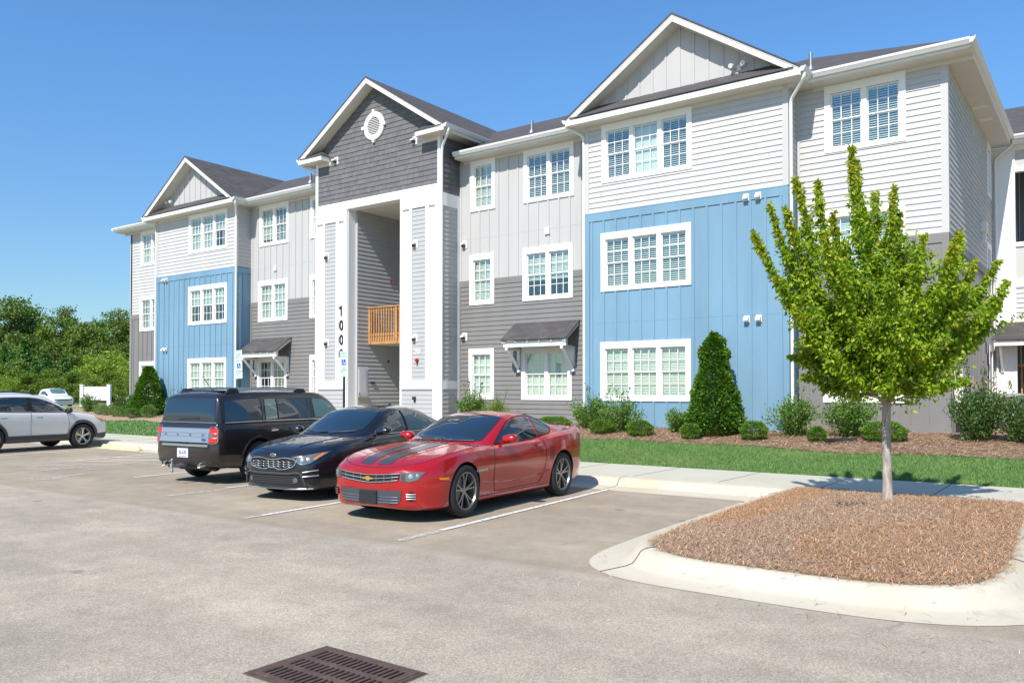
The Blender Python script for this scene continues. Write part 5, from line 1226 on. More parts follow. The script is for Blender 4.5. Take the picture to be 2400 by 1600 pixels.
# ================================================================ VEHICLES
def pchip(xs, ys, x):
    xs = np.asarray(xs, float); ys = np.asarray(ys, float); h = np.diff(xs); d = np.diff(ys, axis=0)/h[:, None]
    m = np.zeros_like(ys); m[0] = d[0]; m[-1] = d[-1]
    for i in range(1, len(xs)-1):
        w1 = 2*h[i]+h[i-1]; w2 = h[i]+2*h[i-1]; a, b = d[i-1], d[i]
        with np.errstate(divide='ignore', invalid='ignore'): hm = (w1+w2)/(w1/a+w2/b)
        m[i] = np.where(a*b > 0, hm, 0)
    i = np.clip(np.searchsorted(xs, x)-1, 0, len(xs)-2); t = ((x-xs[i])/h[i])[:, None]; H = h[i][:, None]
    return (2*t**3-3*t**2+1)*ys[i]+(t**3-2*t**2+t)*H*m[i]+(-2*t**3+3*t**2)*ys[i+1]+(t**3-t**2)*H*m[i+1]
def crv(P, sub, tension=0.5, sharp=()):
    """smooth a (K,2) polyline; sharp = indices kept as corners"""
    K = len(P); out = []
    for i in range(K-1):
        b, c = P[i], P[i+1]
        m1 = (c-P[i-1])*tension if i > 0 and i not in sharp else (c-b)*0.5
        m2 = (P[i+2]-b)*tension if i < K-2 and (i+1) not in sharp else (c-b)*0.5
        l = np.linalg.norm(c-b); 
        for m in (m1, m2):
            nm = np.linalg.norm(m)
            if nm > l*1.0 and nm > 0: m *= l/nm
        for k in range(sub):
            t = k/sub; out.append((2*t**3-3*t**2+1)*b+(t**3-2*t**2+t)*m1+(-2*t**3+3*t**2)*c+(t**3-t**2)*m2)
    out.append(P[-1]); return np.array(out)
def loft(st, nx=90, sub=5, sharp=(), close=True):
    """st: [(x, [(y,z)...])] half sections bottom centre -> top centre; returns verts, faces (mirrored, closed)"""
    st = sorted(st, key=lambda s: s[0]); xs = np.array([s[0] for s in st]); K = len(st[0][1]); ys = np.array([[c for p in s[1] for c in p] for s in st])
    u = np.linspace(0, 1, nx); X = xs[0]+(xs[-1]-xs[0])*(0.5-0.5*np.cos(np.pi*u))*0.6+(xs[-1]-xs[0])*u*0.4
    X = np.unique(np.concatenate([X, xs])); S = pchip(xs, ys, X).reshape(len(X), K, 2); V = []; rows = None
    for i, x in enumerate(X):
        h = crv(S[i], sub, sharp=sharp); full = [(x, p[0], p[1]) for p in h]+[(x, -p[0], p[1]) for p in h[-2:0:-1]]
        rows = len(full); V += full
    n = len(X); F = [(i*rows+k, i*rows+(k+1) % rows, (i+1)*rows+(k+1) % rows, (i+1)*rows+k) for i in range(n-1) for k in range(rows)]
    if close: F += [tuple(range(rows-1, -1, -1)), tuple((n-1)*rows+k for k in range(rows))]
    return V, F
def mesh_from(V, F, name):
    me = bpy.data.meshes.new(name); me.from_pydata([tuple(map(float, v)) for v in V], [], F)
    bm = bmesh.new(); bm.from_mesh(me); bmesh.ops.remove_doubles(bm, verts=bm.verts, dist=1e-5); bmesh.ops.recalc_face_normals(bm, faces=bm.faces); bm.to_mesh(me); bm.free(); return me
def bvh_of(meshes):
    V = []; F = []
    for me in meshes:
        n = len(V); V += [v.co.copy() for v in me.vertices]; F += [tuple(i+n for i in p.vertices) for p in me.polygons]
    return BVHTree.FromPolygons(V, F)
DIRS = {'top': (Vector((0, 0, -1)), lambda a, b: Vector((a, b, 3))), 'left': (Vector((0, -1, 0)), lambda a, b: Vector((a, 3, b))), 'right': (Vector((0, 1, 0)), lambda a, b: Vector((a, -3, b))),
        'front': (Vector((-1, 0, 0)), lambda a, b: Vector((4, a, b))), 'rear': (Vector((1, 0, 0)), lambda a, b: Vector((-4, a, b)))}
class Car:
    def __init__(s, body, green, wheels, r, arch, paint_m, nx=100, sharp=(), gsharp=(), gsub=5, arch_w=0.28, arch_y=0.62):
        V, F = loft(body, nx, 5, sharp); s.low = mesh_from(V, F, 'body')
        V, F = loft(green, 70, gsub, gsharp); s.top = mesh_from(V, F, 'body_top')
        s.bvh = bvh_of([s.low, s.top]); s.wheels = wheels; s.r = r; s.arch = arch; s.paint = paint_m; s.root = None; s.arch_y = arch_y
    def cut(s):
        """wheel openings by boolean"""
        ob = bpy.data.objects.new('tmp', s.low); col.objects.link(ob); m = MB()
        for wx in s.wheels:
            for sg in (-1, 1):
                pr_ = [(s.arch*math.cos(t), s.arch*math.sin(t)) for t in [2*math.pi*k/40 for k in range(40)]]
                m.add([(wx+a, sg*s.arch_y, s.r+b) for a, b in pr_]+[(wx+a, sg*1.3, s.r+b) for a, b in pr_], [tuple(range(40)), tuple(range(79, 39, -1))]+[(i, (i+1) % 40, 40+(i+1) % 40, 40+i) for i in range(40)])
        co = bpy.data.objects.new('cut', m.mesh('cut')); col.objects.link(co)
        b = ob.modifiers.new('b', 'BOOLEAN'); b.operation = 'DIFFERENCE'; b.object = co; b.solver = 'EXACT'
        dg = bpy.context.evaluated_depsgraph_get(); dg.update(); me = bpy.data.meshes.new_from_object(ob.evaluated_get(dg))
        bpy.data.objects.remove(ob); bpy.data.objects.remove(co); me.materials.clear(); me.materials.append(M[s.paint]); me.materials.append(M['seam_black'])
        for p in me.polygons:
            c = p.center; mi = 0
            for wx in s.wheels:
                d = math.hypot(c.x-wx, c.z-s.r)
                if abs(d-s.arch) < 0.006 and abs(p.normal.y) < 0.5: mi = 1
                if d < s.arch and abs(abs(c.y)-s.arch_y) < 0.004: mi = 1
            if c.z < 0.185 and p.normal.z < -0.93: mi = 1
            p.material_index = mi
        return me
    def start(s, name, loc, rz, sc=1.0, sz=None):
        s.root = empty(name, loc, rz); s.root.scale = (sc, sc, sz or sc); me = s.cut()
        n0 = len(me.vertices); bm = bmesh.new(); bm.from_mesh(me); t = bpy.data.meshes.new('t'); bm.from_mesh(s.top); bm.to_mesh(me); bm.free()
        o = bpy.data.objects.new('body', me); col.objects.link(o); o.parent = s.root
        me.polygons.foreach_set('use_smooth', [True]*len(me.polygons)); me.set_sharp_from_angle(angle=R(38)); s.body = o; return s.root
    def hit(s, proj, a, b, eps):
        d, f = DIRS[proj]; o_ = f(a, b); loc, no, idx, dist = s.bvh.ray_cast(o_, d, 8)
        if loc is None: loc, no, idx, dist = s.bvh.find_nearest(o_+d*2.6)
        if no.dot(d) > 0: no = -no
        return loc+no*eps-d*eps*0.5, no
    def patch(s, name, poly, proj, mat, eps=0.004, step=0.05, parent=None, mirror=False, smooth=True, solid=0.0):
        bm = bmesh.new(); vs = [bm.verts.new((p[0], p[1], 0)) for p in poly]; bm.faces.new(vs)
        lo = [min(p[i] for p in poly) for i in (0, 1)]; hi = [max(p[i] for p in poly) for i in (0, 1)]
        for ax in (0, 1):
            k = lo[ax]+step
            while k < hi[ax]-step*0.3:
                bmesh.ops.bisect_plane(bm, geom=bm.verts[:]+bm.edges[:]+bm.faces[:], plane_co=(k, 0, 0) if ax == 0 else (0, k, 0), plane_no=(1, 0, 0) if ax == 0 else (0, 1, 0)); k += step
        objs = []
        for sg in ((1, -1) if mirror else (1,)):
            pj = proj
            if sg < 0 and proj == 'left': pj = 'right'
            b2 = bm.copy()
            for v in b2.verts:
                a, b = v.co.x, v.co.y
                if sg < 0 and proj in ('top', 'front', 'rear'):
                    if proj == 'top': b = -b
                    else: a = -a
                v.co = s.hit(pj, a, b, eps)[0]
            bmesh.ops.recalc_face_normals(b2, faces=b2.faces)
            me = bpy.data.meshes.new(name); b2.to_mesh(me); b2.free()
            f0 = me.polygons[0]; dd = DIRS[pj][0]
            if f0.normal.dot(dd) > 0: me.flip_normals()
            o = link_mesh(name, me, M[mat], parent or s.root, 40 if smooth else None); objs.append(o)
            if solid: q = o.modifiers.new('t', 'SOLIDIFY'); q.thickness = solid; q.offset = 1
        bm.free(); return objs
    def strip(s, name, pts, proj, mat, w=0.008, eps=0.003, mirror=False, parent=None, n=40, h=None):
        P2 = crv(np.array(pts, float), max(2, n//len(pts))) if len(pts) > 2 else np.array([np.array(pts[0])+(np.array(pts[1])-np.array(pts[0]))*k/n for k in range(n+1)])
        for sg in ((1, -1) if mirror else (1,)):
            pj = 'right' if (sg < 0 and proj == 'left') else proj; V = []; m = MB(); path = []
            for a, b in P2:
                if sg < 0 and proj == 'top': b = -b
                elif sg < 0 and proj in ('front', 'rear'): a = -a
                path.append(s.hit(pj, a, b, eps)[0])
            m.tube(path, w/2, 5); m.build(name, M[mat], parent or s.root, smooth=60)
    def wheel(s, wx, sg, ytrack, spokes, tw=0.235, rim_r=0.235, rim='rim_silver', style='twin', hub='rim_silver'):
        r = s.r; y0 = sg*ytrack
        hubo = bpy.data.objects.new('wheel', bpy.data.meshes.new('wheel')); 
        m = MB(); out = sg
        m.lathe([(0.0, -0.03*out), (0.165, -0.03*out), (0.165, -0.055*out)], (0, 0, 0), 'y', 24); me = m.mesh('wheel'); hubo.data = me; me.materials.append(M['galvanised']); col.objects.link(hubo); hubo.parent = s.root; hubo.location = (wx, y0, r)
        t = tw/2; m = MB()
        m.lathe([(rim_r*0.98, -t*0.80), (rim_r+0.01, -t*0.95), (r*0.88, -t*1.04), (r*0.965, -t*0.93), (r*0.995, -t*0.70), (r, -t*0.3), (r, t*0.3), (r*0.995, t*0.70), (r*0.965, t*0.93), (r*0.88, t*1.04), (rim_r+0.01, t*0.95), (rim_r*0.98, t*0.80)], (0, 0, 0), 'y', 48)
        for q in (-0.5, -0.17, 0.17, 0.5): m.lathe([(r*1.0006, t*q-0.004), (r*1.0012, t*q), (r*1.0006, t*q+0.004)], (0, 0, 0), 'y', 48)
        m.build('tyre', M['tyre_rubber'], hubo, smooth=40)
        m = MB(); f = out*t
        m.lathe([(rim_r*1.035, f*0.90), (rim_r*1.03, f*0.97), (rim_r*0.985, f*0.97), (rim_r*0.95, f*0.80), (rim_r*0.92, f*0.2), (rim_r*0.92, -f*0.8)], (0, 0, 0), 'y', 40)
        fy = f*0.62; ce = f*0.50
        def spoke(a, a1, w0, w1, dy=0.0):
            ca, sa = math.cos(a), math.sin(a); cb, sb = math.cos(a1), math.sin(a1)
            p0 = Vector((0.045*ca, ce, 0.045*sa)); p1 = Vector((rim_r*0.6*(ca+cb)/2, fy*1.02, rim_r*0.6*(sa+sb)/2)); p2 = Vector((rim_r*0.96*cb, fy*1.12, rim_r*0.96*sb))
            for a_, b_, u, v in ((p0, p1, w0, (w0+w1)/2), (p1, p2, (w0+w1)/2, w1)):
                d = (b_-a_).normalized(); sd = Vector((-d.z, 0, d.x)).normalized(); th = Vector((0, out*0.016, 0))
                m.add([a_-sd*u/2-th, a_+sd*u/2-th, a_+sd*u*0.38+th, a_-sd*u*0.38+th, b_-sd*v/2-th, b_+sd*v/2-th, b_+sd*v*0.38+th, b_-sd*v*0.38+th], [(0, 1, 2, 3), (7, 6, 5, 4), (0, 4, 5, 1), (1, 5, 6, 2), (2, 6, 7, 3), (3, 7, 4, 0)])
        for k in range(spokes):
            a = 2*math.pi*k/spokes+0.3
            if style == 'twin': spoke(a-0.10, a-0.20, 0.030, 0.026); spoke(a+0.10, a+0.20, 0.030, 0.026)
            elif style == 'wide': spoke(a, a-0.13, 0.04, 0.036); spoke(a, a+0.13, 0.04, 0.036)
            else: spoke(a, a, 0.05, 0.034)
        m.lathe([(0.0, ce+out*0.022), (0.03, ce+out*0.022), (0.052, ce+out*0.012), (0.058, ce-out*0.02)], (0, 0, 0), 'y', 20)
        for k in range(5): a = 2*math.pi*k/5; m.lathe([(0.0, ce+out*0.014), (0.009, ce+out*0.014), (0.009, ce-out*0.01)], (0.075*math.cos(a), 0, 0.075*math.sin(a)), 'y', 8)
        m.build('rim', M[rim], hubo, smooth=35)
        m = MB(); m.lathe([(0, -f*0.6), (rim_r*0.93, -f*0.6)], (0, 0, 0), 'y', 24); m.build('brake', M['seam_black'], hubo); return hubo
    def mirror_part(s, x, y, z, mat, sg, w=0.21, h=0.15, d=0.12, tilt=0.0, base='black_plastic'):
        prof = [(-0.5, 0.30, 0.30), (-0.35, 0.9, 0.9), (0.0, 1.0, 1.0), (0.35, 0.92, 0.9), (0.5, 0.55, 0.5)]
        V = []; n = 14; 
        for q, a, b in prof:
            for k in range(n):
                t = 2*math.pi*k/n; cx_ = math.cos(t); sz = math.sin(t); V.append((x+cx_*abs(cx_)**-0.2*d/2*a if abs(cx_) > 1e-6 else x, y+sg*(q*w+w*0.4), z+sz*h/2*b+q*0.02))
        F = [(i*n+k, i*n+(k+1) % n, (i+1)*n+(k+1) % n, (i+1)*n+k) for i in range(len(prof)-1) for k in range(n)]+[tuple(range(n-1, -1, -1)), tuple((len(prof)-1)*n+k for k in range(n))]
        o = link_mesh('side_mirror', mesh_from(V, F, 'side_mirror'), M[mat], s.root, 50)
        m = MB(); m.beam((x-0.02, y-sg*0.10, z-h*0.42), (x, y+sg*0.06, z-h*0.30), 0.05, 0.03); q = m.build('bracket', M[base], s.root); q.parent = o
        return o
PI = math.pi
def headlamp_guts(car, pts, proj, sg=1):
    m = MB()
    for a, b, rr in pts:
        p, n_ = car.hit(proj, a, b, 0.006); n_ = n_.normalized(); u = n_.orthogonal().normalized(); v = n_.cross(u)
        ring = [p+(u*math.cos(t)+v*math.sin(t))*rr for t in [2*PI*k/14 for k in range(14)]]; m.add(ring+[p+n_*0.006], [(k, (k+1) % 14, 14) for k in range(14)])
    return m
# ---------------------------------------------------------------- red coupe
body = [
 (2.41, [(0,.22),(.28,.22),(.38,.26),(.42,.42),(.42,.54),(.41,.63),(.38,.66),(.20,.67),(0,.675)]),
 (2.34, [(0,.18),(.52,.18),(.61,.22),(.65,.42),(.65,.57),(.63,.655),(.56,.69),(.32,.705),(0,.71)]),
 (2.17, [(0,.16),(.70,.16),(.79,.20),(.825,.42),(.82,.60),(.78,.70),(.68,.745),(.40,.78),(0,.785)]),
 (1.85, [(0,.15),(.82,.15),(.90,.19),(.935,.42),(.935,.64),(.885,.79),(.78,.825),(.42,.85),(0,.85)]),
 (1.42, [(0,.15),(.83,.15),(.90,.19),(.945,.42),(.955,.66),(.92,.85),(.80,.885),(.44,.905),(0,.90)]),
 (1.00, [(0,.15),(.80,.15),(.87,.19),(.915,.42),(.935,.66),(.91,.87),(.80,.915),(.45,.945),(0,.945)]),
 (0.30, [(0,.15),(.78,.15),(.86,.19),(.895,.42),(.925,.66),(.895,.88),(.82,.92),(.45,.94),(0,.94)]),
 (-.60, [(0,.15),(.78,.15),(.86,.19),(.90,.42),(.93,.68),(.905,.91),(.82,.95),(.45,.96),(0,.96)]),
 (-1.05,[(0,.15),(.80,.15),(.88,.19),(.93,.42),(.955,.70),(.925,.95),(.84,1.0),(.45,1.02),(0,1.02)]),
 (-1.50,[(0,.16),(.82,.16),(.90,.20),(.95,.42),(.965,.72),(.935,.98),(.84,1.035),(.45,1.06),(0,1.06)]),
 (-2.00,[(0,.20),(.78,.20),(.87,.25),(.92,.45),(.935,.74),(.90,.985),(.81,1.045),(.45,1.075),(0,1.08)]),
 (-2.28,[(0,.25),(.68,.25),(.78,.30),(.83,.48),(.84,.75),(.81,1.01),(.74,1.075),(.42,1.10),(0,1.105)]),
 (-2.42,[(0,.30),(.56,.30),(.64,.36),(.68,.50),(.69,.74),(.67,.96),(.60,1.04),(.36,1.06),(0,1.06)])]
green = [
 (.92, [(0,.80),(.60,.80),(.66,.895),(.62,.905),(.55,.915),(.30,.935),(0,.94)]),
 (.70, [(0,.80),(.74,.80),(.80,.885),(.745,.93),(.66,.955),(.38,.995),(0,1.01)]),
 (.40, [(0,.80),(.78,.80),(.83,.885),(.765,1.01),(.67,1.075),(.39,1.125),(0,1.145)]),
 (.10, [(0,.80),(.78,.80),(.84,.89),(.75,1.09),(.64,1.20),(.37,1.245),(0,1.26)]),
 (-.12,[(0,.80),(.78,.80),(.84,.90),(.745,1.13),(.61,1.275),(.36,1.315),(0,1.325)]),
 (-.45,[(0,.80),(.78,.80),(.84,.91),(.74,1.16),(.59,1.315),(.34,1.36),(0,1.372)]),
 (-.80,[(0,.80),(.78,.80),(.84,.93),(.74,1.15),(.59,1.30),(.34,1.345),(0,1.355)]),
 (-1.10,[(0,.80),(.78,.80),(.84,.96),(.745,1.12),(.60,1.24),(.35,1.285),(0,1.295)]),
 (-1.50,[(0,.80),(.78,.80),(.85,.99),(.75,1.08),(.62,1.145),(.36,1.175),(0,1.185)]),
 (-1.95,[(0,.80),(.70,.80),(.78,1.00),(.70,1.035),(.60,1.06),(.35,1.075),(0,1.08)])]
c = Car(body, green, (1.426, -1.426), 0.352, 0.392, 'paint_red', sharp=(2, 5), gsharp=(2,))
rt_ = c.start('red_coupe', (-7.99, 9.82, 0.005), R(-86.0), 0.945, 1.0); tag(rt_, 'red two door coupe with twin black bonnet stripes parked nearest the camera', 'car')
c.patch('windscreen', [(.84,0),(.81,.28),(.72,.55),(.62,.66),(.30,.635),(-.08,.565),(-.12,.30),(-.125,0),(-.12,-.30),(-.08,-.565),(.30,-.635),(.62,-.66),(.72,-.55),(.81,-.28)], 'top', 'auto_glass', 0.004, 0.06)
c.patch('rear_window', [(-.90,0),(-.88,.50),(-1.35,.56),(-1.62,.52),(-1.68,0),(-1.62,-.52),(-1.35,-.56),(-.88,-.50)], 'top', 'auto_glass', 0.004, 0.06)
c.patch('side_window', [(.46,.945),(.30,1.04),(.05,1.17),(-.16,1.245),(-.45,1.285),(-.70,1.285),(-.74,1.0),(-.70,.965)], 'left', 'auto_glass', 0.005, 0.06, mirror=True)
c.patch('quarter_window', [(-.77,1.28),(-.95,1.245),(-1.12,1.18),(-1.24,1.10),(-1.16,1.045),(-.80,1.005)], 'left', 'auto_glass', 0.005, 0.05, mirror=True)
c.strip('window_trim', [(.50,.94),(.30,1.05),(.05,1.185),(-.16,1.26),(-.45,1.30),(-.75,1.30),(-1.0,1.245),(-1.16,1.17),(-1.27,1.10),(-1.18,1.03),(-.8,.99),(-.3,.955),(.5,.93)], 'left', 'seam_black', 0.012, 0.004, mirror=True)
for sgn in (1, -1):
    c.patch('stripe', [(2.31, sgn*.05), (2.28, sgn*.28), (1.75, sgn*.30), (.95, sgn*.32), (.93, sgn*.055)] if sgn > 0 else [(.93, -.055), (.95, -.32), (1.75, -.30), (2.28, -.28), (2.31, -.05)], 'top', 'stripe_black', 0.003, 0.08)
c.strip('bonnet_seam', [(2.365,0),(2.34,.28),(2.26,.52),(2.10,.70),(1.80,.80),(1.30,.82),(.92,.80)], 'top', 'seam_black', 0.008, 0.001, mirror=True)
c.strip('bonnet_crease', [(2.18,.37),(1.7,.41),(1.2,.46),(.98,.52)], 'top', 'paint_red', 0.02, -0.003, mirror=True)
c.strip('wiper', [(.86,.05),(.80,.35),(.72,.58)], 'top', 'black_plastic', 0.016, 0.012); c.strip('wiper', [(.87,-.45),(.86,-.20),(.80,.04)], 'top', 'black_plastic', 0.016, 0.012)
c.strip('door_seam', [(.62,.93),(.66,.75),(.66,.45),(.60,.27)], 'left', 'seam_black', 0.009, 0.001, mirror=True)
c.strip('door_seam', [(-.78,.96),(-.86,.80),(-.84,.50),(-.70,.27)], 'left', 'seam_black', 0.009, 0.001, mirror=True)
c.strip('door_seam', [(.60,.27),(-.70,.27)], 'left', 'seam_black', 0.008, 0.001, mirror=True)
c.strip('bumper_seam', [(1.86,.80),(1.92,.66),(1.84,.52)], 'left', 'seam_black', 0.008, 0.001, mirror=True)
for xx in (-1.02, -1.07, -1.12): c.strip('side_gill', [(xx,.83),(xx+.05,.62)], 'left', 'seam_black', 0.012, 0.001, mirror=True, n=6)
c.patch('marker_lamp', [(2.02,.575),(1.84,.575),(1.84,.535),(1.99,.545)], 'left', 'lamp_amber', 0.006, 0.05, mirror=True)
# front end
c.patch('grille', [(-.53,.640),(-.50,.555),(-.28,.528),(0,.510),(.28,.528),(.50,.555),(.53,.640),(.28,.618),(0,.605),(-.28,.618)], 'front', 'seam_black', 0.006, 0.05)
c.strip('grille_bar', [(-.51,.597),(-.28,.573),(0,.557),(.28,.573),(.51,.597)], 'front', 'satin_metal', 0.012, 0.010); c.strip('grille_frame', [(-.53,.640),(-.28,.618),(0,.605),(.28,.618),(.53,.640)], 'front', 'satin_metal', 0.010, 0.010)
c.strip('grille_frame', [(-.50,.555),(-.28,.528),(0,.510),(.28,.528),(.50,.555)], 'front', 'satin_metal', 0.012, 0.010)
for yy in (-.42, -.28, -.14, .14, .28, .42): c.strip('grille_bar', [(yy,.62),(yy,.535)], 'front', 'satin_metal', 0.006, 0.009, n=4)
c.patch('emblem', [(-.095,.548),(-.085,.572),(-.035,.572),(-.028,.588),(.028,.588),(.035,.572),(.095,.572),(.085,.548),(.035,.548),(.028,.532),(-.028,.532),(-.035,.548)], 'front', 'gold', 0.020, 0.05)
for sgn in (1, -1):
    q = [(.525,.645),(.54,.545),(.66,.535),(.745,.56),(.80,.655),(.68,.662)]; q = q if sgn > 0 else [(-a, b) for a, b in q][::-1]
    L_ = c.patch('headlight', q, 'front', 'lamp_clear', 0.007, 0.04)[0]
    q = [(.54,.635),(.55,.555),(.605,.548),(.60,.645)]; q = q if sgn > 0 else [(-a, b) for a, b in q][::-1]; c.patch('indicator', q, 'front', 'lamp_dark', 0.010, 0.04, parent=L_)
    [headlamp_guts(c, [q_], 'front').build('bulb', M['reflector'], L_, smooth=30) for q_ in ((sgn*.665, .605, .032), (sgn*.735, .615, .022))]
    g = headlamp_guts(c, [(sgn*.67, .350, .060)], 'front'); fl_ = g.build('fog_recess', M['seam_black'], c.root)
    for k in (-.03, 0, .03): c.strip('slat', [(sgn*(.67-.052),.350+k),(sgn*(.67+.052),.350+k)], 'front', 'satin_metal', 0.009, 0.014, n=5, parent=fl_)
c.patch('lower_grille', [(-.55,.425),(-.53,.285),(-.44,.245),(0,.230),(.44,.245),(.53,.285),(.55,.425),(0,.415)], 'front', 'plastic_grey', 0.006, 0.05)
for zz in (.262, .297, .332): c.strip('grille_slat', [(-.50,zz+.005),(0,zz-.004),(.50,zz+.005)], 'front', 'chrome', 0.010, 0.010)
m = MB(); px_ = c.hit('front', 0, .33, 0)[0].x; m.box(px_, px_+.035, -.155, .155, .235, .405)
for yy in (-.11, .11): m.box(px_+.035, px_+.042, yy-.02, yy+.02, .355, .375)
m.build('plate_bracket', M['black_plastic'], c.root, bevel=0.006)
me = text_mesh('CAMARO', 0.06, 0.002, bold=0.001); p_, n_ = c.hit('left', 1.02, .60, 0.006); o = link_mesh('badge', me, M['chrome'], c.root); o.matrix_basis = face_mtx(p_, (-1, -0.01, 0), (0, 0, 1)) @ Matrix.Diagonal((1.15, .8, 1, 1))
for sgn in (1, -1): c.mirror_part(.36, sgn*.90, 1.0, 'paint_red', sgn, 0.25, 0.135, 0.19, base='paint_red')
for sgn in (1,): c.strip('door_handle', [(-.58,.855),(-.72,.86)], 'left', 'paint_red', 0.034, 0.016, n=5); c.strip('handle_recess', [(-.57,.845),(-.74,.85)], 'left', 'seam_black', 0.02, 0.002, n=5)
c.strip('rocker_line', [(1.0,.235),(-1.0,.235)], 'left', 'seam_black', 0.010, 0.001, mirror=True)
c.strip('side_crease', [(.98,.44),(.3,.385),(-.6,.40),(-1.0,.46)], 'left', 'paint_red', 0.022, -0.002, mirror=True)
for sgn in (1, -1): c.patch('taillight', [(sgn*.30,.92),(sgn*.30,.80),(sgn*.60,.80),(sgn*.62,.92)] if sgn > 0 else [(-.62,.92),(-.60,.80),(-.30,.80),(-.30,.92)], 'rear', 'lamp_red', 0.006, 0.05)
for wx in (1.426, -1.426):
    for sgn in (1, -1): c.wheel(wx, sgn, .83, 5, 0.24, 0.245, 'rim_grey', 'twin')

# ---------------------------------------------------------------- black sedan
body = [
 (2.31, [(0,.22),(.30,.22),(.40,.26),(.44,.42),(.43,.55),(.40,.63),(.36,.67),(.20,.69),(0,.695)]),
 (2.23, [(0,.19),(.52,.19),(.61,.23),(.65,.42),(.64,.57),(.58,.67),(.51,.715),(.30,.75),(0,.76)]),
 (2.02, [(0,.17),(.69,.17),(.77,.21),(.805,.42),(.80,.60),(.74,.73),(.65,.785),(.37,.825),(0,.835)]),
 (1.60, [(0,.17),(.79,.17),(.86,.21),(.89,.42),(.89,.65),(.84,.82),(.73,.865),(.40,.895),(0,.90)]),
 (1.10, [(0,.17),(.78,.17),(.85,.21),(.885,.42),(.89,.68),(.855,.87),(.75,.92),(.42,.95),(0,.955)]),
 (0.60, [(0,.17),(.77,.17),(.84,.21),(.875,.42),(.89,.70),(.86,.90),(.76,.95),(.42,.96),(0,.96)]),
 (-.60, [(0,.17),(.77,.17),(.84,.21),(.875,.42),(.895,.72),(.865,.93),(.76,.96),(.42,.97),(0,.97)]),
 (-1.35,[(0,.18),(.79,.18),(.86,.22),(.895,.44),(.905,.74),(.87,.97),(.76,1.02),(.42,1.04),(0,1.045)]),
 (-1.95,[(0,.22),(.74,.22),(.82,.28),(.86,.48),(.87,.76),(.82,1.0),(.72,1.06),(.42,1.08),(0,1.085)]),
 (-2.25,[(0,.28),(.60,.28),(.70,.34),(.76,.50),(.77,.78),(.73,.98),(.66,1.05),(.38,1.07),(0,1.075)]),
 (-2.33,[(0,.32),(.50,.32),(.58,.38),(.64,.52),(.65,.78),(.62,.93),(.56,.99),(.34,1.01),(0,1.01)])]
green = [
 (1.10, [(0,.80),(.56,.80),(.64,.90),(.60,.92),(.52,.935),(.28,.95),(0,.955)]),
 (.80, [(0,.80),(.70,.80),(.77,.91),(.72,.97),(.62,1.02),(.35,1.06),(0,1.075)]),
 (.40, [(0,.80),(.74,.80),(.81,.91),(.745,1.07),(.63,1.185),(.36,1.235),(0,1.25)]),
 (.05, [(0,.80),(.75,.80),(.82,.92),(.74,1.15),(.60,1.315),(.34,1.36),(0,1.375)]),
 (-.35,[(0,.80),(.75,.80),(.825,.93),(.735,1.20),(.58,1.37),(.33,1.42),(0,1.435)]),
 (-.80,[(0,.80),(.75,.80),(.825,.94),(.735,1.20),(.58,1.365),(.33,1.415),(0,1.43)]),
 (-1.20,[(0,.80),(.75,.80),(.825,.95),(.74,1.16),(.58,1.305),(.34,1.35),(0,1.365)]),
 (-1.60,[(0,.80),(.74,.80),(.81,.98),(.73,1.10),(.59,1.19),(.35,1.225),(0,1.235)]),
 (-2.05,[(0,.80),(.66,.80),(.72,1.02),(.66,1.05),(.56,1.07),(.33,1.085),(0,1.09)])]
c = Car(body, green, (1.35, -1.35), 0.325, 0.365, 'paint_black_blue', sharp=(2,), gsharp=(2,))
body_k, green_k = body, green
rt_ = c.start('black_sedan', (-10.84, 10.20, 0.005), R(-80.5), 0.935, 1.0); tag(rt_, 'glossy black sedan parked between the red coupe and the black wagon', 'car')
c.patch('windscreen', [(1.0,0),(.97,.28),(.86,.54),(.74,.64),(.36,.61),(.06,.55),(.02,.28),(.01,0),(.02,-.28),(.06,-.55),(.36,-.61),(.74,-.64),(.86,-.54),(.97,-.28)], 'top', 'auto_glass', 0.004, 0.06)
c.patch('rear_window', [(-1.10,0),(-1.10,.48),(-1.5,.54),(-1.85,.50),(-1.9,0),(-1.85,-.50),(-1.5,-.54),(-1.10,-.48)], 'top', 'auto_glass', 0.004, 0.06)
c.patch('side_window', [(.62,.975),(.40,1.09),(.10,1.23),(-.12,1.30),(-.36,1.335),(-.38,.985)], 'left', 'auto_glass', 0.005, 0.06, mirror=True)
c.patch('side_window', [(-.46,.99),(-.44,1.34),(-.75,1.34),(-1.02,1.29),(-1.22,1.20),(-1.38,1.08),(-1.30,1.02)], 'left', 'auto_glass', 0.005, 0.06, mirror=True)
c.strip('window_trim', [(.66,.955),(-.38,.965),(-.8,.975),(-1.30,1.0)], 'left', 'chrome', 0.014, 0.006, mirror=True)
c.patch('pillar_trim', [(-.385,.99),(-.385,1.34),(-.435,1.34),(-.455,.99)], 'left', 'seam_black', 0.004, 0.06, mirror=True)
c.patch('sunroof', [(-.05,.36),(-.55,.37),(-.55,-.37),(-.05,-.36)], 'top', 'auto_glass', 0.004, 0.06)
c.strip('door_seam', [(.72,.94),(.78,.75),(.78,.45),(.72,.27)], 'left', 'seam_black', 0.008, 0.001, mirror=True); c.strip('door_seam', [(-.41,.96),(-.42,.6),(-.44,.27)], 'left', 'seam_black', 0.008, 0.001, mirror=True)
c.strip('bonnet_crease', [(2.05,.34),(1.6,.44),(1.15,.54)], 'top', 'paint_black_blue', 0.03, -0.004, mirror=True); c.strip('bonnet_seam', [(2.20,0),(2.16,.35),(1.98,.62),(1.6,.76),(1.1,.78)], 'top', 'seam_black', 0.007, 0.001, mirror=True)
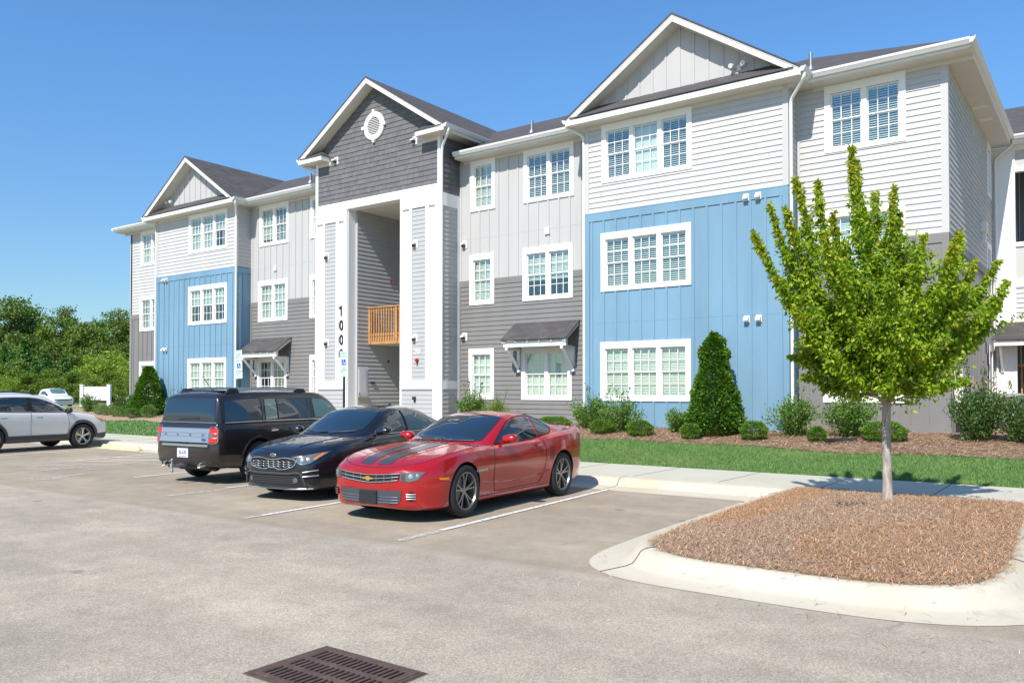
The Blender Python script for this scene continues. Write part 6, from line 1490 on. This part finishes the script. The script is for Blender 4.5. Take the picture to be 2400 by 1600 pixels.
c.strip('wiper', [(1.02,.1),(.95,.38),(.84,.58)], 'top', 'black_plastic', 0.016, 0.010); c.strip('wiper', [(1.03,-.45),(1.02,-.2),(.98,.06)], 'top', 'black_plastic', 0.016, 0.010)
def ring(ps): return ps
c.patch('grille', [(-.47,.625),(-.44,.545),(-.27,.50),(0,.485),(.27,.50),(.44,.545),(.47,.625),(.29,.655),(.11,.64),(0,.63),(-.11,.64),(-.29,.655)], 'front', 'seam_black', 0.006, 0.05)
c.strip('grille_frame', [(0,.635),(-.11,.645),(-.29,.665),(-.44,.645),(-.48,.61),(-.44,.54),(-.27,.495),(-.12,.49),(-.08,.51),(0,.51),(.08,.51),(.12,.49),(.27,.495),(.44,.54),(.48,.61),(.44,.645),(.29,.665),(.11,.645),(0,.635)], 'front', 'chrome', 0.020, 0.010, n=90)
for zz in (.535, .57, .605): c.strip('grille_mesh', [(-.43+abs(zz-.57)*.6,zz)]+[(x_, zz+(.010 if i % 2 else -.010)) for i, x_ in enumerate(np.linspace(-.38, .38, 15))]+[(.43-abs(zz-.57)*.6,zz)], 'front', 'satin_metal', 0.007, 0.010, n=60)
for yy in (-.20, .20): c.strip('grille_post', [(yy,.66),(yy*1.05,.49)], 'front', 'black_plastic', 0.018, 0.014, n=6)
m = MB(); p_ = c.hit('front', 0, .70, .004)[0]; m.lathe([(0, .006), (.05, .006), (.058, 0)], (0, 0, 0), 'x', 24); o = m.build('emblem', M['chrome'], c.root); o.location = p_; o.scale = (1, 1.1, .5)
me = text_mesh('KIA', 0.042, 0.001, bold=0.001); q = link_mesh('lettering', me, M['seam_black'], o); q.matrix_basis = face_mtx((.008, 0, 0), (0, 1, 0), (0, 0, 2)) @ Matrix.Diagonal((1, 1.5, 1, 1))
for sgn in (1, -1):
    def sm(q): return q if sgn > 0 else [(a, -b) for a, b in q][::-1]
    def sf(q): return q if sgn > 0 else [(-a, b) for a, b in q][::-1]
    L_ = c.patch('headlight', sm([(2.19,.57),(2.12,.60),(2.02,.665),(1.86,.745),(1.62,.80),(1.80,.765),(2.0,.70),(2.12,.64)]), 'top', 'lamp_clear', 0.006, 0.03)[0] if False else c.patch('headlight', sf([(.49,.665),(.50,.60),(.58,.575),(.68,.595),(.76,.665),(.81,.755),(.72,.735),(.60,.70)]), 'front', 'lamp_clear', 0.007, 0.035)[0]
    c.patch('indicator', sf([(.705,.645),(.73,.635),(.795,.735),(.765,.73)]), 'front', 'lamp_amber', 0.011, 0.035, parent=L_)
    [headlamp_guts(c, [q_], 'front').build('bulb', M['reflector'], L_, smooth=30) for q_ in ((sgn*.565, .635, .030), (sgn*.65, .650, .030))]
    c.strip('lamp_frame', [(sgn*.49,.665),(sgn*.50,.60),(sgn*.58,.573),(sgn*.68,.592),(sgn*.76,.662),(sgn*.815,.76)], 'front', 'chrome', 0.010, 0.010, parent=L_)
    c.patch('corner_recess', sf([(.60,.46),(.74,.50),(.78,.46),(.78,.30),(.73,.25),(.65,.30),(.58,.42)]), 'front', 'seam_black', 0.006, 0.04)
    for za, zb_ in ((.45,.485),(.385,.405)): c.strip('fin', [(sgn*.595,za),(sgn*.775,zb_)], 'front', 'satin_metal', 0.016, 0.016, n=8)
    g = headlamp_guts(c, [(sgn*.47, .33, .040)], 'front'); g.build('fog_lamp', M['lamp_clear'], c.root, smooth=30)
    c.mirror_part(.60, sgn*.88, 1.02, 'paint_black_blue', sgn, 0.27, 0.13, 0.19)
c.patch('lower_grille', [(-.54,.44),(-.52,.27),(.52,.27),(.54,.44)], 'front', 'seam_black', 0.005, 0.05)
c.strip('bumper_trim', [(-.63,.25),(-.55,.43),(-.3,.425),(.3,.425),(.55,.43),(.63,.25)], 'front', 'plastic_grey', 0.035, 0.010, n=60)
for zz in (.29, .32, .35, .38): c.strip('grille_mesh', [(-.46,zz),(0,zz-.004),(.46,zz)], 'front', 'plastic_grey', 0.008, 0.008)
c.strip('splitter', [(-.70,.205),(-.4,.20),(0,.198),(.4,.20),(.70,.205)], 'front', 'satin_metal', 0.022, 0.008)
m = MB(); m.add([(-1.02,-.02,1.39),(-1.02,.02,1.39),(-.86,0,1.41),(-1.04,0,1.465)], [(0,1,2),(0,2,3),(1,3,2),(0,3,1)]); m.build('antenna_fin', M['black_plastic'], c.root)
for wx in (1.35, -1.35):
    for sgn in (1, -1): c.wheel(wx, sgn, .79, 5, 0.21, 0.22, 'rim_silver', 'twin')

# ---------------------------------------------------------------- black wagon (seen from behind)
body = [
 (2.50, [(0,.28),(.55,.28),(.66,.34),(.72,.50),(.72,.70),(.68,.86),(.60,.92),(.34,.95),(0,.95)]),
 (2.30, [(0,.24),(.74,.24),(.84,.30),(.90,.50),(.90,.74),(.86,.92),(.76,.98),(.42,1.01),(0,1.01)]),
 (1.70, [(0,.22),(.82,.22),(.90,.28),(.95,.50),(.955,.78),(.92,.98),(.82,1.03),(.46,1.06),(0,1.06)]),
 (1.10, [(0,.22),(.82,.22),(.90,.28),(.94,.50),(.95,.80),(.92,1.02),(.84,1.07),(.46,1.08),(0,1.08)]),
 (-1.0, [(0,.22),(.82,.22),(.90,.28),(.945,.50),(.955,.80),(.93,1.04),(.88,1.09),(.46,1.10),(0,1.10)]),
 (-1.6, [(0,.24),(.83,.24),(.91,.30),(.96,.50),(.96,.80),(.93,1.04),(.88,1.09),(.46,1.10),(0,1.10)]),
 (-2.30,[(0,.30),(.80,.30),(.88,.36),(.935,.55),(.93,.80),(.90,1.04),(.85,1.09),(.46,1.10),(0,1.10)]),
 (-2.46,[(0,.33),(.76,.33),(.85,.39),(.89,.55),(.885,.72),(.865,1.02),(.82,1.08),(.46,1.09),(0,1.09)]),
 (-2.55,[(0,.36),(.62,.36),(.72,.42),(.78,.55),(.77,.66),(.74,.72),(.66,.76),(.36,.76),(0,.76)])]
green = [
 (1.25, [(0,.95),(.74,.95),(.80,1.05),(.76,1.06),(.70,1.07),(.40,1.08),(0,1.08)]),
 (.95, [(0,.95),(.82,.95),(.88,1.06),(.82,1.20),(.74,1.26),(.42,1.29),(0,1.30)]),
 (.65, [(0,.95),(.84,.95),(.90,1.06),(.82,1.36),(.72,1.50),(.42,1.545),(0,1.555)]),
 (.35, [(0,.95),(.84,.95),(.90,1.07),(.815,1.42),(.72,1.60),(.42,1.645),(0,1.655)]),
 (-.5, [(0,.95),(.84,.95),(.905,1.08),(.82,1.44),(.73,1.62),(.42,1.67),(0,1.68)]),
 (-1.6,[(0,.95),(.84,.95),(.905,1.08),(.825,1.44),(.735,1.61),(.42,1.66),(0,1.67)]),
 (-2.15,[(0,.95),(.84,.95),(.89,1.08),(.82,1.44),(.735,1.59),(.42,1.635),(0,1.645)]),
 (-2.36,[(0,.95),(.80,.95),(.85,1.08),(.79,1.42),(.70,1.54),(.40,1.575),(0,1.58)]),
 (-2.455,[(0,.95),(.76,.95),(.80,1.07),(.74,1.20),(.66,1.24),(.40,1.26),(0,1.26)])]
c = Car(body, green, (1.497, -1.497), 0.37, 0.42, 'paint_black_brown', sharp=(2,), gsharp=(2,))
rt_ = c.start('black_wagon', (-13.98, 10.98, 0.005), R(96.0), 0.94, 1.02); tag(rt_, 'boxy black estate wagon with silver tailgate panel and roof rails, seen from behind', 'car')
c.patch('rear_window', [(-.70,1.515),(-.765,1.13),(.765,1.13),(.70,1.515)], 'rear', 'auto_glass', 0.004, 0.06)
c.patch('side_window', [(-2.30,1.12),(-2.28,1.47),(-1.42,1.515),(-1.40,1.12)], 'right', 'auto_glass', 0.005, 0.07)
c.patch('side_window', [(-1.30,1.13),(-1.28,1.50),(-.98,1.51),(-.98,1.13)], 'right', 'auto_glass_clear', 0.006, 0.07); c.patch('side_window', [(-.94,1.13),(-.94,1.51),(-.10,1.515),(-.06,1.13)], 'right', 'auto_glass', 0.005, 0.07)
c.patch('side_window', [(.10,1.13),(.08,1.51),(.42,1.49),(.66,1.38),(.90,1.20),(.93,1.13)], 'right', 'auto_glass_clear', 0.006, 0.07)
c.patch('side_window', [(-2.30,1.12),(-2.28,1.47),(-1.42,1.515),(.42,1.49),(.90,1.20),(.93,1.13)][::-1], 'left', 'auto_glass', 0.005, 0.07)
c.patch('windscreen', [(1.18,0),(1.12,.5),(.98,.66),(.60,.66),(.48,.60),(.46,0),(.48,-.60),(.60,-.66),(.98,-.66),(1.12,-.5)], 'top', 'auto_glass_clear', 0.004, 0.06)
for xx in (-1.345, -.04): c.strip('pillar_trim', [(xx-.03,1.11),(xx,1.52)], 'right', 'plastic_grey', 0.012, 0.008, n=8)
c.strip('pillar_trim', [(-.96,1.12),(-.955,1.51)], 'right', 'black_plastic', 0.02, 0.008, n=8)
c.strip('belt_moulding', [(-2.30,1.095),(-1.6,1.10),(0,1.10),(1.1,1.085)], 'right', 'chrome', 0.018, 0.008); c.strip('belt_moulding', [(-2.30,1.095),(1.1,1.085)], 'left', 'chrome', 0.018, 0.008)
c.strip('belt_moulding', [(-.80,1.095),(0,1.095),(.80,1.095)], 'rear', 'chrome', 0.020, 0.008)
tg = c.patch('tailgate_panel', [(-.70,.985),(-.70,.745),(.70,.745),(.70,.985)], 'rear', 'satin_metal', 0.012, 0.06)[0]
for zz in (.905, .845): c.strip('panel_crease', [(-.69,zz),(.69,zz)], 'rear', 'chrome', 0.010, 0.014, parent=tg)
c.strip('panel_edge', [(-.70,.99),(.70,.99)], 'rear', 'chrome', 0.014, 0.014, parent=tg)
for k, ch in enumerate('FLEX'): 
    p_, n_ = c.hit('rear', (-.54+.36*k)*-1, .873, 0.022); q = link_mesh('letter', text_mesh(ch, 0.055, 0.002, bold=0.001), M['plastic_grey'], tg); q.matrix_basis = face_mtx(p_, (0, -1, 0), (0, 0, 1)) @ Matrix.Diagonal((1.6, .8, 1, 1))
p_, n_ = c.hit('rear', -.58, .795, 0.022); m = MB(); m.lathe([(0, -.004), (.05, -.004), (.055, 0)], (0, 0, 0), 'x', 20); o = m.build('emblem', M['plate_blue'], tg); o.location = p_; o.scale = (1, 1.1, .45)
me = text_mesh('Ford', 0.05, 0.001); q = link_mesh('lettering', me, M['chrome'], o); q.matrix_basis = face_mtx((-.006, 0, 0), (0, -1, 0), (0, 0, 1)) @ Matrix.Diagonal((.8, 1.4, 1, 1))
m = MB(); p_ = c.hit('rear', 0, .70, .01)[0]; m.box(p_.x-.012, p_.x+.01, -.11, .11, .675, .735); m.build('tailgate_handle', M['seam_black'], c.root)
c.strip('tailgate_seam', [(-.74,.735),(.74,.735)], 'rear', 'seam_black', 0.010, 0.002); c.strip('bumper_step', [(-.72,.69),(0,.69),(.60,.69)], 'rear', 'satin_metal', 0.05, 0.016)
for sgn in (1, -1):
    def sf(q): return q if sgn > 0 else [(-a, b) for a, b in q][::-1]
    L_ = c.patch('taillight', sf([(.70,1.00),(.70,.745),(.855,.745),(.878,.80),(.874,.98),(.85,1.00)]), 'rear', 'lamp_red', 0.010, 0.03)[0]
    c.patch('reverse_lamp', sf([(.71,.90),(.71,.83),(.80,.83),(.80,.90)]), 'rear', 'lamp_clear', 0.014, 0.03, parent=L_)
    c.strip('lamp_frame', [(sgn*.70,.74),(sgn*.70,1.01),(sgn*.80,1.015),(sgn*.855,1.0),(sgn*.872,.86),(sgn*.855,.74),(sgn*.70,.735)], 'rear', 'chrome', 0.014, 0.010, parent=L_)
    for zz in (.905, .825): c.strip('lamp_bar', [(sgn*.705,zz),(sgn*.865,zz)], 'rear', 'chrome', 0.010, 0.014, n=8, parent=L_)
    m = MB(); m.tube([(-2.62, sgn*.52, .345), (-2.40, sgn*.52, .36)], 0.05, 14, cap=False); m.tube([(-2.60, sgn*.52, .346), (-2.40, sgn*.52, .36)], 0.042, 14); o = m.build('exhaust_tip', M['chrome'], c.root, smooth=40); o.scale = (1, 1, 1)
m = MB(); p_ = c.hit('rear', .02, .55, .004)[0]; m.box(p_.x-.012, p_.x+.02, .02-.155, .02+.155, .47, .63); o = m.build('number_plate', M['plate_white'], c.root)
q = link_mesh('lettering', text_mesh('RJS-6185', 0.075, 0.001, bold=0.001), M['plate_blue'], o); q.matrix_basis = face_mtx((p_.x-.014, .02, .555), (0, -1, 0), (0, 0, 1)) @ Matrix.Diagonal((.82, 1.2, 1, 1))
q = link_mesh('lettering', text_mesh('FIRST IN FLIGHT', 0.03, 0.001), M['sign_red'], o); q.matrix_basis = face_mtx((p_.x-.014, .02, .488), (0, -1, 0), (0, 0, 1))
m = MB(); m.beam((-2.45, .05, .33), (-2.80, .05, .33), .05, .05); m.beam((-2.78, .05, .30), (-2.78, .05, .37), .06, .05); m.tube([(-2.78, .05, .36), (-2.78, .05, .42)], .012, 8); m.lathe([(0, .46), (.018, .455), (.026, .43), (.018, .41), (.012, .40)], (-2.78, .05, 0), 'z', 12); m.lathe([(0, .21), (.02, .215), (.03, .24), (.02, .27), (.012, .30)], (-2.78, .05, 0), 'z', 12); m.build('tow_hitch', M['ac_grey'], c.root, smooth=35)
c.strip('bumper_lip', [(-.78,.40),(0,.40),(.78,.40)], 'rear', 'black_plastic', 0.03, 0.002)
c.strip('wiper', [(.25,1.15),(-.1,1.165),(-.32,1.16)], 'rear', 'black_plastic', 0.022, 0.012)
for sgn in (1, -1):
    pts = [(-2.10, .66, 1.63), (-1.95, .665, 1.675), (-1.7, .67, 1.695), (-.9, .67, 1.705), (-.30, .665, 1.695), (-.12, .66, 1.67), (.04, .655, 1.635)]
    m = MB(); P_ = [Vector((a, sgn*b, z)) for a, b, z in pts]
    for a, b in zip(P_, P_[1:]): m.beam(a, b, .035, .05)
    rl_ = m.build('roof_rail', M['satin_metal'], c.root)
    for xa, xb, z_ in ((-2.14, -1.80, 1.655), (-.34, .02, 1.655)):
        m = MB(); m.prism([(xa, z_-.04), (xb, z_-.04), (xb-.06, z_+.045), (xa+.10, z_+.045)], 'y', sgn*.67-.025, sgn*.67+.025); o = m.build('rail_foot', M['black_plastic'], c.root); o.parent = rl_
m = MB(); m.box(-2.12, -1.98, -.60, .60, 1.64, 1.67); m.build('roof_bar', M['black_plastic'], c.root, bevel=0.01)
m = MB(); m.tube([(-1.75, .15, 1.66), (-1.98, .18, 1.93)], 0.006, 6); m.lathe([(.03, 0), (.02, .02)], (-1.75, .15, 1.665), 'z', 10); m.build('antenna', M['black_plastic'], c.root)
c.strip('door_seam', [(-1.36,1.09),(-1.37,.9),(-1.28,.75)], 'right', 'seam_black', 0.009, 0.001); c.strip('door_seam', [(-.04,1.09),(-.03,.32)], 'right', 'seam_black', 0.009, 0.001); c.strip('door_seam', [(1.02,1.08),(1.05,.32)], 'right', 'seam_black', 0.009, 0.001)
for xx in (-1.12, .18): c.strip('door_handle', [(xx-.10,.92),(xx+.08,.925)], 'right', 'chrome', 0.034, 0.016, n=6)
c.strip('fender_flare', [(-1.497-.455*math.cos(t), .37+.455*math.sin(t)) for t in np.linspace(0.15, PI-0.15, 16)], 'right', 'paint_black_brown', 0.05, 0.002); c.strip('fender_flare', [(1.497-.455*math.cos(t), .37+.455*math.sin(t)) for t in np.linspace(0.15, PI-0.15, 16)], 'right', 'paint_black_brown', 0.05, 0.002)
m = MB(); m.box(-2.45, -2.0, -.6, .6, .26, .36); m.lathe([(.10, -.55), (.12, -.5), (.12, .5), (.10, .55)], (-2.2, 0, .33), 'y', 16); m.build('underbody', M['black_plastic'], c.root)
for sgn in (1, -1): c.mirror_part(.80, sgn*.90, 1.15, 'paint_black_brown', sgn, 0.22, 0.17, 0.13)
for wx in (1.497, -1.497):
    for sgn in (1, -1): c.wheel(wx, sgn, .84, 7, 0.235, 0.245, 'rim_silver', 'one')

# ---------------------------------------------------------------- white suv
def suv_body():
    body = [
     (2.26, [(0,.28),(.50,.28),(.60,.33),(.64,.48),(.64,.62),(.58,.72),(.52,.77),(.28,.79),(0,.79)]),
     (2.12, [(0,.25),(.68,.25),(.77,.30),(.82,.48),(.81,.66),(.75,.79),(.66,.86),(.36,.90),(0,.91)]),
     (1.75, [(0,.24),(.78,.24),(.86,.30),(.905,.48),(.905,.74),(.85,.91),(.75,.965),(.42,1.0),(0,1.01)]),
     (1.20, [(0,.24),(.78,.24),(.86,.30),(.90,.48),(.91,.78),(.875,.99),(.78,1.045),(.44,1.07),(0,1.075)]),
     (.60, [(0,.24),(.78,.24),(.86,.30),(.89,.48),(.91,.80),(.885,1.02),(.80,1.07),(.44,1.08),(0,1.08)]),
     (-.90,[(0,.24),(.78,.24),(.86,.30),(.89,.48),(.915,.82),(.89,1.06),(.80,1.10),(.44,1.11),(0,1.11)]),
     (-1.50,[(0,.26),(.79,.26),(.87,.32),(.91,.50),(.92,.84),(.88,1.10),(.80,1.14),(.44,1.15),(0,1.15)]),
     (-2.05,[(0,.32),(.72,.32),(.80,.38),(.86,.55),(.87,.86),(.82,1.12),(.74,1.17),(.42,1.18),(0,1.18)]),
     (-2.28,[(0,.38),(.56,.38),(.64,.44),(.70,.58),(.70,.86),(.66,1.04),(.60,1.10),(.34,1.12),(0,1.12)])]
    green = [
     (1.22, [(0,.95),(.60,.95),(.70,1.03),(.66,1.05),(.58,1.06),(.32,1.07),(0,1.075)]),
     (.90, [(0,.95),(.76,.95),(.82,1.04),(.76,1.14),(.66,1.20),(.38,1.24),(0,1.25)]),
     (.50, [(0,.95),(.79,.95),(.845,1.05),(.77,1.27),(.66,1.40),(.38,1.45),(0,1.465)]),
     (.15, [(0,.95),(.79,.95),(.85,1.06),(.765,1.35),(.65,1.53),(.37,1.58),(0,1.595)]),
     (-.40,[(0,.95),(.79,.95),(.85,1.08),(.765,1.39),(.65,1.58),(.37,1.635),(0,1.65)]),
     (-1.10,[(0,.95),(.79,.95),(.85,1.10),(.765,1.39),(.65,1.57),(.37,1.62),(0,1.635)]),
     (-1.70,[(0,.95),(.77,.95),(.83,1.12),(.75,1.36),(.64,1.50),(.37,1.55),(0,1.56)]),
     (-2.10,[(0,.95),(.68,.95),(.74,1.12),(.70,1.20),(.60,1.26),(.35,1.29),(0,1.30)]),
     (-2.22,[(0,.95),(.60,.95),(.64,1.06),(.60,1.09),(.54,1.11),(.32,1.12),(0,1.12)])]
    return body, green
bd, gr = suv_body()
c = Car(bd, gr, (1.33, -1.33), 0.362, 0.405, 'paint_silver', sharp=(2,), gsharp=(2,))
rt_ = c.start('white_suv', (-25.32, 10.74, 0.005), R(96.0), 0.97, 1.0); tag(rt_, 'silver white crossover suv with grey lower cladding cut by the left picture edge', 'car')
c.patch('side_window', [(.86,1.10),(.62,1.23),(.30,1.37),(.05,1.445),(-.16,1.47),(-.18,1.10)], 'right', 'auto_glass', 0.005, 0.06); c.patch('side_window', [(-.28,1.11),(-.27,1.475),(-.60,1.485),(-1.05,1.465),(-1.10,1.13)], 'right', 'auto_glass', 0.005, 0.06)
c.patch('side_window', [(-1.20,1.15),(-1.16,1.455),(-1.55,1.41),(-1.80,1.28)], 'right', 'auto_glass', 0.005, 0.06)
c.patch('side_window', [(.86,1.10),(.62,1.23),(.30,1.37),(.05,1.445),(-.60,1.485),(-1.55,1.41),(-1.80,1.28),(-1.10,1.13)][::-1], 'left', 'auto_glass', 0.005, 0.06)
c.patch('windscreen', [(1.10,0),(1.06,.35),(.94,.60),(.60,.62),(.22,.57),(.14,.30),(.13,0),(.14,-.30),(.22,-.57),(.60,-.62),(.94,-.60),(1.06,-.35)], 'top', 'auto_glass', 0.004, 0.06)
c.strip('window_trim', [(1.05,1.065),(.7,1.215),(.35,1.37),(.05,1.462),(-.3,1.495),(-1.0,1.49),(-1.5,1.435)], 'right', 'seam_black', 0.024, 0.004); c.strip('window_trim', [(1.08,1.055),(.2,1.075),(-.6,1.09),(-1.2,1.12)], 'right', 'seam_black', 0.020, 0.004)
for a, b in (((.98,1.06),(.86,1.10)),): c.patch('mirror_patch', [(1.04,1.065),(.86,1.15),(.80,1.075)], 'right', 'seam_black', 0.006, 0.05)
c.strip('door_seam', [(.84,1.06),(.90,.75),(.86,.38)], 'right', 'seam_black', 0.008, 0.001); c.strip('door_seam', [(-.22,1.09),(-.24,.75),(-.22,.38)], 'right', 'seam_black', 0.009, 0.001); c.strip('door_seam', [(-1.14,1.12),(-1.12,.85),(-.88,.55)], 'right', 'seam_black', 0.008, 0.001)
c.strip('sill_seam', [(.88,.40),(-.9,.40)], 'right', 'seam_black', 0.008, 0.001)
c.patch('lower_cladding', [(.93,.44),(.93,.25),(-.93,.25),(-.93,.44)], 'right', 'plastic_grey', 0.010, 0.08)
for wx in (1.33, -1.33): c.strip('wheel_arch', [(wx-.445*math.cos(t), .362+.445*math.sin(t)) for t in np.linspace(-0.12, PI+0.12, 20)], 'right', 'plastic_grey', 0.095, -0.008)
c.patch('lower_bumper', [(2.24,.46),(2.20,.28),(1.80,.30),(1.78,.42)], 'right', 'plastic_grey', 0.008, 0.05)
c.patch('headlight', [(2.12,.80),(1.98,.87),(1.72,.945),(1.80,.88),(2.0,.76)], 'right', 'lamp_amber', 0.006, 0.04)
for xx in (.02, -.98): c.strip('door_handle', [(xx-.10,.93),(xx+.07,.935)], 'right', 'chrome', 0.034, 0.018, n=6)
for sgn in (1, -1):
    c.mirror_part(.86, sgn*.87, 1.12, 'black_plastic', sgn, 0.22, 0.17, 0.15)
    c.patch('pillar', [(-.17,1.11),(-.16,1.475),(-.28,1.48),(-.29,1.11)], 'right' if sgn < 0 else 'left', 'seam_black', 0.004, 0.06); c.patch('pillar', [(-1.09,1.13),(-1.04,1.465),(-1.17,1.46),(-1.21,1.15)], 'right' if sgn < 0 else 'left', 'seam_black', 0.004, 0.06)
    m = MB(); P_ = [Vector(p) for p in ((.02, sgn*.60, 1.575), (-.12, sgn*.605, 1.625), (-.7, sgn*.60, 1.665), (-1.3, sgn*.595, 1.65), (-1.6, sgn*.59, 1.60), (-1.72, sgn*.585, 1.565))]
    for a, b in zip(P_, P_[1:]): m.beam(a, b, .03, .035)
    m.build('roof_rail', M['black_plastic'], c.root)
    for wx in (1.33, -1.33): c.wheel(wx, sgn, .81, 5, 0.225, 0.235, 'rim_silver', 'wide')
# ---------------------------------------------------------------- far parked cars
def far_car(kind, px, depth, rz, z, sc, paint_m, label):
    if kind == 'suv': bd, gr = suv_body(); bd = [(x_, [(a*1.05, b*1.04) for a, b in s_]) for x_, s_ in bd]; gr = [(x_ if x_ < 1 else x_*1.05, [(a*1.06, b*(1.04 if b < 1.2 else 1.07)) for a, b in s_]) for x_, s_ in gr]; wb_ = 1.36
    else: bd, gr = body_k, green_k; wb_ = 1.35
    k = Car(bd, gr, (wb_, -wb_), .36 if kind == 'suv' else .325, .41 if kind == 'suv' else .365, paint_m, nx=50, sharp=(2,), gsharp=(2,))
    x_, y_ = from_cam(px, depth); rr = k.start('parked_suv' if kind == 'suv' else 'parked_sedan', (x_, y_, z), rz, sc); tag(rr, label, 'car')
    h0 = 1.12 if kind == 'suv' else .98
    k.patch('windscreen', [(1.05,0),(.96,.58),(.60,.62),(.20,.56),(.16,0),(.20,-.56),(.60,-.62),(.96,-.58)] if kind == 'suv' else [(1.0,0),(.86,.54),(.40,.61),(.06,.55),(.01,0),(.06,-.55),(.40,-.61),(.86,-.54)], 'top', 'auto_glass_clear' if kind == 'suv' else 'auto_glass', 0.006, 0.1)
    top_ = 1.50 if kind == 'suv' else 1.33
    k.patch('side_window', [(.70,h0+.06),(.20,h0+.25),(-.2,top_),(-1.0,top_-.03),(-1.35,h0+.08)], 'left', 'auto_glass', 0.006, 0.1, mirror=True)
    k.patch('grille', [(-.50,.74),(-.50,.62),(.50,.62),(.50,.74)] if kind == 'suv' else [(-.5,.62),(-.5,.52),(.5,.52),(.5,.62)], 'front', 'seam_black', 0.008, 0.08)
    k.strip('bumper_bar', [(-.6,.68),(.6,.68)] if kind == 'suv' else [(-.4,.57),(.4,.57)], 'front', 'chrome', 0.03, 0.016); k.strip('bumper_bar', [(-.7,.50),(.7,.50)], 'front', 'satin_metal', 0.09, 0.01)
    for sg in (1, -1):
        q = [(.54,.78),(.54,.64),(.72,.64),(.76,.78)]; q = q if sg > 0 else [(-a, b) for a, b in q][::-1]; k.patch('headlight', q, 'front', 'lamp_clear', 0.010, 0.06)
        for wx in (wb_, -wb_): k.wheel(wx, sg, .82, 5, 0.22, 0.22, 'rim_silver', 'one')
        k.mirror_part(.80, sg*.9, h0+.05, 'black_plastic', sg, 0.2, 0.16, 0.13)
    return rr
far_car('suv', 130, 84, R(-8), 0.0, 1.10, 'paint_white', 'pale boxy suv far off behind the white suv, facing right')
far_car('sedan', 352, 88, R(-150), 0.25, 1.05, 'paint_white', 'white sedan mostly hidden behind bushes at the building corner')
# white board between posts
x_, y_ = from_cam(224, 88); t = empty('notice_board', (x_, y_, 0.62)); t.rotation_euler = (0, 0, R(34)); t['label'] = 'blank white board between two square posts beyond the bushes'; t['category'] = 'board'
m = MB()
m.box(-1.28, 1.28, -0.04, 0.04, 0.12, 1.42); m.box(-1.30, 1.30, -0.06, 0.06, 1.42, 1.50); m.box(-1.30, 1.30, -0.06, 0.06, 0.04, 0.12); m.build('panel', M['trim_white'], t)
for sx in (-1, 1):
    m = MB(); m.box(sx*1.48-0.16, sx*1.48+0.16, -0.16, 0.16, -0.6, 1.66); m.box(sx*1.48-0.20, sx*1.48+0.20, -0.20, 0.20, 1.66, 1.74); m.build('post', M['trim_white'], t)
# ---------------------------------------------------------------- reserved parking signs
def hc_sign(x, y, rz, tilt, label, van):
    t = empty('parking_sign', (x, y, gz(x, y)), rz); t.rotation_euler = (R(tilt[0]), R(tilt[1]), rz); tag(t, label, 'sign')
    H = 2.62+(0.16 if van else 0)
    m = MB(); m.box(-0.028, 0.028, 0.0, 0.008, -0.1, H); m.box(-0.034, -0.026, -0.022, 0.008, -0.1, H); m.box(0.026, 0.034, -0.022, 0.008, -0.1, H); m.build('post', M['post_green'], t)
    def plate(z0, z1, w, name, lines, sym=None):
        m = MB(); m.box(-w/2, w/2, -0.028, -0.024, z0, z1); o = m.build(name, M['sign_white'], t)
        m = MB(); b = 0.008
        m.box(-w/2+b, w/2-b, -0.0292, -0.028, z1-b*2, z1-b*1.2); m.box(-w/2+b, w/2-b, -0.0292, -0.028, z0+b*1.2, z0+b*2); m.box(-w/2+b, -w/2+b*1.8, -0.0292, -0.028, z0+b*2, z1-b*2); m.box(w/2-b*1.8, w/2-b, -0.0292, -0.028, z0+b*2, z1-b*2)
        q = m.build('border', M['sign_green'], t); q.parent = o
        for s_, z, sz, mt in lines:
            q = link_mesh('lettering', text_mesh(s_, sz, 0.0008, bold=0.0012), M[mt], o); q.matrix_basis = face_mtx((0, -0.0295, z), (1, 0, 0), (0, 0, 1))
        if sym:
            zc, h = sym; m = MB(); m.box(-h/2, h/2, -0.0295, -0.028, zc-h/2, zc+h/2); q = m.build('symbol_field', M['sign_blue'], t); q.parent = o
            m = MB(); k = h/0.16; f = lambda a, b_: (a*k, -0.031, zc+b_*k)
            m.lathe([(0, -0.0005), (0.013*k, 0)], f(-0.010, 0.056), 'y', 12)
            m.tube([f(-0.008, 0.036), f(-0.004, 0.0), f(0.026, -0.002), f(0.044, -0.044), f(0.056, -0.040)], 0.0065*k, 6); m.tube([f(-0.006, 0.020), f(0.024, 0.018)], 0.005*k, 6)
            m.tube([f(-0.022+0.0, 0.006)]+[f(0.002+0.038*math.cos(a), -0.028+0.038*math.sin(a)) for a in np.linspace(2.2, 5.9, 12)], 0.0055*k, 6); q = m.build('wheelchair_symbol', M['sign_white'], t); q.parent = o
    top = H
    if van: plate(H-0.16, H, 0.31, 'upper_plate', [('VAN', H-0.05, 0.055, 'sign_green'), ('ACCESSIBLE', H-0.11, 0.045, 'sign_green')]); top = H-0.175
    plate(top-0.46, top, 0.31, 'sign_plate', [('RESERVED', top-0.065, 0.062, 'sign_green'), ('PARKING', top-0.145, 0.066, 'sign_green')], (top-0.31, 0.17))
    plate(top-0.70, top-0.475, 0.31, 'lower_plate', [('MAXIMUM', top-0.525, 0.052, 'sign_green'), ('PENALTY', top-0.585, 0.052, 'sign_green'), ('$250', top-0.645, 0.05, 'sign_green')])
hc_sign(-17.08, 15.52, R(0), (0, 0), 'reserved parking sign with blue wheelchair symbol in front of the entrance pier', False)
hc_sign(-21.74, 15.55, R(6), (0, -2.5), 'leaning reserved parking sign with three plates before the left blue bay', True)
